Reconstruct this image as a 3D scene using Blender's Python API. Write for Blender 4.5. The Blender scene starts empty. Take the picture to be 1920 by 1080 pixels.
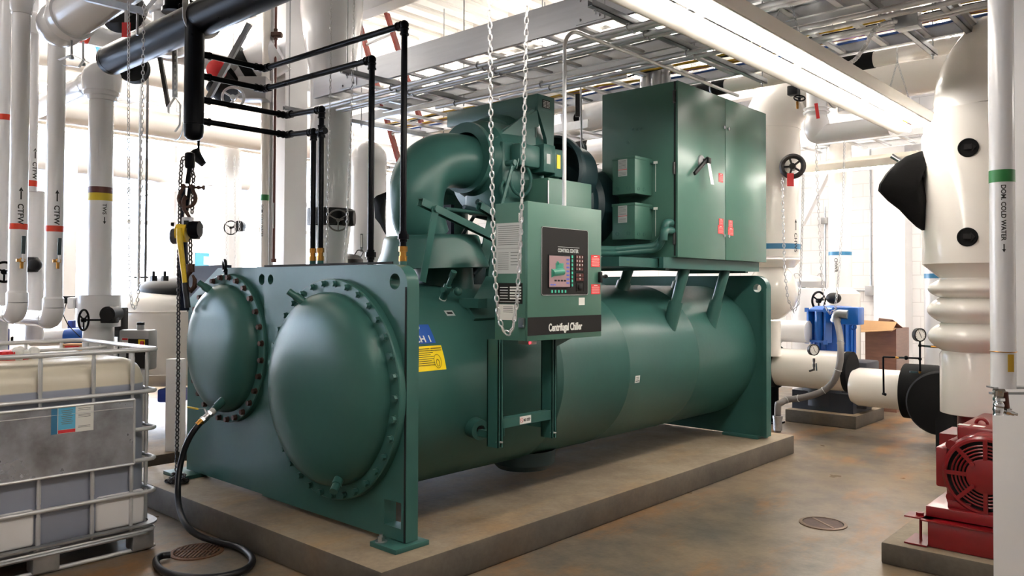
import bpy, bmesh, math, random
from mathutils import Vector, Matrix
V = Vector
PI = math.pi
random.seed(7)
SC = bpy.context.scene
COL = SC.collection
# ------------------------------------------------------------------ camera
F_PX, YAW, PITCH, ROLL, CY = 1495.6171, -0.7332, 0.0184, 0.0037, 511.2103
EYE = V((0, 0, 1.6))
FW = V((math.sin(YAW)*math.cos(PITCH), math.cos(YAW)*math.cos(PITCH), math.sin(PITCH)))
_rt = V((math.cos(YAW), -math.sin(YAW), 0)); _up = _rt.cross(FW)
RT = math.cos(ROLL)*_rt + math.sin(ROLL)*_up
UP = -math.sin(ROLL)*_rt + math.cos(ROLL)*_up
def _ray(u, v): return FW + RT*((u-960)/F_PX) - UP*((v-CY)/F_PX)
# survey helpers: a sight line met with a plane of the room gives the place of a thing
def atD(u, v, d): return EYE + _ray(u, v)*d
def atX(u, v, x): r = _ray(u, v); return EYE + r*((x-EYE.x)/r.x)
def atY(u, v, y): r = _ray(u, v); return EYE + r*((y-EYE.y)/r.y)
def atZ(u, v, z): r = _ray(u, v); return EYE + r*((z-EYE.z)/r.z)
cam = bpy.data.cameras.new('camera'); camo = bpy.data.objects.new('camera', cam); COL.objects.link(camo)
camo.matrix_world = Matrix(((RT.x, UP.x, -FW.x, EYE.x), (RT.y, UP.y, -FW.y, EYE.y), (RT.z, UP.z, -FW.z, EYE.z), (0, 0, 0, 1)))
cam.sensor_width = 36; cam.lens = 36*F_PX/1920; cam.shift_y = (CY-540)/1920; cam.clip_start = 0.02; cam.clip_end = 200
SC.camera = camo
# ------------------------------------------------------------------ materials
def lin(c):
    return tuple((x/12.92 if x <= 0.04045 else ((x+0.055)/1.055)**2.4) for x in [k/255 for k in c])
MATS = {}
def mat(name, rgb, rough=0.5, metal=0.0, var=0.0, vscale=6.0, bump=0.0, bscale=60.0, coat=0.0, spec=0.5, emit=None, estr=0.0, alpha=1.0, trans=0.0, rgb2=None, stretch=None, rvar=0.0, sss=0.0):
    m = bpy.data.materials.new(name); m.use_nodes = True
    nt = m.node_tree; b = nt.nodes['Principled BSDF']
    c = lin(rgb)
    b.inputs['Base Color'].default_value = (*c, 1); b.inputs['Roughness'].default_value = rough
    b.inputs['Metallic'].default_value = metal; b.inputs['Coat Weight'].default_value = coat; b.inputs['Coat Roughness'].default_value = 0.12
    b.inputs['Specular IOR Level'].default_value = spec
    b.inputs['Transmission Weight'].default_value = trans
    if sss: b.inputs['Subsurface Weight'].default_value = sss; b.inputs['Subsurface Radius'].default_value = (.05, .05, .05)
    if emit: b.inputs['Emission Color'].default_value = (*lin(emit), 1); b.inputs['Emission Strength'].default_value = estr
    tc = nt.nodes.new('ShaderNodeTexCoord'); src = tc.outputs['Object']
    if stretch:
        mp = nt.nodes.new('ShaderNodeMapping'); mp.inputs['Scale'].default_value = stretch; nt.links.new(src, mp.inputs[0]); src = mp.outputs[0]
    if var > 0 or rgb2 or rvar > 0:
        n = nt.nodes.new('ShaderNodeTexNoise'); n.inputs['Scale'].default_value = vscale; n.inputs['Detail'].default_value = 6; n.inputs['Roughness'].default_value = .6
        nt.links.new(src, n.inputs['Vector'])
        if var > 0 or rgb2:
            r = nt.nodes.new('ShaderNodeValToRGB')
            r.color_ramp.elements[0].position = .32; r.color_ramp.elements[1].position = .68
            c2 = lin(rgb2) if rgb2 else tuple(min(1, x*(1+var)) for x in c)
            c1 = c if rgb2 else tuple(x*(1-var) for x in c)
            r.color_ramp.elements[0].color = (*c1, 1); r.color_ramp.elements[1].color = (*c2, 1)
            nt.links.new(n.outputs['Fac'], r.inputs[0]); nt.links.new(r.outputs[0], b.inputs['Base Color'])
        if rvar > 0:
            mr = nt.nodes.new('ShaderNodeMapRange'); mr.inputs['To Min'].default_value = max(0, rough-rvar); mr.inputs['To Max'].default_value = min(1, rough+rvar)
            nt.links.new(n.outputs['Fac'], mr.inputs[0]); nt.links.new(mr.outputs[0], b.inputs['Roughness'])
    if bump > 0:
        n2 = nt.nodes.new('ShaderNodeTexNoise'); n2.inputs['Scale'].default_value = bscale; n2.inputs['Detail'].default_value = 4
        nt.links.new(src, n2.inputs['Vector'])
        bp = nt.nodes.new('ShaderNodeBump'); bp.inputs['Strength'].default_value = bump; bp.inputs['Distance'].default_value = .01
        nt.links.new(n2.outputs['Fac'], bp.inputs['Height']); nt.links.new(bp.outputs[0], b.inputs['Normal'])
    MATS[name] = m
    return m
# ------------------------------------------------------------------ mesh builder
def basis(d):
    d = V(d).normalized(); a = V((0, 0, 1)) if abs(d.z) < .9 else V((1, 0, 0))
    x = d.cross(a).normalized(); y = x.cross(d).normalized()
    return x, y, d
class MB:
    def __init__(s): s.bm = bmesh.new(); s.mi = 0
    def face(s, vs):
        try: f = s.bm.faces.new(vs); f.material_index = s.mi; f.smooth = True; return f
        except ValueError: return None
    def _m(s, pts): return [s.bm.verts.new(p) for p in pts]
    def box(s, a, b, bev=0.0, M=None):
        a, b = V(a), V(b); lo = V([min(a[i], b[i]) for i in range(3)]); hi = V([max(a[i], b[i]) for i in range(3)])
        P = [V((x, y, z)) for x in (lo.x, hi.x) for y in (lo.y, hi.y) for z in (lo.z, hi.z)]
        if M: P = [M @ p for p in P]
        v = s._m(P); fs = [s.face([v[i] for i in q]) for q in ((0,1,3,2),(4,6,7,5),(0,4,5,1),(2,3,7,6),(0,2,6,4),(1,5,7,3))]
        if bev > 0:
            es = list({e for f in fs for e in f.edges})
            r = bmesh.ops.bevel(s.bm, geom=es, offset=bev, segments=2, profile=.5, affect='EDGES')
            for f in r['faces']: f.smooth = True; f.material_index = s.mi
        return s
    def obox(s, c, sz, xd=(1,0,0), yd=(0,1,0), bev=0.0):
        x = V(xd).normalized(); y = V(yd).normalized(); z = x.cross(y).normalized()
        M = Matrix(((x.x,y.x,z.x,c[0]),(x.y,y.y,z.y,c[1]),(x.z,y.z,z.z,c[2]),(0,0,0,1)))
        h = V(sz)/2
        return s.box(-h, h, bev, M)
    def bar(s, p, q, w, h, up=(0,0,1), bev=0.0):     # square bar from p to q, w sideways, h along up
        p, q = V(p), V(q); d = q-p; L = d.length; d.normalize(); u = V(up); sd = d.cross(u)
        if sd.length < 1e-4: sd = d.cross(V((1,0,0)))
        sd.normalize()
        return s.obox((p+q)/2, (L, w, h), d, sd, bev)
    def ring(s, c, x, y, r, n, r2=None): return s._m([c + x*(math.cos(2*PI*i/n)*r) + y*(math.sin(2*PI*i/n)*(r2 or r)) for i in range(n)])
    def bridge(s, a, b):
        n = len(a)
        for i in range(n): s.face((a[i], a[(i+1) % n], b[(i+1) % n], b[i]))
    def cyl(s, p, q, r, n=24, r2=None, caps=True):
        p, q = V(p), V(q); x, y, d = basis(q-p)
        a = s.ring(p, x, y, r, n); b = s.ring(q, x, y, r if r2 is None else r2, n); s.bridge(a, b)
        if caps: s.face(list(reversed(a))); s.face(b)
        return s
    def lathe(s, o, d, prof, n=48, cap0=False, cap1=False, a0=0.0):   # prof: (t along d, radius)
        o = V(o); x, y, d = basis(d); R = []
        for t, r in prof:
            if r <= 1e-6: R.append([s.bm.verts.new(o+d*t)])
            else: R.append(s._m([o+d*t+x*(math.cos(2*PI*i/n+a0)*r)+y*(math.sin(2*PI*i/n+a0)*r) for i in range(n)]))
        for a, b in zip(R, R[1:]):
            if len(a) == 1 and len(b) == 1: continue
            if len(a) == 1:
                for i in range(n): s.face((a[0], b[(i+1) % n], b[i]))
            elif len(b) == 1:
                for i in range(n): s.face((a[i], a[(i+1) % n], b[0]))
            else: s.bridge(a, b)
        if cap0 and len(R[0]) > 1: s.face(list(reversed(R[0])))
        if cap1 and len(R[-1]) > 1: s.face(R[-1])
        return s
    def tube(s, pts, r, n=12, closed=False, caps=True, sq=None):
        pts = [V(p) for p in pts]; N = len(pts); rr = r if isinstance(r, (list, tuple)) else [r]*N
        tang = []
        for i in range(N):
            if closed: t = pts[(i+1) % N]-pts[i-1]
            else: t = pts[min(i+1, N-1)]-pts[max(i-1, 0)]
            tang.append(t.normalized())
        x, y, _ = basis(tang[0]); rings = []
        for i in range(N):
            t = tang[i]; x = (x - t*x.dot(t)).normalized(); y = t.cross(x)
            if sq: c = [(-1,-1),(1,-1),(1,1),(-1,1)]; rings.append(s._m([pts[i]+x*(a*sq[0]/2)+y*(b*sq[1]/2) for a, b in c]))
            else: rings.append(s.ring(pts[i], x, y, rr[i], n))
        for a, b in zip(rings, rings[1:]): s.bridge(a, b)
        if closed: s.bridge(rings[-1], rings[0])
        elif caps: s.face(list(reversed(rings[0]))); s.face(rings[-1])
        return s
    def torus(s, c, d, R, r, n=32, m=10, xd=None):
        x, y, _ = basis(d); c = V(c)
        return s.tube([c+x*(math.cos(2*PI*i/n)*R)+y*(math.sin(2*PI*i/n)*R) for i in range(n)], r, m, closed=True)
    def sphere(s, c, r, n=20, m=12, sc=(1,1,1)):
        c = V(c); prev = None; top = s.bm.verts.new(c+V((0,0,r*sc[2]))); bot = s.bm.verts.new(c-V((0,0,r*sc[2])))
        for j in range(1, m):
            a = PI*j/m; ring = s._m([c+V((math.sin(a)*math.cos(2*PI*i/n)*r*sc[0], math.sin(a)*math.sin(2*PI*i/n)*r*sc[1], math.cos(a)*r*sc[2])) for i in range(n)])
            if prev is None:
                for i in range(n): s.face((top, ring[i], ring[(i+1) % n]))
            else: s.bridge(ring, prev)
            prev = ring
        for i in range(n): s.face((bot, prev[(i+1) % n], prev[i]))
        return s
    def prism(s, poly, h, bev=0):                     # poly: list of 3D points, h: extrusion vector
        h = V(h); a = s._m([V(p) for p in poly]); b = s._m([V(p)+h for p in poly]); n = len(a)
        f1 = s.face(a); f2 = s.face(list(reversed(b)))
        for i in range(n): s.face((a[i], b[i], b[(i+1) % n], a[(i+1) % n]))
        return s
    def quad(s, a, b, c, d): return s.face(s._m([V(a), V(b), V(c), V(d)]))
    def text(s, txt, o, xd, yd, size, mi=None, depth=0.0006, align='LEFT', sx=1.0, bold=0.0):
        cu = bpy.data.curves.new('lettering', 'FONT'); cu.body = txt; cu.size = size; cu.extrude = depth; cu.align_x = align; cu.resolution_u = 3; cu.offset = bold
        ob = bpy.data.objects.new('lettering', cu); COL.objects.link(ob)
        me = bpy.data.meshes.new_from_object(ob.evaluated_get(bpy.context.evaluated_depsgraph_get()))
        x = V(xd).normalized(); y = V(yd).normalized(); z = x.cross(y)
        o = V(o); vs = [s.bm.verts.new(o+x*(p.co.x*sx)+y*p.co.y+z*p.co.z) for p in me.vertices]
        for p in me.polygons:
            try: f = s.bm.faces.new([vs[i] for i in p.vertices]); f.material_index = s.mi if mi is None else mi; f.smooth = False
            except ValueError: pass
        bpy.data.objects.remove(ob); bpy.data.curves.remove(cu); bpy.data.meshes.remove(me)
        return s
    def xform(s, M):
        for v in s.bm.verts: v.co = M @ v.co
        return s
ANG = math.radians(38)
ORI = {}
def ob(name, mb, mats, parent=None, ang=ANG, origin=None, fixn=True):
    me = bpy.data.meshes.new(name)
    if fixn: bmesh.ops.recalc_face_normals(mb.bm, faces=mb.bm.faces[:])
    if parent is not None: w = ORI[parent.name]
    else:
        if origin is None:
            zs = [v.co for v in mb.bm.verts]
            origin = V(((min(v.x for v in zs)+max(v.x for v in zs))/2, (min(v.y for v in zs)+max(v.y for v in zs))/2, min(v.z for v in zs)))
        w = V(origin)
    for v in mb.bm.verts: v.co -= w
    mb.bm.to_mesh(me); mb.bm.free()
    for m in (mats if isinstance(mats, (list, tuple)) else [mats]): me.materials.append(MATS[m])
    try: me.set_sharp_from_angle(angle=ang)
    except Exception: pass
    o = bpy.data.objects.new(name, me); COL.objects.link(o)
    if parent is not None: o.parent = parent
    else: o.location = w
    ORI[o.name] = w
    return o
def part(name, mb, mats, parent, label=None, kind=None, **k):
    o = ob(name, mb, mats, parent, **k)
    if label: o['label'] = label
    if kind: o['kind'] = kind
    return o
def tag(o, label, cat, group=None, kind=None):
    o['label'] = label; o['category'] = cat
    if group: o['group'] = group
    if kind: o['kind'] = kind
    return o
def thing(name, loc, label, cat, group=None):
    o = bpy.data.objects.new(name, None); COL.objects.link(o); o.location = V(loc); o.empty_display_size = .1
    ORI[o.name] = V(loc); tag(o, label, cat, group)
    return o
def mesh_thing(name, mb, mats, label, cat, group=None, kind=None, **k): return tag(ob(name, mb, mats, **k), label, cat, group, kind)
def struct(name, mb, mats, label=None, parent=None, **k):
    o = ob(name, mb, mats, parent, **k)
    if parent is None: o['kind'] = 'structure'
    if label: o['label'] = label
    return o
def dup(root, loc, rz=None, label=None, group=None):
    def cp(o, par):
        c = o.copy(); COL.objects.link(c); c.parent = par; ORI[c.name] = ORI.get(o.name, V())
        for ch in o.children: cp(ch, c)
        return c
    r = cp(root, root.parent); r.location = V(loc)
    if rz is not None: r.rotation_euler.z = rz
    if label: r['label'] = label
    if group: r['group'] = group
    return r
def copies(o, offs):                                   # copies of one sub-part, shifted from the first
    for d in offs:
        c = o.copy(); COL.objects.link(c); c.parent = o.parent; c.location = o.location + V(d)
def arc(c, x, y, r, a0, a1, n): c, x, y = V(c), V(x), V(y); return [c+x*(math.cos(a0+(a1-a0)*i/n)*r)+y*(math.sin(a0+(a1-a0)*i/n)*r) for i in range(n+1)]
def round_path(pts, r, n=7):                           # polyline with rounded corners
    pts = [V(p) for p in pts]; out = [pts[0]]
    for i in range(1, len(pts)-1):
        a, b, c = pts[i-1], pts[i], pts[i+1]; d1 = (a-b).normalized(); d2 = (c-b).normalized()
        ang = d1.angle(d2, PI)
        if ang > PI-.02: out.append(b); continue
        rr = min(r, .49*(a-b).length*math.tan(ang/2), .49*(c-b).length*math.tan(ang/2)); t = rr/math.tan(ang/2)
        cen = b+(d1+d2).normalized()*(rr/math.sin(ang/2)); s0 = b+d1*t-cen; s1 = b+d2*t-cen; tot = s0.angle(s1)
        for k in range(n+1): out.append(cen+(s0*math.sin(tot*(1-k/n))+s1*math.sin(tot*k/n))/math.sin(tot))
    out.append(pts[-1]); return out
def rrect(w, h, r, n=5):                               # rounded rectangle outline, centred, 2D
    P = []
    for cx, cy, a in ((w/2-r, h/2-r, 0), (-w/2+r, h/2-r, PI/2), (-w/2+r, -h/2+r, PI), (w/2-r, -h/2+r, 3*PI/2)):
        for i in range(n+1): P.append((cx+math.cos(a+PI/2*i/n)*r, cy+math.sin(a+PI/2*i/n)*r))
    return P
def chain_mesh(mb, pts, link=0.03, wire=0.0035, wid=0.4, nseg=8, m=5):   # links along a polyline
    pts = [V(p) for p in pts]; L = [0]
    for a, b in zip(pts, pts[1:]): L.append(L[-1]+(b-a).length)
    step = link-2.2*wire; k = 0; s = 0.0; j = 0
    while s < L[-1]:
        while j < len(L)-2 and L[j+1] < s: j += 1
        t = (s-L[j])/max(1e-6, L[j+1]-L[j]); c = pts[j].lerp(pts[j+1], t); d = (pts[j+1]-pts[j]).normalized()
        x, y, _ = basis(d); side = x if k % 2 == 0 else y
        if k % 2 == 0: side = (x+y*.5).normalized()
        else: side = (y-x*.5).normalized()
        hl = link/2-wire; hw = link*wid/2
        P = []
        for i in range(nseg):
            a = 2*PI*i/nseg; ca, sa = math.cos(a), math.sin(a)
            P.append(c+side*(ca*hw)+d*((hl-hw)*(1 if sa > .01 else -1 if sa < -.01 else 0)+sa*hw))
        mb.tube(P, wire, m, closed=True)
        s += step; k += 1
    return mb
# ------------------------------------------------------------------ materials used
mat('green', (52, 94, 88), .33, spec=.3, var=.06, vscale=3, bump=.05, bscale=25, rvar=.06)
mat('green_box', (68, 110, 97), .42, var=.03, vscale=4, rvar=.05)
mat('green_door', (74, 115, 102), .27, var=.02, vscale=4)
mat('green_dark', (30, 56, 62), .45, var=.08, vscale=4)
mat('navy_dark', (18, 24, 42), .6, spec=.2)
mat('gap_black', (10, 14, 16), .8)
mat('black_paint', (9, 10, 15), .3, spec=.09, rvar=.08, vscale=8)
mat('black_plastic', (18, 18, 20), .5, spec=.3)
mat('black_rubber', (18, 18, 21), .55, bump=.1, bscale=60)
mat('foam_black', (16, 16, 17), .8, spec=.2, bump=.1, bscale=120)
mat('pvc_white', (236, 237, 241), .22, coat=.3, var=.01, vscale=3)
mat('pvc_warm', (238, 233, 227), .22, coat=.35, var=.015, vscale=3)
mat('white_paint', (238, 238, 240), .5, var=.02, vscale=2)
mat('wall_white', (238, 237, 237), .7, var=.02, vscale=2)
mat('deck_white', (232, 230, 226), .65, var=.03, vscale=3)
mat('galv', (164, 167, 170), .35, metal=.7, var=.12, vscale=14, rvar=.1)
mat('galv_light', (208, 209, 211), .38, metal=.4, var=.06, vscale=10, rvar=.08)
mat('alu', (166, 167, 170), .33, metal=.8, var=.05, vscale=3, stretch=(1, 12, 12), rvar=.08)
mat('galv_plate', (186, 192, 204), .3, metal=.7, rgb2=(128, 127, 130), vscale=4, rvar=.12)
mat('chrome', (215, 218, 222), .1, metal=1)
mat('steel', (190, 190, 192), .3, metal=1)
mat('steel_dark', (74, 72, 72), .42, metal=.8, var=.2, vscale=30)
mat('rust_steel', (78, 56, 48), .55, metal=.5, var=.3, vscale=30)
mat('brass', (180, 132, 66), .3, metal=1, var=.1, vscale=40)
mat('red_tag', (214, 34, 38), .5)
mat('red_paint', (128, 16, 24), .28, coat=.3, var=.08, vscale=8)
mat('orange_band', (222, 62, 34), .4)
mat('green_band', (44, 128, 66), .4)
mat('brown_band', (96, 44, 36), .4)
mat('yellow_band', (226, 200, 44), .4)
mat('blue_band', (52, 118, 158), .4)
mat('yellow_paint', (222, 186, 36), .4, var=.1, vscale=30)
mat('blue_paint', (24, 96, 184), .32, coat=.3, var=.06, vscale=8)
mat('blue_sign', (16, 82, 172), .4)
mat('yellow_sign', (250, 218, 10), .45)
mat('cyan_paper', (92, 178, 216), .5)
mat('paper_white', (226, 226, 222), .6)
mat('paper_grey', (186, 190, 190), .5)
mat('ink', (30, 32, 34), .6)
mat('ink_grey', (110, 114, 114), .6)
mat('label_red', (222, 52, 58), .5)
mat('label_black', (26, 24, 24), .6, spec=.25)
mat('screen_pic', (118, 96, 96), .25, emit=(150, 118, 118), estr=.25)
mat('screen_green', (58, 130, 108), .3, emit=(60, 140, 115), estr=.08)
mat('screen_blue', (60, 70, 140), .3, emit=(60, 70, 140), estr=.3)
mat('key_teal', (60, 190, 160), .4)
mat('key_maroon', (92, 36, 34), .5)
mat('led_red', (255, 30, 40), .3, emit=(255, 30, 40), estr=4)
mat('ladder_red', (132, 48, 38), .45, var=.08, vscale=20)
mat('pipe_rust', (98, 50, 40), .5, var=.1, vscale=20)
mat('cardboard', (186, 148, 108), .8, var=.04, vscale=10)
mat('cardboard_wrapped', (128, 92, 78), .4, var=.15, vscale=6, stretch=(1, 1, 5), coat=.3)
mat('wrap_film', (190, 182, 174), .15, alpha=.5, trans=.6)
mat('insul_dark', (52, 52, 54), .85, bump=.3, bscale=40, var=.08)
mat('conduit_grey', (108, 104, 102), .55)
mat('grey_plastic', (168, 168, 170), .4)
mat('tank_white', (232, 229, 224), .35, coat=.2, var=.03, vscale=2)
mat('motor_grey', (46, 50, 60), .5)
mat('hose_black', (20, 21, 26), .4)
mat('drain_rust', (112, 78, 56), .6, metal=.4, var=.3, vscale=40)
mat('drain_steel', (120, 98, 82), .5, metal=.5, var=.2, vscale=30)
mat('blue_plastic', (20, 56, 150), .4)
mat('cable_yellow', (200, 160, 30), .5); mat('cable_blue', (60, 100, 180), .5); mat('cable_purple', (150, 110, 180), .5)
# liquid tote: the lower part of the milky bottle is filled, seen through its skin
def tote_mat():
    m = mat('tote_plastic', (218, 210, 190), .35, sss=.1)
    nt = m.node_tree; b = nt.nodes['Principled BSDF']; tc = nt.nodes.new('ShaderNodeTexCoord'); sp = nt.nodes.new('ShaderNodeSeparateXYZ')
    nt.links.new(tc.outputs['Object'], sp.inputs[0])
    n = nt.nodes.new('ShaderNodeTexNoise'); n.inputs['Scale'].default_value = 3; nt.links.new(tc.outputs['Object'], n.inputs['Vector'])
    r = nt.nodes.new('ShaderNodeMapRange'); r.inputs['From Min'].default_value = 1.008; r.inputs['From Max'].default_value = 1.016; nt.links.new(sp.outputs['Z'], r.inputs[0])
    mx = nt.nodes.new('ShaderNodeMix'); mx.data_type = 'RGBA'; mx.inputs['A'].default_value = (*lin((150, 156, 172)), 1); mx.inputs['B'].default_value = (*lin((214, 206, 188)), 1)
    nt.links.new(r.outputs[0], mx.inputs['Factor']); nt.links.new(mx.outputs['Result'], b.inputs['Base Color'])
tote_mat()
mat('tote_clear', (233, 232, 233), .35, sss=.1)
# concrete with rust-coloured stains
def concrete(name, base, dark, stain, samt=.5, rough=.35, sc=1.0):
    m = bpy.data.materials.new(name); m.use_nodes = True; MATS[name] = m
    nt = m.node_tree; L = nt.links; b = nt.nodes['Principled BSDF']; tc = nt.nodes.new('ShaderNodeTexCoord')
    def noise(s, det, ro=.6, stretch=None):
        n = nt.nodes.new('ShaderNodeTexNoise'); n.inputs['Scale'].default_value = s; n.inputs['Detail'].default_value = det; n.inputs['Roughness'].default_value = ro
        if stretch:
            mp = nt.nodes.new('ShaderNodeMapping'); mp.inputs['Scale'].default_value = stretch; mp.inputs['Rotation'].default_value = (0, 0, .3); L.new(tc.outputs['Object'], mp.inputs[0]); L.new(mp.outputs[0], n.inputs['Vector'])
        else: L.new(tc.outputs['Object'], n.inputs['Vector'])
        return n
    def ramp(n, p0, c0, p1, c1):
        r = nt.nodes.new('ShaderNodeValToRGB'); r.color_ramp.elements[0].position = p0; r.color_ramp.elements[1].position = p1
        r.color_ramp.elements[0].color = (*c0, 1); r.color_ramp.elements[1].color = (*c1, 1); L.new(n.outputs['Fac'], r.inputs[0]); return r
    r1 = ramp(noise(1.5*sc, 9, .68), .40, lin(base), .62, lin(dark))
    r2 = ramp(noise(1.2*sc, 8, .7, (1.7, .7, 1)), .50, (0, 0, 0), .66, (samt,)*3)
    n3 = noise(35*sc, 5); r3 = ramp(n3, .3, (.88,)*3, .7, (1.06,)*3)
    mx = nt.nodes.new('ShaderNodeMix'); mx.data_type = 'RGBA'; L.new(r2.outputs[0], mx.inputs['Factor']); L.new(r1.outputs[0], mx.inputs['A']); mx.inputs['B'].default_value = (*lin(stain), 1)
    mu = nt.nodes.new('ShaderNodeMix'); mu.data_type = 'RGBA'; mu.blend_type = 'MULTIPLY'; mu.inputs['Factor'].default_value = 1; L.new(mx.outputs['Result'], mu.inputs['A']); L.new(r3.outputs[0], mu.inputs['B'])
    L.new(mu.outputs['Result'], b.inputs['Base Color'])
    mr = nt.nodes.new('ShaderNodeMapRange'); mr.inputs['To Min'].default_value = rough-.12; mr.inputs['To Max'].default_value = rough+.2; L.new(noise(3*sc, 4).outputs['Fac'], mr.inputs[0]); L.new(mr.outputs[0], b.inputs['Roughness'])
    bp = nt.nodes.new('ShaderNodeBump'); bp.inputs['Strength'].default_value = .12; bp.inputs['Distance'].default_value = .01; L.new(n3.outputs['Fac'], bp.inputs['Height']); L.new(bp.outputs[0], b.inputs['Normal'])
concrete('floor_concrete', (134, 118, 98), (94, 89, 82), (160, 110, 52), .8, .3)
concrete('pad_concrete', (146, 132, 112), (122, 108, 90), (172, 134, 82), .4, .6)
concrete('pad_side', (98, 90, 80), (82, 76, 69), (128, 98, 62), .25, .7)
# painted block wall
def cmu():
    m = bpy.data.materials.new('cmu'); m.use_nodes = True; MATS['cmu'] = m
    nt = m.node_tree; L = nt.links; b = nt.nodes['Principled BSDF']; b.inputs['Roughness'].default_value = .55
    tc = nt.nodes.new('ShaderNodeTexCoord'); mp = nt.nodes.new('ShaderNodeMapping'); mp.inputs['Rotation'].default_value = (math.radians(90), 0, 0)
    br = nt.nodes.new('ShaderNodeTexBrick'); br.inputs['Scale'].default_value = 1; br.inputs['Mortar Size'].default_value = .006; br.inputs['Brick Width'].default_value = .4; br.inputs['Row Height'].default_value = .2
    br.inputs['Color1'].default_value = (*lin((236, 235, 236)), 1); br.inputs['Color2'].default_value = (*lin((233, 232, 233)), 1); br.inputs['Mortar'].default_value = (*lin((214, 212, 213)), 1)
    L.new(tc.outputs['Object'], mp.inputs[0]); L.new(mp.outputs[0], br.inputs['Vector']); L.new(br.outputs['Color'], b.inputs['Base Color'])
    bp = nt.nodes.new('ShaderNodeBump'); bp.inputs['Strength'].default_value = .3; bp.inputs['Distance'].default_value = .01; bp.invert = True; L.new(br.outputs['Fac'], bp.inputs['Height']); L.new(bp.outputs[0], b.inputs['Normal'])
cmu()
m = bpy.data.materials.new('glass'); m.use_nodes = True; MATS['glass'] = m
b = m.node_tree.nodes['Principled BSDF']; b.inputs['Transmission Weight'].default_value = 1; b.inputs['Roughness'].default_value = 0; b.inputs['IOR'].default_value = 1.01; b.inputs['Base Color'].default_value = (.97, .98, 1, 1)
m = mat('tube_lamp', (255, 255, 255), .5, emit=(255, 249, 241), estr=17.0)
mat('fixture_white', (216, 210, 200), .4)
# ------------------------------------------------------------------ the chiller on its pad
YF, YB = 2.851, 7.20
def curve_plate(outer, holes, th, o, xd, yd, bev=0):          # flat plate with holes; outer in 2D
    cu = bpy.data.curves.new('outline', 'CURVE'); cu.dimensions = '2D'; cu.fill_mode = 'BOTH'; cu.extrude = th/2; cu.bevel_depth = bev
    for P in [outer]+holes:
        sp = cu.splines.new('POLY'); sp.points.add(len(P)-1); sp.use_cyclic_u = True
        for i, p in enumerate(P): sp.points[i].co = (p[0], p[1], 0, 1)
    t = bpy.data.objects.new('outline', cu); COL.objects.link(t)
    me = bpy.data.meshes.new_from_object(t.evaluated_get(bpy.context.evaluated_depsgraph_get())); bpy.data.objects.remove(t); bpy.data.curves.remove(cu)
    mb = MB(); mb.bm.from_mesh(me); bpy.data.meshes.remove(me)
    x, y = V(xd), V(yd); z = x.cross(y); o = V(o)
    for v in mb.bm.verts: v.co = o + x*v.co.x + y*v.co.y + z*(v.co.z)
    bmesh.ops.remove_doubles(mb.bm, verts=mb.bm.verts, dist=1e-5)
    return mb
def circ2(cx, cz, r, n=24): return [(cx+math.cos(2*PI*i/n)*r, cz+math.sin(2*PI*i/n)*r) for i in range(n)]
CH = thing('centrifugal_chiller', (-4.3, 5.0, .178), 'large dark green centrifugal chiller with two bolted domed ends on the concrete pad', 'chiller')
# tube sheets
def corner(cx, cz, r, a0, a1, n=6): return [(cx+math.cos(a0+(a1-a0)*i/n)*r, cz+math.sin(a0+(a1-a0)*i/n)*r) for i in range(n+1)]
ev = [(-4.793, .21), (-3.335, .21), (-3.335, 1.60)] + corner(-3.455, 1.604, .12, 0, PI/2)[1:] + [(-4.793, 1.738)]
sq = [(-3.522, .418), (-3.376, .418), (-3.376, .277), (-3.522, .277)]
part('tube_sheet', curve_plate(ev, [circ2(-4.717, 1.646, .033), circ2(-3.442, 1.630, .045), sq], .085, (0, YF+.0425, 0), (1, 0, 0), (0, 0, 1)), 'green', CH, label='front tube sheet of the evaporator, with a square opening low at the right')
mb = MB(); mb.box((-4.79, YF-.004, 1.728), (-3.46, YF+.004, 1.741)); mb.box((-3.352, YF-.003, .21), (-3.339, YF+.003, 1.60)); part('gasket_strip', mb, 'gap_black', CH)
cd = [(-5.91, .21), (-4.80, .21), (-4.80, 1.731), (-5.46, 1.733), (-5.91, 1.50)]
part('tube_sheet', curve_plate(cd, [circ2(-4.863, 1.647, .038)], .075, (0, YF+.06, 0), (1, 0, 0), (0, 0, 1)), 'green', CH, label='front tube sheet of the condenser')
fp = [(-5.95, .20), (-3.25, .20), (-3.25, 1.60)] + corner(-3.37, 1.60, .12, 0, PI/2)[1:] + [(-5.8, 1.72)]
part('tube_sheet', curve_plate(fp, [circ2(-3.345, 1.60, .04)], .09, (0, YB+.045, 0), (1, 0, 0), (0, 0, 1)), 'green', CH, label='rear tube sheet with a lifting hole')
mb = MB(); mb.bar((-3.25, YB-.03, .2), (-3.25, YB-.03, 1.6), .03, .03); part('edge_weld', mb, 'green', CH)
# feet
for (x, y, w) in ((-3.41, 2.83, .22), (-5.86, 2.82, .30), (-3.50, 7.22, .36), (-5.8, 7.22, .34)):
    mb = MB(); mb.box((x-w/2, y-.08, .178), (x+w/2, y+.16, .205), .003); f = part('foot_plate', mb, 'green', CH)
    if y < 4:
        mb = MB(); bx = x-.06 if x > -5 else x+.02; by = y-.04; mb.cyl((bx, by, .205), (bx, by, .209), .034); mb.cyl((bx, by, .209), (bx, by, .232), .021, 6); mb.cyl((bx, by, .232), (bx, by, .245), .011, 10)
        part('anchor_bolt', mb, 'steel', f)
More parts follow.
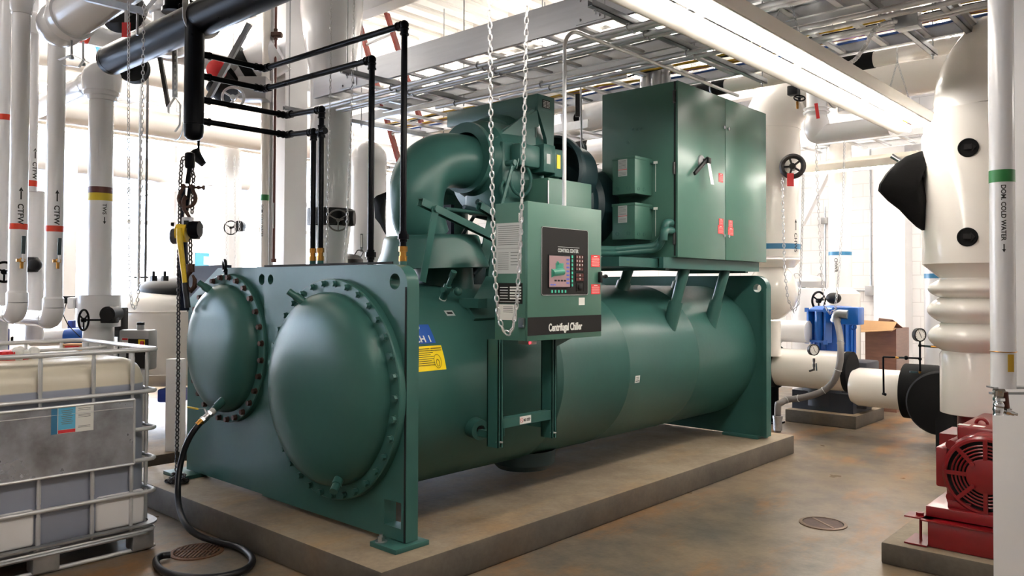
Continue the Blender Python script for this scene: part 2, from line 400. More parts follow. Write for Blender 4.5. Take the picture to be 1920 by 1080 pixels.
# shells
def shell(cx, cz, r, y0, y1, seams):
    mb = MB(); prof = [(0, r)]
    for s in seams: prof += [(s-y0-.012, r), (s-y0-.004, r+.003), (s-y0+.004, r+.003), (s-y0+.012, r)]
    prof.append((y1-y0, r)); mb.lathe((cx, y0, cz), (0, 1, 0), prof, 96); return mb
EX, EZ, ER = -3.99, .985, .635
part('evaporator_shell', shell(EX, EZ, ER, YF+.08, YB, (4.25, 5.05, 6.1)), 'green', CH)
part('condenser_shell', shell(-5.27, 1.16, .50, YF+.09, YB, (4.6, 6.0)), 'green', CH)
mb = MB(); mb.lathe((EX+.1, 4.45, .42), (0, 0, -1), [(0, .24), (.1, .23), (.14, .19), (.145, 0)], 32); part('sump', mb, 'green_dark', CH)
# domed heads with their bolts
def head(cx, cz, rf, rd, depth, nb, y, noz, a0=0.0):
    mb = MB(); mb.lathe((cx, y, cz), (0, -1, 0), [(0, rf), (.038, rf), (.044, rf-.006), (.044, rd+.02)], 96)
    mb.lathe((cx, y, cz), (0, -1, 0), [(.044, rd+.02)]+[(.044+depth*math.sin(t*PI/2)**.9, (rd)*math.cos(t*PI/2)**.55 if t < 1 else 0) for t in [k/16 for k in range(17)]], 96)
    h = part('water_box_head', mb, 'green', CH)
    mb = MB(); rb = (rf+rd)/2+.012; a = PI/nb
    p = V((cx+math.sin(a)*rb, y-.044, cz+math.cos(a)*rb)); mb.cyl(p, p-V((0, .006, 0)), .021, 16); mb.cyl(p-V((0, .006, 0)), p-V((0, .026, 0)), .0185, 6)
    b0 = part('bolt', mb, noz['bm'], h); off = []
    for k in range(1, nb):
        a = PI/nb+2*PI*k/nb; q = V((cx+math.sin(a)*rb, y-.044, cz+math.cos(a)*rb)); off.append(q-p)
    copies(b0, off)
    for (dx, dz, L, r, tilt) in noz['list']:
        o, e = dx, dz; d = (e-o).normalized(); L = (e-o).length; mb = MB(); mb.cyl(o-d*.06, o+d*L*.4, r*1.25, 16); mb.cyl(o+d*L*.4, e, r, 16); part('drain_nozzle', mb, 'green', h)
    return h
H1 = head(EX, .996, .652, .572, .155, 34, YF-.002, dict(bm='green', d=.04, list=[(atY(562, 561, 2.73), atY(541, 546, 2.68), 0, .021, 0), (atY(634, 902, 2.72), atY(625, 922, 2.66), 0, .023, 0)]))
H2 = head(-5.27, 1.166, .522, .45, .13, 28, YF+.022, dict(bm='rust_steel', d=.04, list=[(atY(389, 541, 2.76), atY(373, 530, 2.72), 0, .022, 0), (atY(412, 757, 2.73), atY(400, 769, 2.70), 0, .024, 0)]))
mb = MB(); mb.cyl((-5.25, YF-.03, 1.68), (-5.25, YF-.03, 1.72), .012, 10); mb.torus((-5.25, YF-.04, 1.745), (.3, 1, 0), .038, .011, 20, 8); part('lifting_eye', mb, 'black_paint', H2)
# lifting lug plate left behind the front sheet
mb = MB(); mb.box((-6.09, 2.95, 1.41), (-5.50, 3.0, 1.757)); mb.box((-6.09, 2.95, 1.40), (-6.0, 3.06, 1.43)); part('lug_plate', mb, 'navy_dark', CH)
# side nozzle, valve, sight tag
mb = MB(); o = V((-3.37, 3.415, .76)); d = V((1, -.25, -.1)).normalized()
mb.lathe(o-d*.06, d, [(0, .062), (.09, .062), (.125, .060), (.127, .03), (.10, .028), (.10, 0)], 28); n = part('side_nozzle', mb, 'green', CH)
mb = MB(); mb.cyl(o+d*.045, o+d*.068, .022, 16); part('nozzle_bore', mb, 'label_black', n)
mb = MB(); o = V((-3.37, 3.56, .75)); mb.box(o+V((-.03, 0, -.05)), o+V((.10, .01, .08))); mb.cyl(o+V((.045, -.015, .015)), o+V((.045, .0, .015)), .018, 6); part('support_lug', mb, 'green', CH)
p = atX(835, 548, -3.62); mb = MB(); d = V((.55, -.1, .75)).normalized(); mb.cyl(p-d*.12, p+d*.0, .022, 14); mb.cyl(p, p+d*.05, .028, 6); mb.cyl(p+d*.05, p+d*.12, .014, 12); mb.cyl(p+d*.12, p+d*.16, .02, 8)
mb.cyl(p+d*.02+V((-.03, .06, 0)), p+d*.02+V((.03, -.06, 0)), .017, 10); mb.sphere(p+d*.02+V((.03, .07, -.01)), .028, 12, 8); vv = part('shell_valve', mb, 'green', CH)
mb = MB(); mb.cyl(p-d*.07, p-d*.045, .0235, 14); part('tape_band', mb, 'paper_white', vv)
# inspection labels on the shell: patches that follow the curve
def on_shell(y, z, dy=0): a = math.asin((z-EZ)/ER); return V((EX+ER*math.cos(a), y, z)), V((math.cos(a), 0, math.sin(a))), V((-math.sin(a), 0, math.cos(a)))
def shell_label(name, y, z, w, h, mats, lab, rows=(), txt=()):
    n_, m_ = 6, 4; mb = MB(); rr = ER+.0015; a0 = math.asin((z-EZ)/ER); G = []
    for j in range(m_+1):
        a = a0+(j/m_-.5)*h/ER; G.append(mb._m([V((EX+rr*math.cos(a), y+(i/n_-.5)*w, EZ+rr*math.sin(a))) for i in range(n_+1)]))
    for j in range(m_):
        for i in range(n_): mb.face((G[j][i], G[j][i+1], G[j+1][i+1], G[j+1][i]))
    p, nn, up = on_shell(y, z)
    for (s, ox, oz, sz) in txt: mb.text(s, p+nn*.003+V((0, ox, 0))+up*oz, (0, 1, 0), up, sz, mi=1, align='CENTER', bold=sz*.02)
    for (ox, oz, ww, hh) in rows: q = p+nn*.0025+V((0, ox, 0))+up*oz; mb.mi = 1; mb.obox(q, (ww, hh, .0006), (0, 1, 0), up); mb.mi = 0
    return part(name, mb, mats, CH, label=lab)
shell_label('inspection_label', 5.16, .905, .065, .055, ['paper_white', 'ink_grey'], 'small white inspection sticker low on the shell', rows=[(0, .014, .04, .005), (0, .002, .034, .005), (0, -.014, .05, .008)])
bs = shell_label('unit_number_sign', 3.045, 1.33, .20, .125, ['blue_sign', 'paper_white'], 'blue sign lettered CH 1', txt=[('CH 1', .01, -.055, .06)])
p, nn, up = on_shell(3.045, 1.335); mb = MB(); mb.cyl(p+nn*.002+up*.04+V((0, 0, 0)), p+nn*.004+up*.04, .02, 20); part('sign_mark', mb, 'paper_white', bs)
ys = shell_label('warning_label', 3.058, 1.195, .24, .145, ['yellow_sign', 'ink'], 'yellow maintenance instruction label', rows=[(-.035, .056-.012*k, .15 if k % 3 else .11, .003) for k in range(9)]+[(.07, .056, .08, .004), (.07, .043, .08, .003)])
p, nn, up = on_shell(3.12, 1.175); mb = MB(); x, y = V((0, 1, 0)), up
mb.tube([p+nn*.004+x*(math.cos(a)*.027)+y*(math.sin(a)*.04) for a in [2*PI*i/20 for i in range(20)]], .0012, 4, closed=True)
mb.tube([p+nn*.004+x*(math.cos(a)*.012)+y*(math.sin(a)*.02-.01) for a in [2*PI*i/14 for i in range(14)]], .0015, 4, closed=True)
part('drawing_lines', mb, 'ink', ys)
p = atX(846, 580, -3.58)
shell_label('valve_label', 3.37, 1.44, .07, .045, ['paper_grey', 'ink'], None, rows=[(0, 0, .045, .018)])
# ---------- suction elbow, collar and neck
C0 = V((-4.0, 3.74, 1.60))
mb = MB(); mb.lathe(C0, (0, 0, 1), [(-.02, .215), (.06, .205), (.16, .20), (.22, .20)], 48); part('suction_neck', mb, 'green', CH)
mb = MB(); mb.lathe(V((-4.0, 3.645, 1.60)), (.0, -.04, 1), [(.14, .365), (.125, .375), (.13, .383), (.16, .375), (.24, .34), (.31, .325), (.335, .318), (.345, .305), (.345, .18), (.31, .17)], 64); part('insulation_collar', mb, 'green', CH)
path = [atX(*q, -4.0) for q in ((797, 445), (790, 425), (783, 405), (779, 385), (780, 360), (785, 338), (796, 318), (812, 306), (830, 301), (848, 300))]; path.append(path[-1]+V((0, .16, 0)))
rad = [.166, .170, .176, .182, .186, .187, .187, .187, .187, .187, .187]
ys_ = []
for i in range(len(path)-1):
    for k in range(4): ys_.append((path[i].lerp(path[i+1], k/4), rad[i]+(rad[i+1]-rad[i])*k/4))
ys_.append((path[-1], rad[-1])); P = [a for a, b in ys_]
for _ in range(10): P = [P[0]]+[(P[i-1]+P[i]*2+P[i+1])/4 for i in range(1, len(P)-1)]+[P[-1]]
mb = MB(); mb.tube(P, [b for a, b in ys_], 56); part('suction_elbow', mb, 'green', CH)
AX = V((-4.0, 0, 2.51))
def yl(y): return V((AX.x, y, AX.z))
mb = MB(); mb.lathe(yl(3.93), (0, 1, 0), [(0, .18), (0, .25), (.035, .252), (.04, .235), (.07, .235), (.12, .28), (.20, .285), (.36, .29), (.42, .26)], 64); part('inlet_housing', mb, 'green', CH)
mb = MB(); mb.lathe(V((-4.17, 4.30, 2.51)), (0, 1, 0), [(0, .28), (.02, .37), (.08, .40), (.22, .415), (.36, .40), (.42, .37), (.44, .26), (.62, .24)], 64)
part('volute_casing', mb, 'green', CH)
mb = MB(); mb.lathe(yl(4.90), (0, 1, 0), [(0, .28), (.02, .30), (.06, .30), (.07, .24), (.3, .24)], 56, cap1=True); part('gear_housing', mb, 'green_dark', CH)
# motor
M0 = V((-4.15, 5.15, 2.29)); mb = MB()
mb.lathe(M0, (0, 1, 0), [(0, 0), (.0, .33), (.05, .35), (.12, .32), (.16, .32), (.20, .355), (1.35, .355), (1.4, .33), (1.45, .1)], 56); mo = part('compressor_motor', mb, 'green_dark', CH)
pe = atX(1095, 281, -4.15); mb = MB(); mb.cyl(pe-V((0, 0, .1)), pe-V((0, 0, .045)), .018, 12); mb.torus(pe, (.75, 1, 0), .043, .014, 24, 10); part('lifting_eye', mb, 'green_dark', mo)
# top beam on the compressor, with gussets and name plate
XB = -3.75; y0, y1 = 4.436, 4.634
mb = MB(); mb.box((-4.713, y0, 2.896), (XB, y1, 3.02), .006); bm_ = part('lifting_beam', mb, 'green', CH)
mb = MB(); mb.box((XB, 4.49, 2.925), (XB+.003, 4.575, 2.985)); mb.mi = 1
for k in range(2):
    for j in range(5): mb.box((XB+.003, 4.497+k*.041, 2.93+j*.0105), (XB+.0042, 4.531+k*.041, 2.935+j*.0105))
part('name_plate', mb, ['label_black', 'paper_grey'], bm_)
mb = MB(); mb.prism([(XB-.01, y0+.01, 2.90), (XB-.01, y0+.03, 2.78), (-3.80, 3.99, 2.64), (-3.80, 4.02, 2.66)], (-.02, .0, 0))
mb.prism([(XB, 4.44, 2.90), (XB, 4.63, 2.90), (XB, 4.62, 2.55), (XB, 4.56, 2.55), (XB, 4.54, 2.70)], (-.03, 0, 0))
mb.prism([(XB-.02, 4.40, 2.90), (XB-.02, 4.44, 2.90), (XB-.02, 4.44, 2.62), (XB-.02, 4.02, 2.64)], (-.02, 0, 0))
mb.box((-4.3, 4.43, 2.7), (-3.77, 4.45, 2.92)); part('gusset_plate', mb, 'green', CH)
# gear end cover, junction boxes, levers
mb = MB(); mb.box((-4.1, 4.03, 2.12), (-3.72, 4.58, 2.62), .03); gc = part('gear_cover', mb, 'green', CH)
mb = MB(); mb.box((-3.72, 4.33, 2.42), (-3.60, 4.46, 2.62), .008); mb.box((-3.72, 4.465, 2.40), (-3.61, 4.56, 2.60), .006); mb.box((-3.72, 4.10, 2.44), (-3.62, 4.32, 2.60), .02); jb = part('junction_box', mb, 'green', CH)
mb = MB(); mb.box((-3.60, 4.36, 2.48), (-3.598, 4.40, 2.55)); part('box_label', mb, 'paper_grey', jb)
mb = MB(); mb.box((-3.609, 4.485, 2.46), (-3.606, 4.525, 2.56)); part('box_label', mb, 'yellow_sign', jb)
mb = MB(); a = atX(962, 305, -3.60); b = atX(940, 385, -3.60); mb.bar(a, b, .022, .012, (1, 0, 0)); mb.cyl(a-V((.06, 0, 0)), a+V((.02, 0, 0)), .02, 12); mb.bar(atX(972, 297, -3.58), atX(968, 316, -3.58), .008, .008); mb.torus(atX(945, 355, -3.7), (1, .3, 0), .05, .012, 20, 8); part('vane_lever', mb, 'green', CH)
mb = MB(); mb.box((-3.80, 4.36, 2.09), (-3.62, 4.56, 2.17), .01); mb.cyl(atX(1016, 330, -3.64), atX(1016, 350, -3.64), .016, 12); mb.torus((-3.66, 4.15, 2.35), (1, 0, 0), .11, .012, 28, 8); part('drive_fitting', mb, 'green', CH)
# box behind the control panel
mb = MB(); mb.box((-3.75, 4.26, 1.8), (-3.50, 4.76, 2.362), .004); bx_ = part('relay_box', mb, 'green_box', CH)
mb = MB(); mb.box((-3.503, 4.252, 1.8), (-3.497, 4.262, 2.34)); mb.cyl((-3.50, 4.42, 2.17), (-3.494, 4.42, 2.17), .02, 12); part('box_latch', mb, 'steel', bx_)
# oil pump, tubing and brackets under the compressor
mb = MB(); mb.lathe((-4.35, 4.35, 1.58), (0, 0, 1), [(0, .13), (.22, .13), (.25, .10), (.27, 0)], 32); part('oil_reservoir', mb, 'green_dark', CH)
mb = MB(); mb.lathe((-4.3, 4.9, 1.58), (0, 0, 1), [(0, .12), (.45, .12), (.48, 0)], 24); part('oil_pump', mb, 'green_dark', CH)
mb = MB()
for (a, b, r, xx) in (((895, 378), (950, 418), .020, -3.75), ((870, 388), (930, 404), .016, -3.9), ((890, 402), (930, 412), .024, -4.1), ((868, 440), (895, 395), .014, -4.2), ((880, 462), (935, 462), .020, -4.0), ((878, 478), (935, 470), .014, -3.9)):
    mb.cyl(atX(*a, xx), atX(*b, xx), r, 14)
mb.tube(round_path([atX(880, 500, -3.9), atX(898, 470, -3.9), atX(930, 478, -3.85), atX(945, 470, -3.85)], .06), .022, 12)
mb.tube(round_path([atX(885, 515, -3.95), atX(905, 492, -3.95), atX(945, 496, -3.85)], .06), .026, 12)
part('oil_line', mb, 'green_dark', CH)
mb = MB()
for (a, b, w, xx) in (((788, 372), (938, 446), .04, -3.62), ((898, 380), (950, 412), .05, -3.72)):
    p, q = atX(*a, xx), atX(*b, xx); mb.bar(p, q, .04, .006); n = (q-p).normalized().cross(V((1, 0, 0))).normalized()
    for s in (-1, 1): mb.bar(p+V((s*.02, 0, -.02)), q+V((s*.02, 0, -.02)), .005, .045)
part('strut_channel', mb, 'green', CH)
mb = MB(); a, b = atX(817, 392, -3.58), atX(792, 528, -3.58); mb.bar(a, b, .006, .05, (0, 1, 0)); mb.cyl(a-V((.02, 0, 0)), a+V((.02, 0, 0)), .022, 12); part('strap_brace', mb, 'green', CH)
mb = MB(); mb.cyl(atX(835, 392, -3.9), atX(925, 402, -3.9), .014, 12); mb.bar(atX(905, 500, -3.75), atX(925, 400, -3.75), .008, .09, (0, 1, 0)); mb.bar(atX(920, 540, -3.85), atX(930, 440, -3.85), .03, .10, (0, 1, 0)); part('support_bracket', mb, 'green', CH)
mb = MB()
p0, p1 = atX(925, 522, -3.75), atX(892, 590, -3.56)
mb.prism([atX(912, 518, -3.80), atX(936, 520, -3.80), atX(908, 592, -3.55), atX(880, 572, -3.55)], (0, .012, .0)); mb.box((-3.62, 3.52, 1.47), (-3.45, 3.60, 1.53)); mb.obox((-3.545, 3.66, 1.46), (.02, .26, .16), (.75, 0, .66), (0, 1, 0)); part('leg_bracket', mb, 'green', CH)
mb = MB(); mb.box((-4.52, 4.0, 1.58), (-4.2, 4.03, 2.2)); part('back_bracket', mb, 'navy_dark', CH)
mb = MB(); mb.lathe((-5.2, 4.9, 1.6), (0, 0, 1), [(0, .19), (.75, .19), (.8, .2)], 32); mb.tube(round_path([(-5.2, 4.9, 2.2), (-5.2, 4.9, 2.55), (-4.4, 4.9, 2.55)], .25), .17, 28); part('discharge_pipe', mb, 'green', CH)
# evaporator top: relief manifold fittings
# ---------- control panel on its struts
CP = bpy.data.objects.new('control_panel', None); COL.objects.link(CP); CP.parent = CH; CP.location = V((-3.1, 3.8, 1.28))-ORI[CH.name]; ORI[CP.name] = V((-3.1, 3.8, 1.28))
mb = MB(); a, b, z0, z1, xf, xb = 3.447, 4.158, 1.293, 2.092, -3.0, -3.22
mb.prism([(xf, a, z0), (xf, a+.0, z0), (xb, a-.02, z0), (xb, b, z0), (xf, b, z0)][1:], (0, 0, z1-z0)); part('panel_enclosure', mb, 'green_box', CP)
mb = MB(); mb.box((xf, a-.003, z0-.002), (xf+.018, b+.004, z1+.003), .003); part('panel_door', mb, 'green_box', CP)
xd = xf+.018
mb = MB(); mb.box((xd, a-.002, 1.323), (xd+.0015, b+.003, 1.428)); mb.text('Centrifugal Chiller', (xd+.002, 3.632, 1.343), (0, 1, 0), (0, 0, 1), .062, mi=1, sx=.70, bold=.0020); part('name_strip', mb, ['label_black', 'paper_white'], CP, label='black strip lettered Centrifugal Chiller')
mb = MB(); o = V((xd, 3.790, 1.755)); X_, Z_ = V((0, 1, 0)), V((0, 0, 1)); P = [o+X_*p[0]+Z_*p[1] for p in rrect(.455, .405, .015)]; mb.prism(P, (.003, 0, 0))
mb.mi = 1; mb.tube([p+V((.003, 0, 0)) for p in [o+X_*p[0]+Z_*p[1] for p in rrect(.45, .40, .014)]], .0016, 5, closed=True)
mb.text('CONTROL CENTER', (xd+.0035, 3.715, 1.812), X_, Z_, .030, mi=1, sx=.76, bold=.0009); mb.box((xd+.003, 3.715, 1.842), (xd+.0045, 3.925, 1.8445)); part('display_bezel', mb, ['label_black', 'paper_grey'], CP)
mb = MB(); mb.box((xd+.003, 3.625, 1.597), (xd+.006, 3.835, 1.795), .004); mb.mi = 1; mb.box((xd+.006, 3.632, 1.604), (xd+.0065, 3.828, 1.788))
mb.mi = 2; mb.cyl((xd+.0075, 3.655, 1.685), (xd+.0075, 3.755, 1.695), .022, 14); mb.box((xd+.0065, 3.69, 1.70), (xd+.012, 3.76, 1.745)); mb.box((xd+.0065, 3.65, 1.66), (xd+.012, 3.66, 1.71)); mb.box((xd+.0065, 3.70, 1.735), (xd+.012, 3.715, 1.755))
mb.mi = 3
for k in range(7): mb.box((xd+.0065, 3.795, 1.622+k*.0235), (xd+.0075, 3.822, 1.632+k*.0235))
for k in range(2): mb.box((xd+.0065, 3.642+k*.028, 1.612), (xd+.0075, 3.664+k*.028, 1.62))
mb.mi = 4
for k in range(4): mb.box((xd+.0065, 3.68+k*.03, 1.636), (xd+.0075, 3.70+k*.03, 1.646))
part('display_screen', mb, ['black_plastic', 'screen_pic', 'screen_green', 'screen_blue', 'label_black'], CP, label='lit screen picturing a chiller')
mb = MB()
mb.box((xd+.003, 3.848, 1.607), (xd+.0055, 3.862, 1.624), .001); k0 = part('soft_key', mb, 'key_teal', CP); copies(k0, [(0, 0, k*.0245) for k in range(1, 8)]+[(0, -.195+k*.032, -.039) for k in range(5)])
mb = MB(); mb.box((xd+.003, 3.885, 1.700), (xd+.0045, 3.967, 1.800), .003); mb.box((xd+.003, 3.888, 1.637), (xd+.0045, 3.970, 1.692), .003); mb.mi = 1
rows = ['123', '456', '789', '-0.']
for j, r in enumerate(rows):
    for i, ch in enumerate(r):
        mb.box((xd+.0045, 3.891+i*.026, 1.779-j*.0245), (xd+.006, 3.912+i*.026, 1.797-j*.0245)); mb.text(ch, (xd+.0064, 3.897+i*.026, 1.782-j*.0245), X_, Z_, .017, mi=2, bold=.0004)
for j in range(2):
    for i in range(3):
        mb.box((xd+.0045, 3.893+i*.026, 1.667-j*.025), (xd+.006, 3.915+i*.026, 1.686-j*.025))
        if i == 1: mb.mi = 2; mb.prism([(xd+.006, 3.898+i*.026, 1.671-j*.025 if j == 0 else 1.658), (xd+.006, 3.910+i*.026, 1.671-j*.025 if j == 0 else 1.658), (xd+.006, 3.904+i*.026, 1.683 if j == 0 else 1.646)], (.001, 0, 0)); mb.mi = 1
part('keypad', mb, ['black_plastic', 'key_maroon', 'paper_white'], CP)
mb = MB(); mb.box((xd+.003, 3.896, 1.575), (xd+.0045, 3.968, 1.630), .003); mb.mi = 1; mb.box((xd+.0045, 3.915, 1.590), (xd+.012, 3.948, 1.617), .002); part('rocker_switch', mb, ['label_black', 'black_plastic'], CP)
mb = MB(); mb.box((xd, 3.925, 1.492), (xd+.001, 3.985, 1.538)); part('door_sticker', mb, 'paper_white', CP)
def red_label(nm, o, xdir, up, w, h, par, nl=7):
    n = V(xdir).cross(V(up)); mb = MB(); mb.obox(V(o)+n*.0008, (w, h, .0012), xdir, up); mb.mi = 1
    mb.obox(V(o)+n*.0016+V(up)*(h*.38), (w*.4, h*.07, .0006), xdir, up)
    for k in range(nl): mb.obox(V(o)+n*.0016+V(up)*(h*(.24-.62*k/(nl-1))), (w*(.86 if k % 2 else .76), h*.022, .0006), xdir, up)
    return part(nm, mb, ['label_red', 'paper_white'], par, label='red warning sticker')
red_label('warning_sticker', (xd, 4.098, 1.768), (0, 1, 0), (0, 0, 1), .095, .075, CP)
red_label('warning_sticker', (xd, 4.100, 1.590), (0, 1, 0), (0, 0, 1), .095, .062, CP)
mb = MB(); mb.box((xd, 4.125, 1.632), (xd+.02, 4.150, 1.700), .004); mb.cyl((xd+.01, 4.15, 1.672), (xd+.01, 4.195, 1.672), .008, 12); mb.cyl((xd+.01, 4.19, 1.672), (xd+.01, 4.203, 1.672), .013, 12); part('door_latch', mb, 'black_plastic', CP)
def side(nm, y, x0, x1, z0_, z1_, mats, rows, lab=None):       # paper on the panel's near side
    mb = MB(); t = lambda x: 3.447-.02*(xf-x)/(xf-xb)-.001
    mb.prism([(x0, t(x0), z0_), (x1, t(x1), z0_), (x1, t(x1), z1_), (x0, t(x0), z1_)], (0, -.001, 0)); mb.mi = 1
    for (u0, u1, zz, hh) in rows:
        xa, xc = x0+(x1-x0)*u0, x0+(x1-x0)*u1; mb.prism([(xa, t(xa)-.001, zz), (xc, t(xc)-.001, zz), (xc, t(xc)-.001, zz+hh), (xa, t(xa)-.001, zz+hh)], (0, -.0008, 0))
    return part(nm, mb, mats, CP, label=lab)
side('data_sheet', 0, xb+.008, xf-.028, 1.68, 1.975, ['paper_grey', 'ink_grey'], [(.08, .92, 1.955-.012*k, .0035) for k in range(10)]+[(.08, .5, 1.80-.012*k, .003) for k in range(9)]+[(.58, .92, 1.80-.018*k, .004) for k in range(5)]+[(.03, .97, 1.825, .002)], 'printed data sheet')
side('data_plate', 0, xb+.02, xf-.02, 1.505, 1.625, ['label_black', 'paper_white'], [(.5, .95, 1.595-.016*k, .009) for k in range(5)]+[(.1, .42, 1.597-.016*k, .004) for k in range(5)]+[(.1, .9, 1.515, .003)], 'black data plate')
side('white_sticker', 0, xb+.02, xf-.06, 1.41, 1.50, ['paper_white', 'ink_grey'], [(.3, .8, 1.485-.01*k, .003) for k in range(4)])
side('white_sticker', 0, xf-.05, xf-.025, 1.98, 2.03, ['paper_white', 'ink'], [(.3, .7, 1.99+.01*k, .004) for k in range(3)])
mb = MB(); mb.box((xf-.04, 3.43, 1.37), (xf+.0, 3.444, 1.425)); mb.cyl((xf-.006, 3.425, 1.38), (xf-.006, 3.444, 1.38), .005); part('hinge', mb, 'steel', CP)
mb = MB(); mb.box((-3.1, 3.50, 1.268), (-3.02, 3.57, 1.293)); mb.mi = 1; mb.sphere((-3.015, 3.505, 1.28), .007, 10, 6); part('indicator_lamp', mb, ['grey_plastic', 'led_red'], CP)
for (yy, zb) in ((3.35, .685), (3.835, .675)):
    mb = MB(); 
    mb.box((-3.19, yy-.020, zb), (-3.182, yy+.022, 1.30)); mb.box((-3.19, yy-.020, zb), (-3.10, yy-.016, 1.30)); mb.box((-3.19, yy+.018, zb), (-3.10, yy+.022, 1.30)); mb.box((-3.106, yy-.02, zb), (-3.10, yy-.008, 1.30)); mb.box((-3.106, yy+.010, zb), (-3.10, yy+.022, 1.30))
    st = part('strut', mb, 'green', CP)
    mb = MB(); mb.cyl((-3.12, yy-.018, zb+.035), (-3.10, yy+.018, zb+.028), .006, 8); part('strut_nut', mb, 'steel', st)
    mb = MB(); mb.prism([(-3.12, yy+.0, 1.30), (-3.12, yy, 1.22), (-3.12, yy+(.28 if yy > 3.6 else .02), 1.30)], (-.01, 0, 0)); part('gusset', mb, 'green', st)
    mb = MB(); mb.box((-3.38, yy+.03, .72), (-3.18, yy+.06, .76)); part('brace', mb, 'green', st)
mb = MB(); mb.box((-3.16, 3.37, .79), (-3.11, 3.82, .845)); cb = part('cross_bar', mb, 'green', CP)
mb = MB(); o = V((-3.109, 3.575, .817)); mb.obox(o, (.10, .045, .002), (0, 1, 0), (0, 0, 1)); mb.mi = 1; mb.text('NO STEP', o+V((.0015, -.016, -.009)), (0, 1, 0), (0, 0, 1), .024, mi=1, sx=.62, bold=.0004); mb.mi = 2
mb.tube(arc(o+V((.0015, -.034, 0)), (0, 1, 0), (0, 0, 1), .013, 0, 2*PI, 18)[:-1], .0012, 4, closed=True); mb.bar(o+V((.0015, -.043, .009)), o+V((.0015, -.025, -.009)), .001, .002); part('no_step_sign', mb, ['paper_white', 'ink', 'label_red'], cb, label='white sign lettered NO STEP')
p = atX(1060, 60, -3.1)
# conduit rising from the panel and turning away over the cable tray
mb = MB(); b0 = atX(1058, 388, -3.12); t0 = atX(1058, 60, -3.12)
mb.tube(round_path([b0, V((t0.x, b0.y, t0.z+.03)), V((t0.x, t0.y+2.4, t0.z+.03))], .14, 10), .0125, 14); part('conduit', mb, 'galv_light', CP)
# ---------- starter cabinet on pipe stands
SX, SXB, SY0, SY1, SZ0, SZ1 = -3.25, -3.97, 5.55, 7.165, 1.845, 3.245
CB = bpy.data.objects.new('starter_cabinet', None); COL.objects.link(CB); CB.parent = CH; CB.location = V((-3.6, 6.35, 1.6))-ORI[CH.name]; ORI[CB.name] = V((-3.6, 6.35, 1.6))
mb = MB(); mb.box((SXB, SY0, SZ0), (SX-.012, SY1, SZ1), .004); part('cabinet_body', mb, 'green_box', CB)
mb = MB(); mb.box((SX-.024, SY0-.001, SZ0+.01), (SX-.008, SY0+.02, SZ1-.003)); part('door_gap', mb, 'gap_black', CB)
ys = 6.352
for i, (a, b) in enumerate(((SY0, ys-.004), (ys+.004, SY1))):
    mb = MB(); mb.box((SX-.010, a, SZ0-.002), (SX+.012, b, SZ1), .003); dr = part('cabinet_door', mb, 'green_door', CB)
    yk = b-.035 if i == 0 else a+.04
    for z in (2.05, 2.985):
        mb = MB(); mb.cyl((SX+.012, yk, z), (SX+.026, yk, z), .014, 14); part('quarter_turn_latch', mb, 'chrome', dr)
    if i == 0:
        h = MB(); c = atX(1314, 303, SX+.012); h.lathe(c, (1, 0, 0), [(0, .052), (.012, .050), (.02, .036), (.03, .03)], 28, cap1=True); hb = part('switch_base', h, 'grey_plastic', dr)
        h = MB(); e = c+V((.045, 0, 0)); tip = atX(1302, 326, SX+.05); h.cyl(c+V((.02, 0, 0)), e, .022, 16); h.bar(e+V((0, .04, .03)), tip, .03, .022, (1, 0, 0), .005); h.obox(e+V((.01, .03, .005)), (.03, .05, .05), bev=.008); part('rotary_handle', h, 'black_plastic', dr)
        h = MB(); q = e+V((.02, .01, -.02)); A, B_, C_, D_ = q+V((0, -.02, 0)), q+V((0, .03, 0)), q+V((.01, .075, -.17)), q+V((.01, .02, -.17)); h.prism([A, B_, C_, D_], (.001, 0, 0)); part('paper_tag', h, 'paper_white', dr, label='blank white paper tag hanging from the switch')
        red_label('warning_sticker', (SX+.012, 6.265, 2.545), (0, 1, 0), (0, 0, 1), .075, .075, dr)
        red_label('warning_sticker', (SX+.012, 6.268, 2.165), (0, 1, 0), (0, 0, 1), .075, .06, dr, 5); red_label('warning_sticker', (SX+.012, 6.262, 2.10), (0, 1, 0), (0, 0, 1), .10, .07, dr, 5)
    else:
        red_label('warning_sticker', (SX+.012, 6.442, 2.162), (0, 1, 0), (0, 0, 1), .075, .06, dr, 5); red_label('warning_sticker', (SX+.012, 6.445, 2.095), (0, 1, 0), (0, 0, 1), .10, .07, dr, 5)
for z in (3.12, 2.55, 1.99):
    mb = MB(); mb.cyl((SX-.016, SY0-.012, z-.045), (SX-.016, SY0-.012, z+.045), .008, 10); mb.box((SX-.03, SY0-.006, z-.05), (SX-.004, SY0, z+.05)); part('hinge', mb, 'steel_dark', CB)
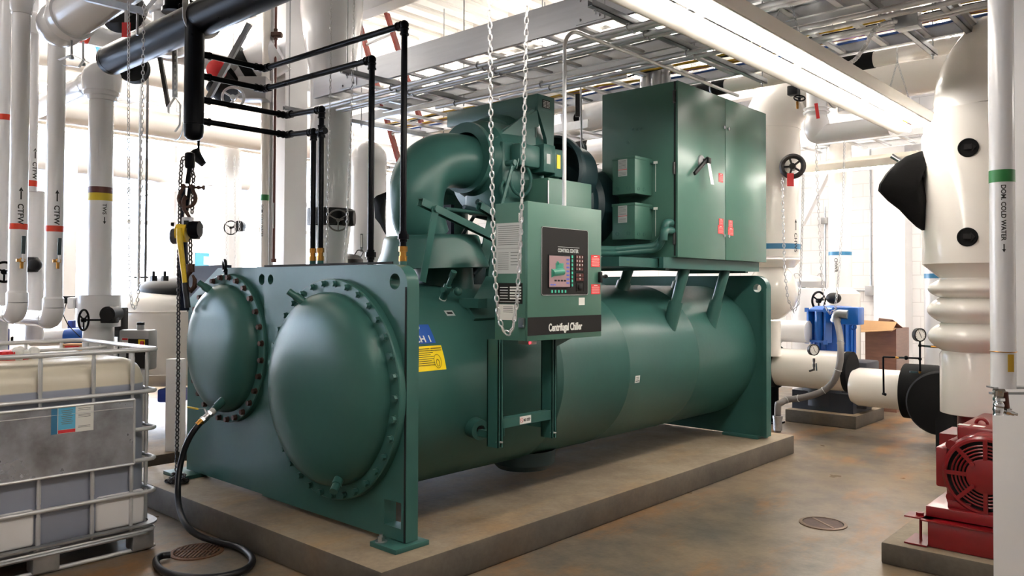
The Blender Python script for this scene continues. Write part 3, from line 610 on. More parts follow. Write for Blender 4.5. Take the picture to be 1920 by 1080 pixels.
# transformer boxes on the near side
for (zt, zb) in ((2.642, 2.345), (2.272, 1.985)):
    x0, x1, yb = -3.69, -3.475, 5.30
    mb = MB(); mb.box((x0, yb, zb), (x1, SY0, zt), .003); mb.box((x0-.004, yb-.004, zt-.022), (x1+.004, SY0, zt), .002); tb = part('transformer_box', mb, 'green_box', CB)
    mb = MB(); xl = x0+.06; mb.box((xl, yb-.006, zt-.155), (xl+.085, yb-.005, zt-.02)); mb.mi = 1
    for k in range(7): mb.box((xl+.008, yb-.0075, zt-.032-.010*k), (xl+.075, yb-.006, zt-.029-.010*k))
    for k in range(3): mb.box((xl+.008, yb-.0075, zt-.125-.010*k), (xl+.075, yb-.006, zt-.1225-.010*k))
    mb.mi = 2; mb.box((xl, yb-.0075, zt-.104), (xl+.085, yb-.006, zt-.100)); part('rating_label', mb, ['paper_grey', 'ink_grey', 'label_red'], tb)
    mb = MB(); mb.torus((x0+.05, yb-.002, zb+.045), (0, 1, 0), .014, .0015, 20, 5); k0 = part('knockout', mb, 'green', tb); copies(k0, [(.105, 0, 0)])
    mb = MB(); mb.torus((x1+.001, yb+.05, zb+.04), (1, 0, 0), .014, .0015, 20, 5); k0 = part('knockout', mb, 'green', tb); copies(k0, [(0, .08, 0)])
    mb = MB(); mb.box((x1+.0, SY0-.03, zt-.04), (x1+.04, SY0-.002, zt-.03)); mb.mi = 1; mb.box((x1+.035, SY0-.035, zt-.045), (x1+.07, SY0-.03, zt-.025)); mb.cyl((x1+.04, SY0-.012, zb+.03), (x1+.04, SY0-.012, zt-.04), .002, 6); part('wire_clip', mb, ['green', 'paper_white'], tb)
mb = MB()
for p in (atY(1178, 267, SY0), atY(1185, 242, SY0), atY(1193, 242, SY0), atY(1200, 241, SY0), atY(1183, 296, SY0)): mb.cyl(p, p-V((0, .008, 0)), .014, 12)
part('hole_plug', mb, 'green_box', CB)
# flexible conduits from the cabinet to the panel
for (du, dz) in ((0, 0), (.03, -.035)):
    mb = MB(); a = V((SX-.05, SY0-.03, 2.115+dz*1.8)); mb.tube(round_path([V((a.x+du*.3, SY0, a.z)), V((a.x+du*.3, SY0-.09-du, a.z)), V((a.x-.01, SY0-.09-du, a.z-.10)), V((a.x-.08, SY0-.10, 1.93-du)), V((-3.6, 5.2, 1.90-du)), V((-3.42, 4.2, 1.87-du))], .12, 8), .026, 14); cd_ = part('flexible_conduit', mb, 'green', CB)
    mb = MB(); mb.tube(round_path([V((a.x+du*.3, SY0-.001, a.z)), V((a.x+du*.3, SY0-.09-du, a.z)), V((a.x+du*.3-.005, SY0-.09-du, a.z-.08))], .06), .032, 14); part('conduit_elbow', mb, 'green', cd_)
# stand
mb = MB(); mb.box((-3.33, 5.42, 1.755), (-3.29, 7.12, 1.842)); mb.box((-3.42, 5.42, 1.755), (-3.33, 7.12, 1.762)); mb.box((-3.42, 5.42, 1.836), (-3.33, 7.12, 1.842)); mb.box((-3.96, 5.42, 1.76), (-3.92, 7.12, 1.842))
for yy in (5.5, 6.9): mb.box((-3.96, yy, 1.74), (-3.32, yy+.05, 1.83))
mb.box((-3.9, 4.9, 1.76), (-3.35, 5.44, 1.83)); part('stand_frame', mb, 'green', CB)
for (xt, yt, xb_, yb_) in ((-3.36, 5.87, -3.45, 5.80), (-3.36, 6.58, -3.45, 6.50), (-3.80, 5.70, -3.80, 5.60), (-3.80, 6.6, -3.80, 6.5)):
    zb_ = EZ+math.sqrt(max(.01, ER**2-(xb_-EX)**2)); t, bt = V((xt, yt, 1.757)), V((xb_-.01, yb_, zb_-.03)); m_ = bt.lerp(t, .42)
    mb = MB(); mb.cyl(bt, t, .044, 24); lg = part('stand_leg', mb, 'green', CB)
    mb = MB(); d = (t-bt).normalized(); x, y, _ = basis(d); n = 32; hi = mb.ring(m_, x, y, .060, n)
    lo = []
    for v in hi:
        p = v.co.copy(); k = 0
        while k < 400 and math.hypot(p.x-EX, p.z-EZ) > ER-.004: p -= d*.004; k += 1
        lo.append(mb.bm.verts.new(p))
    mb.bridge(hi, lo); hi2 = mb.ring(m_, x, y, .046, n); mb.bridge(hi2, hi); part('leg_sleeve', mb, 'green', lg)
# relief vents: brass fittings on the shells (the pipes are parts of the vent header)
# ------------------------------------------------------------------ room shell
XL, YW = -13.0, 12.6            # far left wall, back wall
XR, YN, ZC = 3.5, -2.5, 4.9     # right wall, near wall, roof deck
mb = MB(); mb.box((XL-.3, YN-.3, -.2), (XR+.3, YW+.3, 0)); struct('floor', mb, 'floor_concrete')
mb = MB(); mb.box((XL, YW, 0), (XR, YW+.25, ZC)); struct('wall_back', mb, 'cmu')
mb = MB(); mb.box((XR, YN, 0), (XR+.2, YW, ZC)); struct('wall_right', mb, 'wall_white')
nw = [(-12.4, -10.4)]
mb = MB(); mb.box((XL, YN-.25, 0), (XR, YN, 1.0)); mb.box((XL, YN-.25, 3.9), (XR, YN, ZC)); xs_ = [XL]+[k for w in nw for k in w]+[XR]
for i in range(0, len(xs_), 2): mb.box((xs_[i], YN-.25, 1.0), (xs_[i+1], YN, 3.9))
struct('wall_near', mb, 'wall_white')
for i, (a, b) in enumerate(nw):
    mb = MB()
    for (p, q) in (((a, 1.0), (b, 1.06)), ((a, 3.84), (b, 3.9)), ((a, 1.0), (a+.06, 3.9)), ((b-.06, 1.0), (b, 3.9)), (((a+b)/2-.03, 1.0), ((a+b)/2+.03, 3.9))): mb.box((p[0], YN-.16, p[1]), (q[0], YN-.08, q[1]))
    w = struct('window_%d' % (i+11), mb, 'white_paint')
    mb = MB(); mb.box((a+.03, YN-.125, 1.03), (b-.03, YN-.115, 3.87)); struct('pane', mb, 'glass', parent=w)
    li = bpy.data.lights.new('window_daylight', 'AREA'); li.shape = 'RECTANGLE'; li.size = b-a; li.size_y = 2.9; li.cycles.is_portal = True
    lo = bpy.data.objects.new('window_daylight', li); COL.objects.link(lo); lo.location = ((a+b)/2, YN-.2, 2.45); lo.rotation_euler = (PI/2, 0, 0)
# left wall with a row of tall windows
wins = [(-1.6, .5), (.9, 3.3), (3.7, 6.1), (6.5, 8.9), (9.3, 11.7)]; WZ0, WZ1 = .8, 4.2
mb = MB(); mb.box((XL-.25, YN, 0), (XL, YW, WZ0)); mb.box((XL-.25, YN, WZ1), (XL, YW, ZC)); ys = [YN]+[k for w in wins for k in w]+[YW]
for i in range(0, len(ys), 2): mb.box((XL-.25, ys[i], WZ0), (XL, ys[i+1], WZ1))
struct('wall_left', mb, 'wall_white')
for i, (a, b) in enumerate(wins):
    mb = MB()
    for (p, q) in (((a, WZ0), (b, WZ0+.06)), ((a, WZ1-.06), (b, WZ1)), ((a, WZ0), (a+.06, WZ1)), ((b-.06, WZ0), (b, WZ1)), (((a+b)/2-.03, WZ0), ((a+b)/2+.03, WZ1)), ((a, 2.6), (b, 2.66))):
        mb.box((XL-.16, p[0], p[1]), (XL-.08, q[0], q[1]))
    w = struct('window_%d' % (i+1), mb, 'white_paint')
    mb = MB(); mb.box((XL-.125, a+.03, WZ0+.03), (XL-.115, b-.03, WZ1-.03)); struct('pane', mb, 'glass', parent=w)
    if i >= 0:
        li = bpy.data.lights.new('window_daylight', 'AREA'); li.shape = 'RECTANGLE'; li.size = WZ1-WZ0; li.size_y = b-a; li.cycles.is_portal = True
        lo = bpy.data.objects.new('window_daylight', li); COL.objects.link(lo); lo.location = (XL-.2, (a+b)/2, (WZ0+WZ1)/2); lo.rotation_euler = (0, -PI/2, 0)
# roof deck: ribbed sheets on joists
mb = MB(); n = int((XR-XL)/.3)
for k in range(n+1):
    x = XL+k*.3; mb.box((x, YN, ZC), (x+.15, YW, ZC+.04)); mb.box((x+.15, YN, ZC+.08), (x+.3, YW, ZC+.12)); mb.box((x+.14, YN, ZC+.04), (x+.16, YW, ZC+.12)); mb.box((x-.01, YN, ZC+.04), (x+.01, YW, ZC+.12))
struct('ceiling', mb, 'deck_white')
for i, y in enumerate((2.0, 5.2, 8.4, 11.4)):
    mb = MB(); mb.box((XL, y-.09, ZC-.02), (XR, y+.09, ZC)); mb.box((XL, y-.09, ZC-.42), (XR, y+.09, ZC-.40)); mb.box((XL, y-.008, ZC-.40), (XR, y+.008, ZC-.02)); struct('trim_%d' % (i+1), mb, 'white_paint', label='white painted steel roof beam')
# daylight
W = bpy.data.worlds.new('sky'); SC.world = W; W.use_nodes = True; nt = W.node_tree; bg = nt.nodes['Background']
sky = nt.nodes.new('ShaderNodeTexSky'); sky.sky_type = 'NISHITA' if hasattr(sky, 'sky_type') else sky.sky_type; sky.sun_disc = False; sky.sun_elevation = math.radians(35); sky.sun_rotation = math.radians(-90); sky.altitude = 100; sky.air_density = 1; sky.dust_density = 2
bw = nt.nodes.new('ShaderNodeMix'); bw.data_type = 'RGBA'; bw.inputs['Factor'].default_value = .55; nt.links.new(sky.outputs[0], bw.inputs['A']); bw.inputs['B'].default_value = (10, 13, 18, 1)
nt.links.new(bw.outputs['Result'], bg.inputs['Color']); bg.inputs['Strength'].default_value = .62
SC.view_settings.view_transform = 'Standard'; SC.view_settings.look = 'None'; SC.view_settings.exposure = 1.42; SC.view_settings.gamma = 1; SC.view_settings.use_curve_mapping = False
SC.cycles.max_bounces = 8; SC.cycles.diffuse_bounces = 5; SC.cycles.glossy_bounces = 4; SC.cycles.transmission_bounces = 6; SC.cycles.sample_clamp_indirect = 8; SC.cycles.caustics_reflective = False; SC.cycles.caustics_refractive = False
SC.cycles.use_denoising = True; SC.cycles.use_adaptive_sampling = True; SC.cycles.adaptive_threshold = .02
# ------------------------------------------------------------------ concrete pads
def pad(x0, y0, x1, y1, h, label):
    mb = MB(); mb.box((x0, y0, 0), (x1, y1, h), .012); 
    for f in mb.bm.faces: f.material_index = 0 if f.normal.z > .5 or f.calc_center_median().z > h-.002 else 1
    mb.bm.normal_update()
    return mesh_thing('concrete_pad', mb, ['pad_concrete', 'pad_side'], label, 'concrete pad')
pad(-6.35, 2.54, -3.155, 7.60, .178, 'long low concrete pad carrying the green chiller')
# ------------------------------------------------------------------ light fixtures
def fixture(name, x, y0, y1, z, label, w=.26, along='y', chains=True, cat='light fixture', group=None, strength=None):
    mb = MB(); t = thing(name, ((x, (y0+y1)/2, z) if along == 'y' else ((y0+y1)/2, x, z)), label, cat, group)
    def B(m, a0, a1, b0, b1, z0, z1):
        if along == 'y': m.box((x+a0, b0, z0), (x+a1, b1, z1))
        else: m.box((b0, x+a0, z0), (b1, x+a1, z1))
    B(mb, -.05, .05, y0, y1, z+.05, z+.12)
    if w < .2: w = .16
    for s in (-1, 1):
        P = [(s*.072, z+.045), (s*w*.5, z-.012), (s*(w*.5+.012), z-.012), (s*(w*.5+.012), z+.075), (s*w*.5, z+.075), (s*w*.5, z+.0), (s*.074, z+.055)]
        if along == 'y': mb.prism([(x+p, y0, q) for p, q in P], (0, y1-y0, 0))
        else: mb.prism([(y0, x+p, q) for p, q in P], (y1-y0, 0, 0))
    m_ = max(2, int((y1-y0)/1.22)+1)
    for k in range(m_): yy = y0+(y1-y0-.02)*k/(m_-1); B(mb, -w*.5, w*.5, yy, yy+.02, z+.03, z+.06)
    part('reflector', mb, 'fixture_white', t)
    L = 1.22; n = max(1, int(round((y1-y0)/L)))
    for k in range(n):
        a, b = y0+(y1-y0)*k/n+.03, y0+(y1-y0)*(k+1)/n-.03
        for s in (-w*.24, w*.24):
            m = MB(); 
            if along == 'y': m.cyl((x+s, a, z+.01), (x+s, b, z+.01), .016, 10)
            else: m.cyl((a, x+s, z+.01), (b, x+s, z+.01), .016, 10)
            part('tube_lamp', m, 'tube_lamp', t)
    if chains:
        for f_ in (.12, .88):
            yy = y0+(y1-y0)*f_; mb = MB(); q = (x, yy) if along == 'y' else (yy, x); mb.cyl((q[0], q[1], z+.12), (q[0], q[1], ZC+.02), .004, 6); part('hanger_rod', mb, 'galv', t)
    return t
fixture('fluorescent_fixture', -2.01, -.1, 7.6, 2.99, 'long bright fluorescent fixture hanging in front of the green cabinet', w=.36, chains=False)
# added lamps that brighten the room, mostly out of view
def strip(x, y0, y1, z, label, group=None, along='y'):     # added bare lamp strip under the roof, brightens pipes and deck
    t = thing('fill_strip_lamp', (x, (y0+y1)/2, z) if along == 'y' else ((y0+y1)/2, x, z), label, 'light fixture', group)
    n = int((y1-y0)/1.22); B = (lambda a, b, c, d, e, f: ((x+a, c, e), (x+b, d, f))) if along == 'y' else (lambda a, b, c, d, e, f: ((c, x+a, e), (d, x+b, f)))
    mb = MB(); mb.box(*B(-.04, .04, y0, y1, z+.05, z+.11)); part('channel', mb, 'fixture_white', t)
    for k in range(n):
        a, b = y0+(y1-y0)*k/n+.03, y0+(y1-y0)*(k+1)/n-.03
        for s in (-.05, .05):
            mb = MB(); mb.cyl((x+s, a, z) if along == 'y' else (a, x+s, z), (x+s, b, z) if along == 'y' else (b, x+s, z), .016, 10); part('tube_lamp', mb, 'tube_lamp', t)
    mb = MB(); q = ((x, y0+.5), (x, y1-.5)) if along == 'y' else ((y0+.5, x), (y1-.5, x)); mb.cyl((*q[0], z+.1), (*q[0], ZC+.02), .005, 6); r_ = part('hanger_rod', mb, 'galv', t); copies(r_, [(q[1][0]-q[0][0], q[1][1]-q[0][1], 0)])
    return t
def extra_lights():
    G2 = 'bare lamp strips close under the roof'
    for x, a, b in ((-8.2, 1.5, 11.0), (-5.9, 6.6, 11.0), (-2.3, 8.8, 11.2), (-11.5, 1.5, 11), (-4.7, 7.0, 9.5), (-6.9, -1.5, .8), (-9.8, 1.5, 11), (-.2, 7.5, 11)): strip(x, a, b, 4.45, 'bare fluorescent strip close under the roof deck', G2)
    fixture('fluorescent_fixture', 8.3, -1.4, 3.0, 3.3, 'fluorescent fixture behind the near column, out of view', along='x')  # added lamp, hidden by column and riser, brightens the back right
    fixture('fluorescent_fixture', 6.2, .1, 3.2, 3.1, 'fluorescent fixture right of the near column, out of view', along='x')  # added fill lamp outside the view
    fixture('fluorescent_fixture', -4.6, 8.6, 12.2, 4.3, 'fluorescent fixture high behind the green cabinet', w=.3)  # added lamp that lifts the area behind the cabinet
extra_lights()
# ------------------------------------------------------------------ helpers for pipework
def depth(p): return (V(p)-EYE).dot(FW)
def pxr(px, p): return px/2*depth(p)/F_PX                         # radius of something px wide at p
def wrap_text(par, cx, cy, r, ztop, txt, size, a0, m='ink', arrow=None, down=True, nm='pipe_lettering', bold=.0012, gap=.03):
    """lettering that runs down a vertical pipe; arrow 'up' above it or 'down' below it"""
    cu = bpy.data.curves.new('lettering', 'FONT'); cu.body = txt; cu.size = size; cu.resolution_u = 3; cu.offset = bold
    t = bpy.data.objects.new('lettering', cu); COL.objects.link(t)
    me = bpy.data.meshes.new_from_object(t.evaluated_get(bpy.context.evaluated_depsgraph_get()))
    mb = MB(); rr = r+.0015; W = max(v.co.x for v in me.vertices)
    tb_ = bmesh.new(); tb_.from_mesh(me); bmesh.ops.triangulate(tb_, faces=tb_.faces[:]); bmesh.ops.subdivide_edges(tb_, edges=tb_.edges[:], cuts=2, use_grid_fill=True); bmesh.ops.triangulate(tb_, faces=tb_.faces[:]); tb_.to_mesh(me); tb_.free()
    def pt(tx, ty): a = a0+(ty-size*.35)/rr; return V((cx+math.cos(a)*rr, cy+math.sin(a)*rr, ztop-tx))
    vs = [mb.bm.verts.new(pt(p.co.x, p.co.y)) for p in me.vertices]
    for p in me.polygons:
        try: mb.bm.faces.new([vs[i] for i in p.vertices])
        except ValueError: pass
    bpy.data.objects.remove(t); bpy.data.curves.remove(cu); bpy.data.meshes.remove(me)
    def arr(z0, z1):                                              # shaft from z0, head at z1
        s = 1 if z1 > z0 else -1; h = size*.55; w = size*.09
        def q(ty, z): a = a0+ty/rr; return V((cx+math.cos(a)*rr, cy+math.sin(a)*rr, z))
        mb.quad(q(-w, z0), q(w, z0), q(w, z1-s*h), q(-w, z1-s*h)); mb.face(mb._m([q(-size*.28, z1-s*h), q(size*.28, z1-s*h), q(0, z1)]))
    if arrow == 'up': arr(ztop+gap, ztop+gap+size*1.7)
    if arrow == 'down': arr(ztop-W-gap, ztop-W-gap-size*1.4)
    return part(nm, mb, m, par, label='lettering '+txt.replace('\n', ' '), fixn=False)
def band(par, cx, cy, r, z0, z1, m, nm='color_band'):
    mb = MB(); mb.lathe((cx, cy, z0), (0, 0, 1), [(0, r+.0012), (z1-z0, r+.0012)], 40); return part(nm, mb, m, par)
def zat(v, p): return EYE.z+_ray(960, v).z*0+((CY-v)/F_PX+math.tan(PITCH))*depth(p)     # height seen at row v
def handwheel(par, c, axis, R, r, m='black_paint', nsp=3, shaft=None, nm='handwheel'):
    mb = MB(); x, y, d = basis(axis); c = V(c); mb.torus(c, axis, R, r, 32, 8); mb.cyl(c-d*r*1.6, c+d*r*1.6, r*2.1, 12)
    for k in range(nsp): a = 2*PI*k/nsp+PI/6; mb.cyl(c, c+(x*math.cos(a)+y*math.sin(a))*R, r*.75, 8)
    if shaft: mb.cyl(c, V(shaft), r*.9, 10)
    return part(nm, mb, m, par)
# ------------------------------------------------------------------ liquid tote
TX0, TX1, TY0, TY1 = -6.07, -4.87, 1.02, 2.18
T = thing('liquid_tote', ((TX0+TX1)/2, (TY0+TY1)/2, 0), 'caged plastic liquid tote with red cap and metal plate standing left of the chiller', 'liquid container')
mb = MB(); bx0, bx1, by0, by1, bz0, bz1 = TX0+.05, TX1-.03, TY0+.04, TY1-.03, .085, 1.165
mb.box((bx0, by0, bz0), (bx1, by1, bz1)); bmesh.ops.bevel(mb.bm, geom=mb.bm.edges[:], offset=.13, segments=6, profile=.5, affect='EDGES')
for f in mb.bm.faces: f.smooth = True
tb = part('bottle', mb, 'tote_plastic', T, label='milky plastic bottle, about three quarters full', ang=PI)
for (a, b) in ((1.05, 1.52), (1.84, 2.12)):
    mb = MB(); mb.box((bx1-.03, a, .17), (bx1+.014, b, .375)); bmesh.ops.bevel(mb.bm, geom=mb.bm.edges[:], offset=.02, segments=4, profile=.5, affect='EDGES'); part('foot_bulge', mb, 'tote_clear', tb)
mb = MB(); mb.lathe((-5.35, 1.52, 1.12), (0, 0, 1), [(0, .12), (.03, .12), (.035, .10), (.085, .098), (.095, .085), (.095, 0)], 40)
for k in range(16): a = 2*PI*k/16; mb.obox((-5.35+math.cos(a)*.099, 1.52+math.sin(a)*.099, 1.185), (.012, .014, .06), (math.cos(a), math.sin(a), 0), (-math.sin(a), math.cos(a), 0))
cap = part('screw_cap', mb, 'red_tag', T)
mb = MB(); random.seed(3)
for k in range(9): mb.sphere((-5.27+random.uniform(-.03, .03), 1.58+random.uniform(-.05, .05), 1.20+random.uniform(-.02, .02)), random.uniform(.018, .032), 10, 7)
part('seal_foam', mb, 'paper_white', cap)
def hoop(z, r=.0135):
    P = []
    for (x, y, a) in ((TX1-.05, TY1-.05, 0), (TX0+.05, TY1-.05, PI/2), (TX0+.05, TY0+.05, PI), (TX1-.05, TY0+.05, 3*PI/2)):
        P += [V((x+math.cos(a+PI/2*i/4)*.05, y+math.sin(a+PI/2*i/4)*.05, z)) for i in range(5)]
    return MB().tube(P, r, 10, closed=True)
for z in (1.215, .965, .74, .555, .36, .13): part('cage_hoop', hoop(z, .0145 if z > 1.2 else .0125), 'galv_light', T)
ybar = [TY0+.08, 1.29, 1.537, 1.815, 2.035]; xbar = [TX0+.12, TX0+.36, TX0+.6, TX0+.84, TX1-.12]
def post(x, y, nx, ny):
    mb = MB(); s = V((nx, ny, 0))*-.014
    for z0, z1 in ((.965, 1.215), (.74, .965), (.555, .74), (.36, .555), (.13, .36)):
        p = V((x, y, z0+.012))+s; q = V((x, y, z1-.012))+s; mb.tube([p, p.lerp(q, .1), p.lerp(q, .14), p.lerp(q, .86), p.lerp(q, .9), q], [.011, .010, .0125, .0125, .010, .011], 8)
    return part('cage_bar', mb, 'galv_light', T)
for y in ybar: post(TX1, y, 1, 0)
for x in xbar: post(x, TY1, 0, 1)
for y in ybar: post(TX0, y, -1, 0)
for x in xbar: post(x, TY0, 0, -1)
for x in (TX1-.42, TX0+.42):
    mb = MB(); mb.tube([(x, TY0, 1.19), (x, TY0+.05, 1.185), (x, TY1-.05, 1.185), (x, TY1, 1.19)], .010, 8); part('top_bar', mb, 'galv_light', T)
mb = MB(); pz0, pz1 = .545, .925
mb.box((TX1+.016, TY0+.06, pz0), (TX1+.020, 2.035, pz1)); pl = part('metal_plate', mb, 'galv_plate', T, label='galvanized metal sign plate')
mb = MB()
for (a, b) in (((TY0+.06, pz0), (2.035, pz0)), ((TY0+.06, pz1), (2.035, pz1)), ((2.035, pz0), (2.035, pz1)), ((TY0+.06, pz0), (TY0+.06, pz1))): mb.cyl((TX1+.02, a[0], a[1]), (TX1+.02, b[0], b[1]), .008, 8)
mb.cyl((TX1+.02, TY0+.06, pz1-.045), (TX1+.02, 2.03, pz1-.045), .0025, 6); part('plate_frame', mb, 'galv_light', pl)
X_, Z_ = V((0, 1, 0)), V((0, 0, 1)); o = V((TX1+.0205, 1.583, .775)); mb = MB()
mb.box(o, o+V((.001, .222, .148))); mb.mi = 1; mb.box(o+V((.001, 0, 0)), o+V((.0015, .032, .146))); mb.mi = 2; mb.box(o+V((.001, .036, .022)), o+V((.0015, .125, .146))); mb.mi = 3; mb.box(o+V((.001, .036, .002)), o+V((.0015, .125, .02)))
mb.mi = 4
for k in range(8): mb.box(o+V((.0015, .05+.004*(k % 3), .125-.0105*k)), o+V((.002, .112-.004*(k % 3), .1285-.0105*k)))
for z in (.13, .12, .095, .088, .081, .03, .023): mb.box(o+V((.001, .14, z)), o+V((.0015, .205, z+.0025)))
part('product_label', mb, ['paper_white', 'blue_band', 'cyan_paper', 'label_red', 'ink_grey'], pl, label='blue, red and white product label')
mb = MB(); zt = .165
P = []
for (x, y, a) in ((TX1-.09, TY1-.09, 0), (TX0+.09, TY1-.09, PI/2), (TX0+.09, TY0+.09, PI), (TX1-.09, TY0+.09, 3*PI/2)): P += [V((x+math.cos(a+PI/2*i/5)*.1, y+math.sin(a+PI/2*i/5)*.1, .168)) for i in range(6)]
mb.tube(P, 0, closed=True, sq=(.05, .01)); mb.tube([p+V((0, 0, -.05)) for p in P], .012, 8, closed=True)
for x in (TX1-.06, (TX0+TX1)/2, TX0+.06):
    for y in (TY1-.07, (TY0+TY1)/2-.02, TY0+.07): mb.obox((x, y, .082), (.11, .14 if y > 1.2 and y < 2 else .13, .135), bev=.012)
part('pallet', mb, 'galv', T)
for x in (TX1-.04, (TX0+TX1)/2, TX0+.04):
    mb = MB(); mb.tube([(x, TY0-.01, .022), (x, TY0+.02, .014), (x, TY1-.02, .014), (x, TY1+.01, .022)], .013, 10); part('skid', mb, 'galv_light', T)
# ------------------------------------------------------------------ floor drains and hose
def drain(p, r, label, slots, m):
    t = thing('floor_drain', p, label, 'floor drain', None); mb = MB(); mb.lathe(V(p), (0, 0, 1), [(0, r), (.006, r), (.008, r-.008), (.008, r*.86), (.005, r*.86)], 48, cap0=True); part('drain_rim', mb, m, t)
    mb = MB()
    if slots:
        mb.box(V(p)+V((-r*.8, -.007, .003)), V(p)+V((r*.8, .007, .009)))
        for k in range(-5, 6):
            h = math.sqrt(max(0, (r*.82)**2-(k*r*.145)**2)); mb.box(V(p)+V((k*r*.145-.006, -h, .003)), V(p)+V((k*r*.145+.006, h, .009)))
        mb.xform(Matrix.Translation(V(p)) @ Matrix.Rotation(math.radians(42), 4, 'Z') @ Matrix.Translation(-V(p)))
        g = part('grate', mb, m, t)
        mb = MB(); mb.lathe(V(p), (0, 0, 1), [(.0035, r*.84), (.0035, 0)], 40); part('drain_well', mb, 'gap_black', t)
    else:
        mb.lathe(V(p), (0, 0, 1), [(.006, r*.82), (.006, 0)], 40); mb.mi = 1; mb.obox(V(p)+V((0, 0, .0065)), (.016, r*1.62, .003), (.6, .8, 0), (-.8, .6, 0)); part('cover', mb, ['rust_steel', m], t)
    return t
drain((-4.64, 2.325, 0), .155, 'rusty slotted floor drain beside the black hose', True, 'drain_rust')
drain((-2.075, 5.474, 0), .155, 'round floor drain cover with one bar on the open floor', False, 'drain_steel')
hs = [atY(388, 783, 2.66), atY(370, 798, 2.58), atY(352, 825, 2.53), atY(340, 860, 2.50), atY(333, 905, 2.46), atY(334, 950, 2.42), atZ(350, 990, .10), atZ(378, 1008, .05), atZ(415, 1018, .03), atZ(450, 1026, .026), atZ(472, 1042, .026), atZ(474, 1058, .026), atZ(450, 1074, .026), atZ(400, 1084, .026), atZ(340, 1082, .026), atZ(300, 1070, .026), atZ(290, 1052, .026), atZ(300, 1042, .026), atZ(320, 1040, .026)]
P = hs
for _ in range(2):
    Q = [P[0]]
    for a, b in zip(P, P[1:]): Q += [a.lerp(b, .25), a.lerp(b, .75)]
    Q.append(P[-1]); P = Q
mb = MB(); mb.tube(P, .0195, 14); mesh_thing('drain_hose', mb, 'hose_black', 'black rubber hose hanging from the left chiller end and looping on the floor', 'hose')
VV = thing('drain_valve', atY(388, 780, 2.66), 'small ball valve with yellow lever on the left chiller end', 'valve')
a, b = atY(402, 768, 2.70), atY(370, 797, 2.585); d = (b-a).normalized()
mb = MB(); L = (b-a).length; mb.cyl(a, a+d*L*.18, .021, 14); mb.cyl(a+d*L*.2, a+d*L*.32, .026, 6); mb.cyl(a+d*L*.32, a+d*L*.6, .022, 16); mb.cyl(a+d*L*.6, a+d*L*.72, .026, 6); part('valve_body', mb, 'steel', VV)
mb = MB(); mb.cyl(a+d*L*.72, a+d*L*1.0, .021, 14); mb.cyl(a+d*L*.78, a+d*L*.84, .024, 14); part('hose_fitting', mb, 'brass', VV)
mb = MB(); mb.cyl(a+d*L*.02, a+d*L*.2, .0225, 14); part('seal_tape', mb, 'paper_white', VV)
mb = MB(); s = a+d*L*.42; e = s+V((-.02, -.01, .05)); mb.cyl(s, e, .009, 8); mb.bar(e, atY(372, 766, 2.60), .018, .004, bev=.001); part('lever_stem', mb, 'steel', VV)
mb = MB(); mb.bar(atY(372, 767, 2.60), atY(352, 763, 2.57), .024, .010, bev=.004); part('lever_grip', mb, 'yellow_paint', VV)
# ------------------------------------------------------------------ relief vent header (black)
HY = 2.493; HX = -4.99
VH = thing('vent_header', (HX, HY, 3.35), 'black steel vent header with hanging manifold and four branch pipes above the chiller', 'pipe')
c0, c1 = atY(208, 106, HY), atY(560, -30, HY); zc = 3.352; R = .112
mb = MB(); mb.lathe((c0.x, HY, zc), (1, 0, 0), [(-.01, 0), (-.01, R-.012), (.0, R), (.05, R), (.052, R-.004), (.056, R-.004), (.058, R), (3.4, R)], 48); part('header_pipe', mb, 'black_paint', VH)
mr = .062; zb = 2.60
mb = MB(); mb.lathe((HX, HY-.045, zb), (0, 0, 1), [(-.055, 0), (-.05, mr*.6), (-.03, mr*.93), (0, mr), (.045, mr), (.047, mr-.004), (.051, mr-.004), (.053, mr), (.72, mr)], 40); part('manifold_pipe', mb, 'black_paint', VH)
def fit(mb, p, d, r, L=.05): d = V(d).normalized(); p = V(p); mb.cyl(p-d*L/2, p+d*L/2, r*1.22, 18); mb.cyl(p-d*L/2, p-d*L*.3, r*1.42, 18); mb.cyl(p+d*L*.3, p+d*L/2, r*1.42, 18)
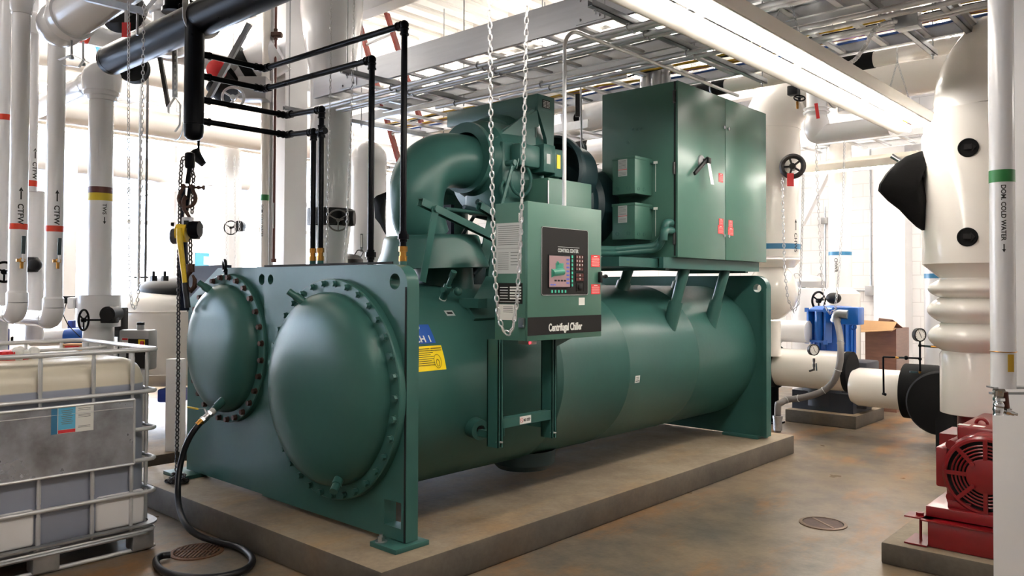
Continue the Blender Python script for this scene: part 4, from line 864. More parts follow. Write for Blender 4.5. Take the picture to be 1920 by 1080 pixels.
def branch(z, yt, xd, zlow, r=.0185, union=None, brass=True, tee=False):
    pts = [V((HX, HY+.0, z)), V((HX, yt, z)), V((xd, yt, z-.02)), V((xd, yt, zlow+.075))]
    mb = MB(); mb.tube(round_path(pts, .03, 5), r, 16); f = pts
    fit(mb, V((HX, HY+.035, z)), (0, 1, 0), r, .06); fit(mb, V((HX, yt-.045, z)), (0, 1, 0), r, .045); fit(mb, V((HX+.045, yt, z)), (1, 0, 0), r, .045); mb.sphere((HX, yt, z), r*1.35, 16, 10)
    fit(mb, V((xd-.04, yt, z-.02)), (1, 0, 0), r, .04); fit(mb, V((xd, yt, z-.06)), (0, 0, 1), r, .04); mb.sphere((xd, yt, z-.02), r*1.4, 16, 10)
    b = part('branch_pipe', mb, 'black_paint', VH)
    if tee: mb = MB(); fit(mb, V((xd, yt, z-.17)), (0, 0, 1), r, .08); mb.cyl((xd-.04, yt, z-.17), (xd+.045, yt, z-.17), r*1.2, 14); part('pipe_tee', mb, 'black_paint', b)
    if union: mb = MB(); mb.cyl((xd, yt, union-.03), (xd, yt, union+.03), r*1.25, 16); mb.cyl((xd, yt, union-.014), (xd, yt, union+.016), r*1.75, 8); part('pipe_union', mb, 'black_paint', b)
    if brass: 
        mb = MB(); mb.cyl((xd, yt, zlow+.0), (xd, yt, zlow+.08), r*1.05, 14); mb.cyl((xd, yt, zlow+.055), (xd, yt, zlow+.085), r*1.35, 8); mb.cyl((xd, yt, zlow), (xd, yt, zlow+.03), r*1.3, 14); part('brass_fitting', mb, 'brass', b)
        mb = MB(); mb.cyl((xd, yt, zlow-.9), (xd, yt, zlow+.0), r*1.2, 14); part('relief_nozzle', mb, 'green', b)
branch(3.118, 2.951, -3.492, 1.745, union=1.885)
branch(2.975, 2.953, -3.79, 1.70, union=1.79, brass=False)
branch(2.820, 3.131, -4.56, 1.775, tee=True)
branch(2.680, 3.132, -4.653, 1.775)
mb = MB(); mb.cyl((-3.79, 2.953, 1.66), (-3.79, 2.953, 1.80), .0185, 14); part('relief_nozzle', mb, 'black_paint', VH)
# clevis hanger round the header
mb = MB(); cx = -4.98; A = arc((cx, HY, zc), (0, 1, 0), (0, 0, 1), R+.006, PI*1.08, PI*1.92, 14); A = [V((cx, HY-R-.008, zc+.25))]+A+[V((cx, HY+R+.008, zc+.25))]
mb.tube(A, 0, sq=(.032, .005)); mb.cyl((cx, HY-R-.03, zc+.20), (cx, HY+R+.03, zc+.20), .008, 8); mb.tube([(cx, HY-R-.008, zc+.25), (cx, HY, zc+.33), (cx, HY+R+.008, zc+.25)], 0, sq=(.032, .005)); mb.cyl((cx, HY, zc+.32), (cx, HY, ZC), .008, 8)
part('clevis_hanger', mb, 'galv_light', VH)
# ------------------------------------------------------------------ make-up water pipes at the left
def ctfw(uc, w, d, label, vlet=None, top='elbow', vtop=-60, vbend=575, band_v=None, text_v=None, tsz=.053, valve=None, grp='feed water risers at the left', elbow_dir=(-1, 0), a_off=.25, lowband=True):
    p = atD(uc, 500, d); r = pxr(w, p); z = lambda v: zat(v, p); a0 = math.atan2(-p.y, -p.x)+a_off
    t = thing('feed_water_pipe', (p.x, p.y, z(vbend)), label, 'pipe', grp)
    e = V((elbow_dir[0], elbow_dir[1], 0)).normalized(); zb = z(vbend)
    mb = MB(); mb.cyl((p.x, p.y, zb), (p.x, p.y, z(vtop)), r, 40); part('riser', mb, 'pvc_white', t)
    if top != 'none' :
        mb = MB(); rr = r*1.16; c = V((p.x, p.y, zb)); mb.lathe(c, (0, 0, 1), [(-.02, rr), (.05, rr), (.055, r*1.06), (.065, r)], 40)
        cc = c+e*(r*1.45)-V((0, 0, .02)); mb.tube(arc(cc, -e, (0, 0, -1), r*1.45, 0, PI/2, 10), [rr*1.0]*11, 40)
        q = cc-V((0, 0, r*1.45)); mb.cyl(q, q+e*.05, rr*1.04, 40); mb.cyl(q+e*.04, q+e*3.0, r, 40)
        part('elbow', mb, 'pvc_white', t)
    if band_v: band(t, p.x, p.y, r, z(band_v[1]), z(band_v[0]), 'orange_band')
    if text_v: wrap_text(t, p.x, p.y, r, z(text_v), 'CTFW', tsz, a0, arrow='up')
    if valve:
        vv = bpy.data.objects.new('ball_valve', None); COL.objects.link(vv); vv.parent = t; zz = z(valve); o = V((p.x, p.y, zz)); vv.location = o-ORI[t.name]; ORI[vv.name] = o
        n = V((math.cos(a0), math.sin(a0), 0)); s = V((-n.y, n.x, 0)); b = o+n*r
        mb = MB(); mb.cyl(b, b+n*.05, .013, 12); mb.sphere(b+n*.04, .02, 12, 8); mb.cyl(b+n*.04-s*.035, b+n*.04+s*.02, .012, 10); mb.cyl(b+n*.04, b+n*.04-V((0, 0, .06)), .012, 10); part('valve_body', mb, 'brass', vv)
        mb = MB(); mb.cyl(b+n*.045, b+n*.07, .012, 6); mb.bar(b+n*.068, b+n*.068+V((0, 0, .05)), .012, .006, n); part('valve_stem', mb, 'steel', vv)
        mb = MB(); mb.bar(b+n*.072+V((0, 0, .045)), b+n*.068+V((0, 0, .175))+s*.004, .026, .010, n, .003); part('valve_lever', mb, 'green_dark', vv)
    return t, p, r
ctfw(101, 31, 6.2, 'white feed water riser with green lever valve, third from the left picture edge', band_v=(427, 438), text_v=389, valve=493)
ctfw(33, 31, 5.8, 'white feed water riser with green lever valve, nearest to the left picture edge', band_v=(423, 434), text_v=386, valve=492, vbend=565)
t, p, r = ctfw(57, 19, 6.9, 'slimmer white feed water riser seen between the two valved ones, lettered too', band_v=(342, 353), text_v=307, top='none', vbend=362, tsz=.053, a_off=.55)
mb = MB(); p2 = atD(66, 500, 7.0); r2 = pxr(31, p2); mb.lathe((p2.x, p2.y, zat(640, p2)), (0, 0, 1), [(0, r2), (zat(363, p2)-zat(640, p2), r2), (zat(361, p2)-zat(640, p2), r2-.01)], 36, cap1=True); part('lower_sleeve', mb, 'pvc_white', t)
mb = MB(); q = p2-FW*(r2+.02); zq = zat(500, p2); q = V((q.x, q.y, zq)); mb.obox(q, (.14, .08, .13), (RT.x, RT.y, 0), (-RT.y, RT.x, 0), .015); mb.sphere(q+V((RT.x, RT.y, 0))*.05, .06, 14, 10, (1, 1, 1)); part('gear_operator', mb, 'black_plastic', t)
p = atD(6, 400, 6.4); r = pxr(22, p); t = thing('feed_water_pipe', (p.x, p.y, 0), 'white riser with an orange band cut by the left picture edge', 'pipe', 'feed water risers at the left')
mb = MB(); mb.cyl((p.x, p.y, 0), (p.x, p.y, ZC), r, 36); part('riser', mb, 'pvc_white', t); band(t, p.x, p.y, r, zat(229, p), zat(218, p), 'orange_band'); handwheel(t, atD(8, 510, 6.1), (.75, -.4, 0), .075, .010, nm='handwheel')
# upper bends of the risers, near the roof
for (uc, w, d, dirv, lab) in ((101, 31, 6.2, (1, .0), 'white upper bend of the third riser'), (33, 31, 5.8, (-1, 0), 'white upper bend of the first riser')):
    p = atD(uc, 500, d); r = pxr(w, p)
    mb = MB(); z0 = zat(28, p); mb.lathe((p.x, p.y, z0), (0, 0, 1), [(0, r), (.004, r*1.1), (.02, r*1.1), (.03, r*1.22), (.09, r*1.28), (.12, r*1.45), (.2, r*1.55), (.3, r*1.5), (.45, r*1.3)], 40)
    mesh_thing('pipe_reducer', mb, 'pvc_white', lab, 'pipe fitting')
# ------------------------------------------------------------------ TWS riser
p = atD(187, 450, 6.5); r = pxr(43, p); TW = thing('tower_water_pipe', (p.x, p.y, 0), 'thick white riser with brown and yellow bands and a ball-shaped bend on top', 'pipe')
z = lambda v: zat(v, p)
mb = MB(); mb.cyl((p.x, p.y, 0), (p.x, p.y, z(185)), r, 48); part('riser', mb, 'pvc_white', TW)
mb = MB(); Rb = pxr(69, p); zb_ = z(192); mb.lathe((p.x, p.y, zb_), (0, 0, 1), [(0, r), (.004, r*1.2), (z(184)-zb_, r*1.26), (z(183)-zb_, r*1.38), (z(175)-zb_, r*1.42), (z(174)-zb_, r*1.5), (z(165)-zb_, Rb*.98), (z(152)-zb_, Rb)], 56)
mb.sphere((p.x, p.y, z(151)), Rb, 40, 24); q = V((p.x, p.y, z(151))); dl = V((-1, 0, 0)); mb.cyl(q+dl*.05, q+dl*.26, r*1.12, 40); mb.lathe(q+dl*.24, dl, [(0, r*1.16), (.05, r*1.16), (.06, r), (2.6, r)], 40); part('elbow', mb, 'pvc_white', TW)
band(TW, p.x, p.y, r, z(366), z(354.5), 'brown_band'); band(TW, p.x, p.y, r, z(380), z(366), 'yellow_band')
a0 = math.atan2(-p.y, -p.x)+.35; wrap_text(TW, p.x, p.y, r, z(386), 'TWS', .042, a0, arrow='down', bold=.0008, gap=.02)
rb = pxr(75, p); mb = MB(); mb.lathe((p.x, p.y, z(615)), (0, 0, 1), [(0, r), (0, rb), (z(556)-z(615), rb), (z(556)-z(615), r)], 56); mb.lathe((p.x, p.y, 0), (0, 0, 1), [(0, r*1.25), (z(615), r*1.25)], 48); part('insulated_valve_body', mb, 'pvc_white', TW)
q = atD(206, 589, 6.5-rb-.05); mb = MB(); mb.cyl(q-FW*.04, q+FW*.1, .062, 24); mb.cyl(q-FW*.05, q+FW*.02, .048, 20); mb.obox(q+V((0, 0, -.02))-FW*.0, (.11, .09, .10), (RT.x, RT.y, 0), (-RT.y, RT.x, 0), .01); part('gear_operator', mb, 'black_plastic', TW)
handwheel(TW, atD(157, 600, 6.4-rb-.12), (RT.x+FW.x*.05, RT.y+FW.y*.05, 0), .078, .0085, shaft=atD(200, 600, 6.5-rb-.05))
q = atD(139, 568, 6.45); mb = MB(); mb.obox(q, (.05, .12, .09), (RT.x, RT.y, 0), (-RT.y, RT.x, 0), .008); part('fitting_cap', mb, 'pvc_white', TW)
q = atD(126, 562, 6.5); mb = MB(); mb.obox(q, (.10, .08, .06), (RT.x, RT.y, 0), (-RT.y, RT.x, 0), .006); mb.tube(round_path([q+V((-.02, 0, -.03)), atD(118, 590, 6.5), atD(128, 610, 6.5), atD(150, 632, 6.5)], .05), .004, 6); part('actuator', mb, 'black_plastic', TW)
# ------------------------------------------------------------------ building column, its drain pipe and risers beside it
cx, cy, s = -7.46, 4.715, .135
mb = MB(); mb.box((cx-s, cy-s, 0), (cx+s, cy+s, ZC)); struct('trim_5', mb, 'white_paint', label='white square building column behind the condenser')
p = atD(496, 400, 8.1); r = pxr(15, p); t = thing('domestic_water_pipe', (p.x, p.y, 0), 'slim white riser with a green band left of the square column', 'pipe'); mb = MB(); mb.cyl((p.x, p.y, 0), (p.x, p.y, ZC), r, 28); part('riser', mb, 'pvc_warm', t)
band(t, p.x, p.y, r, zat(378, p), zat(367, p), 'green_band'); wrap_text(t, p.x, p.y, r, zat(386, p), 'DOM. COLD WATER', .035, math.atan2(-p.y, -p.x)-.6, bold=.0005)
p = atD(508, 400, 8.15); mb = MB(); mb.cyl((p.x, p.y, 0), (p.x, p.y, ZC), pxr(9, p), 20); mesh_thing('conduit', mb, 'galv_light', 'pale grey vertical conduit on the square column', 'conduit')
p = atD(514, 400, 8.1); r = pxr(4.5, p); t = thing('drain_riser', (p.x, p.y, 1.2), 'thin reddish pipe clamped to the square column', 'pipe'); mb = MB(); mb.cyl((p.x, p.y, zat(492, p)), (p.x, p.y, ZC), r, 14); mb.cyl((p.x, p.y, zat(493, p)), (p.x, p.y, zat(487, p)), r*2, 10); part('riser', mb, 'pipe_rust', t)
q = V((p.x, p.y, zat(65, p))); mb = MB(); mb.obox(q+V((RT.x, RT.y, 0))*.01, (.11, .07, .05), (RT.x, RT.y, 0), (-RT.y, RT.x, 0), .012); mb.cyl(q-V((0, 0, .05)), q+V((0, 0, .06)), .02, 10); part('pipe_clamp', mb, 'rust_steel', t)
mb = MB(); mb.obox(V((p.x, p.y, zat(406, p)))-FW*.02, (.012, .002, .26), (RT.x, RT.y, 0), (-RT.y, RT.x, 0)); part('pipe_label', mb, 'paper_grey', t)
# ------------------------------------------------------------------ lever chain hoist
HDD = 5.72
def H(u, v, dd=0): return atD(u, v, HDD+dd)
LH = thing('lever_chain_hoist', H(360, 440), 'lever chain hoist with yellow handle hanging from a rusty shackle', 'chain hoist')
mb = MB(); mb.obox(H(356, 301), (.066, .06, .12), (RT.x, RT.y, 0), (-RT.y, RT.x, 0), .02); mb.bar(H(356, 315), H(352, 345), .03, .02, FW); mb.bar(H(357, 345), H(350, 395), .02, .02, FW); part('trolley_block', mb, 'black_paint', LH)
# bow shackle
c = H(351, 372); x, y = V((RT.x, RT.y, 0)), V((0, 0, 1)); S = [c+x*(-.03)+y*.085]+[c+x*(math.cos(a)*.062)+y*(math.sin(a)*.062-.0) for a in [PI*.80+(PI*1.40)*i/14 for i in range(15)]]+[c+x*.03+y*.085]
mb = MB(); mb.tube(S, .0125, 10); mb.sphere(S[0], .02, 12, 8); mb.sphere(S[-1], .02, 12, 8); mb.cyl(c+x*-.05+y*.085, c+x*.115+y*.077, .008, 10); mb.cyl(c+x*.075+y*.08, c+x*.085+y*.08, .015, 6); mb.cyl(c+x*.112+y*.077, c+x*.122+y*.077, .018, 12); part('bow_shackle', mb, 'rust_steel', LH)
mb = MB(); hk = [H(352, 374), H(348, 368), H(345, 378), H(346, 392), H(352, 402), H(357, 410)]; mb.tube(hk, [.016, .018, .02, .018, .012, .01], 10); part('top_hook', mb, 'rust_steel', LH)
mb = MB(); mb.obox(H(352, 420), (.075, .05, .10), (RT.x, RT.y, 0), (-RT.y, RT.x, 0), .01); b_ = part('hoist_frame', mb, 'steel', LH)
mb = MB(); mb.obox(H(352, 421)-FW*.026, (.034, .004, .055), (RT.x, RT.y, 0), (-RT.y, RT.x, 0)); part('frame_window', mb, 'gap_black', b_)
mb = MB(); q = H(366, 430); mb.cyl(q-V((RT.x, RT.y, 0))*.035, q+V((RT.x, RT.y, 0))*.035, .06, 24); mb.obox(q+V((0, 0, -.04)), (.055, .07, .06), (RT.x, RT.y, 0), (-RT.y, RT.x, 0), .01); part('gear_case', mb, 'black_paint', LH)
mb = MB(); q = H(343, 437); mb.cyl(q-V((RT.x, RT.y, 0))*.035, q+V((RT.x, RT.y, 0))*.035, .066, 24); part('brake_cover', mb, 'yellow_paint', LH)
mb = MB(); q = H(331, 443); mb.cyl(q-V((RT.x, RT.y, 0))*.02, q+V((RT.x, RT.y, 0))*.02, .055, 24); mb.torus(q-V((RT.x, RT.y, 0))*.02, (RT.x, RT.y, 0), .045, .012, 24, 8); part('hand_wheel', mb, 'steel_dark', LH)
mb = MB(); mb.tube([H(336, 428, -.08), H(337, 450, -.09), H(342, 490, -.09), H(347, 533, -.09)], [.020, .022, .019, .016], 10); lv = part('lever', mb, 'yellow_paint', LH)
mb = MB(); mb.tube([H(346, 530, -.09), H(350, 560, -.09), H(352, 577, -.09)], [.019, .020, .021], 12); part('lever_grip', mb, 'black_rubber', lv)
mb = MB(); chain_mesh(mb, [H(357, 452), H(357, 497)], .042, .0055, .62); part('load_chain', mb, 'steel_dark', LH)
mb = MB(); mb.cyl(H(357, 495), H(357, 510), .028, 16); mb.tube([H(357, 508), H(350, 516), H(347, 528), H(350, 540), H(358, 545), H(365, 537), H(365, 524), H(361, 516)], [.02, .02, .02, .02, .02, .018, .014, .01], 12); part('bottom_hook', mb, 'rust_steel', LH)
mb = MB(); mb.bar(H(345, 345, .05), H(340, 440, .05), .02, .02, FW); mb.bar(H(342, 430, .05), H(345, 582, .05), .06, .04, FW); part('hanger_sling', mb, 'navy_dark', LH)
hp = [H(349, 292), H(341, 300), H(338, 340), H(335, 500), H(334, 700), atD(333, 760, 5.74), atD(331, 880, 5.70)]
mb = MB(); chain_mesh(mb, hp, .040, .0055, .62); 
mb2 = [H(358, 310), H(363, 330), H(360, 400)]; chain_mesh(mb, mb2, .040, .0055, .62); part('hand_chain', mb, 'steel_dark', LH)
random.seed(5); mb = MB(); c = atZ(332, 905, .178); P = [c+V((random.uniform(-.07, .07), random.uniform(-.06, .06), .012+.05*random.random()*(1-k/26))) for k in range(26)]; chain_mesh(mb, P, .040, .0055, .62); part('chain_pile', mb, 'steel_dark', LH)
# ------------------------------------------------------------------ operating chains hanging from valves overhead
def loop_chain(name, pts, label, link, wire, m='galv_light', grp='valve operating chains'):
    mb = MB(); chain_mesh(mb, pts, link, wire, .5, 8, 4); return mesh_thing(name, mb, m, label, 'chain', grp)
d = 5.3
loop_chain('hanging_chain', [atD(241, -10, d), atD(241, 260, d), atD(242, 470, d), atD(244, 540, d), atD(247, 570, d), atD(252, 579, d), atD(257, 570, d), atD(261, 530, d), atD(263, 440, d), atD(266, 270, d), atD(270, -10, d)], 'long thin chain loop hanging above the liquid tote', .034, .0032)
d = 6.3
loop_chain('hanging_chain', [atD(621, -10, d), atD(620, 120, d), atD(617, 300, d), atD(614, 420, d), atD(612, 560, d)], 'chain strand falling beside the white riser behind the black vent pipes, left one', .036, .003)
loop_chain('hanging_chain', [atD(664, -10, d), atD(661, 150, d), atD(655, 320, d), atD(650, 430, d), atD(644, 520, d), atD(643, 560, d)], 'chain strand falling across the black butterfly valve, right one of its pair', .036, .003)
d = 3.35
loop_chain('hanging_chain', [atD(918, -10, d), atD(921, 250, d), atD(925, 450, d), atD(930, 540, d), atD(935, 595, d), atD(944, 620, d), atD(954, 626, d), atD(962, 615, d), atD(969, 570, d), atD(976, 450, d), atD(983, 250, d), atD(988, -10, d)], 'bright chain loop hanging in front of the control panel', .034, .0036)
# ------------------------------------------------------------------ cable trays, conduits and struts under the roof
def tray(name, y0, y1, x0, x1, z, rungs, label, rail_h=.09, big=None, step=.3, cables=None, off=0.0, stopx=None):
    t = thing(name, ((x0+x1)/2, (y0+y1)/2, z), label, 'cable tray')
    for i, y in enumerate((y0, y1)):
        mb = MB(); h = big if (big and i == 0) else rail_h; s = -1 if i == 0 else 1
        mb.box((x0, y-.004, z), (x1, y+.004, z+h)); mb.box((x0, y-(.03 if s > 0 else 0), z), (x1, y+(.03 if s < 0 else 0), z+.005)); mb.box((x0, y-(.03 if s > 0 else 0), z+h-.005), (x1, y+(.03 if s < 0 else 0), z+h))
        r = part('side_rail', mb, 'alu' if h > .1 else 'galv_light', t)
        if big and i == 0:
            for xs in (-3.20, -5.9):
                mb = MB(); mb.box((xs-.12, y-.010, z+.012), (xs+.12, y-.004, z+h-.012))
                for zz in (z+.04, z+h-.04):
                    for dx in (-.08, .08): mb.sphere((xs+dx, y-.012, zz), .010, 8, 6)
                part('splice_plate', mb, 'alu', r)
    n = int((x1-x0)/step); mb = MB(); x = x0+.12+off; mb.box((x-.022, y0, z+.006), (x+.022, y1, z+.010)); mb.box((x-.022, y0, z+.006), (x-.016, y1, z+.028)); mb.box((x+.016, y0, z+.006), (x+.022, y1, z+.028))
    r0 = part('rung', mb, 'galv_light', t); copies(r0, [(step*k, 0, 0) for k in range(1, n)])
    if cables:
        for k, (m, yy) in enumerate(cables):
            random.seed(k); P = [(x0+.1+j*(x1-x0-.2)/24, yy+random.uniform(-.02, .02), z+.04+random.uniform(-.004, .01)) for j in range(25)]
            mb = MB(); mb.tube(P, .009, 6); part('data_cable', mb, m, t)
    return t
tray('cable_tray', 4.34, 5.18, -6.45, 1.6, 3.385, 27, 'aluminium cable tray with a tall smooth side rail facing the camera', big=.215)
tray('cable_tray', 5.30, 6.22, -7.2, 1.6, 3.385, 27, 'ladder cable tray carrying yellow, blue and purple cables above the green cabinet', cables=[('cable_yellow', 5.95), ('cable_yellow', 5.9), ('cable_purple', 5.92), ('cable_blue', 6.05), ('black_rubber', 5.75), ('cable_yellow', 5.7)], off=.1)
tray('cable_tray', 7.0, 7.6, -9.5, -5.2, 3.35, 12, 'short ladder cable tray far behind the red ladder', off=.05)
tray('cable_tray', 10.3, 11.0, -5.2, -1.0, 3.45, 12, 'cable tray running over the far pair of lamps by the block wall')
for i, (x, y0, y1) in enumerate(((-2.92, 3.95, 6.45), (-5.34, 3.85, 6.45), (-1.62, 4.2, 6.5), (-1.30, 4.2, 6.9), (-6.9, 4.3, 6.5))):
    t = thing('strut_hanger', (x, (y0+y1)/2, 3.33), ['steel strut channel crossing under the trays nearest the bright lamp', 'dark strut channel crossing under the trays behind the vent pipes', 'strut channel under the trays right of the bright lamp', 'strut channel under the trays nearest the white riser', 'strut channel under the left end of the trays beside the white column'][i], 'strut channel')
    mb = MB(); mb.box((x-.02, y0, 3.335), (x+.02, y1, 3.34)); mb.box((x-.02, y0, 3.335), (x-.016, y1, 3.376)); mb.box((x+.016, y0, 3.335), (x+.02, y1, 3.376)); part('channel', mb, 'galv', t)
    for y in (y0+.06, 5.24, y1-.06):
        mb = MB(); mb.cyl((x, y, 3.30), (x, y, ZC), .006, 8); mb.cyl((x, y, 3.322), (x, y, 3.334), .014, 6); part('threaded_rod', mb, 'galv', t)
G = 'conduits under the cable trays'
for i, (y, x0, x1, kind) in enumerate(((4.37, -6.6, -1.1, 0), (4.44, -6.6, -1.1, 0), (4.57, -6.4, -1.1, 0), (4.63, -6.4, -1.1, 0), (5.13, -5.6, -1.1, 0), (5.25, -4.9, -1.1, 1))):
    mb = MB(); P = [(x0, y, 3.305), (x1, y, 3.305)]
    if kind: P = round_path([(x1, y, 3.305), (x0, y, 3.305), (x0, y+.10, 3.305), (x0+1.3, y+.12, 3.305)], .05)
    mb.tube(P, .0165, 12); c = mesh_thing('conduit', mb, 'galv_light', ['conduit nearest the camera of the six under the trays', 'second conduit from the front of the six under the trays', 'third conduit from the front of the six under the trays', 'fourth conduit from the front of the six under the trays', 'fifth conduit from the front of the six under the trays', 'rearmost conduit of the six, hooked back at its left end'][i], 'conduit', G)
    ORI[c.name] = V(c.location)
    for xs in (-2.92, -4.3, -5.34):
        if xs > x0: mb = MB(); mb.torus((xs, y, 3.305), (1, 0, 0), .020, .005, 14, 6); mb.box((xs-.012, y-.006, 3.32), (xs+.012, y+.006, 3.34)); part('conduit_clamp', mb, 'galv', c)
# roof conduits and junction box near the right
t = thing('junction_box', atZ(1703, 40, 3.34), 'grey steel junction box with flexible whip running to the lamp', 'junction box'); p = ORI[t.name]
mb = MB(); mb.box(p-V((.07, .05, .05)), p+V((.07, .05, .05)), .003); part('box', mb, 'galv', t)
a, b = atZ(1680, 40, 3.32), atZ(1573, 122, 3.07); mb = MB(); P = round_path([a, atZ(1645, 45, 3.30), atZ(1620, 90, 3.18), atZ(1600, 118, 3.10), b], .25, 8); mb.tube(P, .013, 10)
for k in range(len(P)-1):
    L = (P[k+1]-P[k]).length; n = max(1, int(L/.018))
    for j in range(n): mb.torus(P[k].lerp(P[k+1], j/n), P[k+1]-P[k], .013, .003, 10, 4)
part('flexible_whip', mb, 'galv_light', t)
for dy in (-.03, .03): mb = MB(); mb.cyl(p+V((.05, dy, 0)), p+V((3.2, dy, .02)), .014, 10); part('conduit', mb, 'galv_light', t)
for dy in (-.02, .05): mb = MB(); mb.cyl(p+V((-.05, dy, 0)), p+V((-1.1, dy, 0)), .014, 10); part('conduit', mb, 'galv_light', t)
# lamp suspension chains
for (x, y) in ((-2.0, 4.7), (-2.0, 6.9)):
    mb = MB(); chain_mesh(mb, [(x-.10, y, 3.09), (x, y, 3.45)], .03, .002); chain_mesh(mb, [(x+.10, y, 3.09), (x, y, 3.45)], .03, .002); chain_mesh(mb, [(x, y, 3.45), (x, y, 4.85)], .03, .002); mesh_thing('lamp_chain', mb, 'galv', 'thin chain holding up the %s of the bright lamp' % ('near part' if y < 5 else 'far end'), 'chain')
# silver risers out of the cabinet
for i, u in enumerate((1212, 1231, 1247)):
    p = atY(u, 130, 5.80+.03*i); mb = MB(); mb.cyl((p.x, p.y, 3.24), (p.x, p.y, 3.62), (.055, .06, .05)[i], 24); t = mesh_thing('metal_riser', mb, 'steel', ['left one of three shiny metal tubes rising from the cabinet', 'middle one of three shiny metal tubes rising from the cabinet', 'right one of three shiny metal tubes rising from the cabinet'][i], 'conduit', 'metal risers on the cabinet')
# red ladder standing behind the trays
LD = thing('ladder', atD(770, 480, 9.6), 'dark red ladder with white rungs leaning behind the cable trays', 'ladder')
la, lb = atD(674, 45, 9.6), atD(745, 292, 9.55); ra, rb = atD(725, 25, 9.45), atD(800, 262, 9.4)
def ext(a, b, t): return a+(b-a)*t
for a, b in ((la, lb), (ra, rb)):
    d = (b-a).normalized(); nn = d.cross((rb-lb).normalized()); mb = MB(); t1 = (b.z-0.0)/(a.z-b.z)+1.0
    mb.bar(a, ext(a, b, t1), .035, .085, nn); part('side_rail', mb, 'ladder_red', LD)
for k in range(0, 10):
    t_ = .16+.225*k*1.0
    p, q = ext(la, lb, t_), ext(ra, rb, t_)
    if p.z > .2: mb = MB(); mb.cyl(p, q, .017, 12); mb.cyl(p, p+(q-p)*.04, .03, 12); mb.cyl(q, q+(p-q)*.04, .03, 12); part('rung', mb, 'galv_light', LD)
# ------------------------------------------------------------------ big insulated pipes and ducts
def xpipe(name, u, v, y, px, x0, x1, m, label, collars=(), cat='insulated pipe', grp=None, bands=()):
    c = atY(u, v, y); r = pxr(px, c); t = thing(name, ((x0+x1)/2, y, c.z), label, cat, grp)
    mb = MB(); mb.cyl((x0, y, c.z), (x1, y, c.z), r, 48); part('pipe_jacket', mb, m, t)
    for (a, b) in collars: mb = MB(); mb.lathe((a, y, c.z), (1, 0, 0), [(0, r*.9), (0, r*1.06), (b-a, r*1.06), (b-a, r*.9)], 40); part('rubber_collar', mb, 'foam_black', t)
    for (a, b, mm) in bands: mb = MB(); mb.lathe((a, y, c.z), (1, 0, 0), [(0, r+.002), (b-a, r+.002)], 48); part('color_band', mb, mm, t)
    k = x0+.5
    while k < x1: mb = MB(); mb.cyl((k, y, c.z+r), (k, y, ZC+.03), .006, 6); mb.torus((k, y, c.z), (1, 0, 0), r+.006, .008, 36, 6); part('pipe_hanger', mb, 'galv', t); k += 2.6
    return t, c, r
def ypipe(name, u, v, x, px, y0, y1, m, label, collars=(), cat='insulated pipe', grp=None, bands=()):
    c = atX(u, v, x); r = pxr(px, c); t = thing(name, (x, (y0+y1)/2, c.z), label, cat, grp)
    mb = MB(); mb.cyl((x, y0, c.z), (x, y1, c.z), r, 48); part('pipe_jacket', mb, m, t)
    for (a, b) in collars: mb = MB(); mb.lathe((x, a, c.z), (0, 1, 0), [(0, r*.9), (0, r*1.06), (b-a, r*1.06), (b-a, r*.9)], 40); part('rubber_collar', mb, 'foam_black', t)
    for (a, b, mm) in bands: mb = MB(); mb.lathe((x, a, c.z), (0, 1, 0), [(0, r+.002), (b-a, r+.002)], 48); part('color_band', mb, mm, t)
    k = y0+.7
    while k < y1: mb = MB(); mb.cyl((x, k, c.z+r), (x, k, ZC+.03), .006, 6); mb.torus((x, k, c.z), (0, 1, 0), r+.006, .008, 36, 6); part('pipe_hanger', mb, 'galv', t); k += 2.6
    return t, c, r
x1 = atY(1292, 160, 7.2).x; x2 = atY(1362, 160, 7.2).x; x3 = atY(1562, 120, 7.2).x; x4 = atY(1640, 120, 7.2).x
xpipe('insulated_pipe', 1700, 101, 7.2, 30, -4.3, 2.5, 'pvc_warm', 'long white insulated pipe with black collars above the green cabinet', collars=((x1, x2), (x3, x4)))
xpipe('supply_duct', 1500, 168, 8.9, 84, -3.75, 3.0, 'pvc_warm', 'broad white duct below the collared pipe, right of the cabinet', cat='duct')
# riser fed by the duct, with a chain wheel valve
p = atY(1448, 400, 8.9); R9 = pxr(100, p); RS = thing('chilled_water_riser', (p.x, p.y, 0), 'wide white riser with a blue band and chain wheel right of the green cabinet', 'pipe')
c = atY(1500, 168, 8.9); r = pxr(84, c); z = lambda v: zat(v, p); mb = MB(); cc = V((p.x+.42, p.y, c.z-.42)); mb.tube(arc(cc, (0, 0, 1), (-1, 0, 0), .42, 0, PI/2, 14), R9*1.02, 48); mb.cyl((p.x, p.y, z(481)), (p.x, p.y, c.z-.42), R9, 48); part('riser', mb, 'pvc_warm', RS)
mb = MB(); mb.lathe((p.x, p.y, z(500)), (0, 0, 1), [(0, R9*.78), (z(486)-z(500), R9)], 48); mb.sphere((p.x, p.y, z(545)), R9*.92, 36, 20, (1, 1, 1.15)); mb.cyl((p.x, p.y, z(665)), (p.x, p.y, z(600)), R9*.3, 28); part('strainer_body', mb, 'pvc_warm', RS)
band(RS, p.x, p.y, R9, z(467), z(457), 'blue_band'); wrap_text(RS, p.x, p.y, R9, z(402)-.22, 'CHWS', .075, math.atan2(-p.y, -p.x)+.95, arrow='up')
w = atD(1486, 312, depth(p)-R9-.12); mb = MB(); ax = V((.35, -1, 0)).normalized(); mb.torus(w, ax, .115, .028, 32, 10); mb.torus(w+ax*.02, ax, .115, .012, 32, 8); mb.cyl(w-ax*.12, w+ax*.03, .035, 16)
for k in range(5):
    a = 2*PI*k/5; x, y, _ = basis(ax); mb.cyl(w, w+(x*math.cos(a)+y*math.sin(a))*.11, .012, 8)
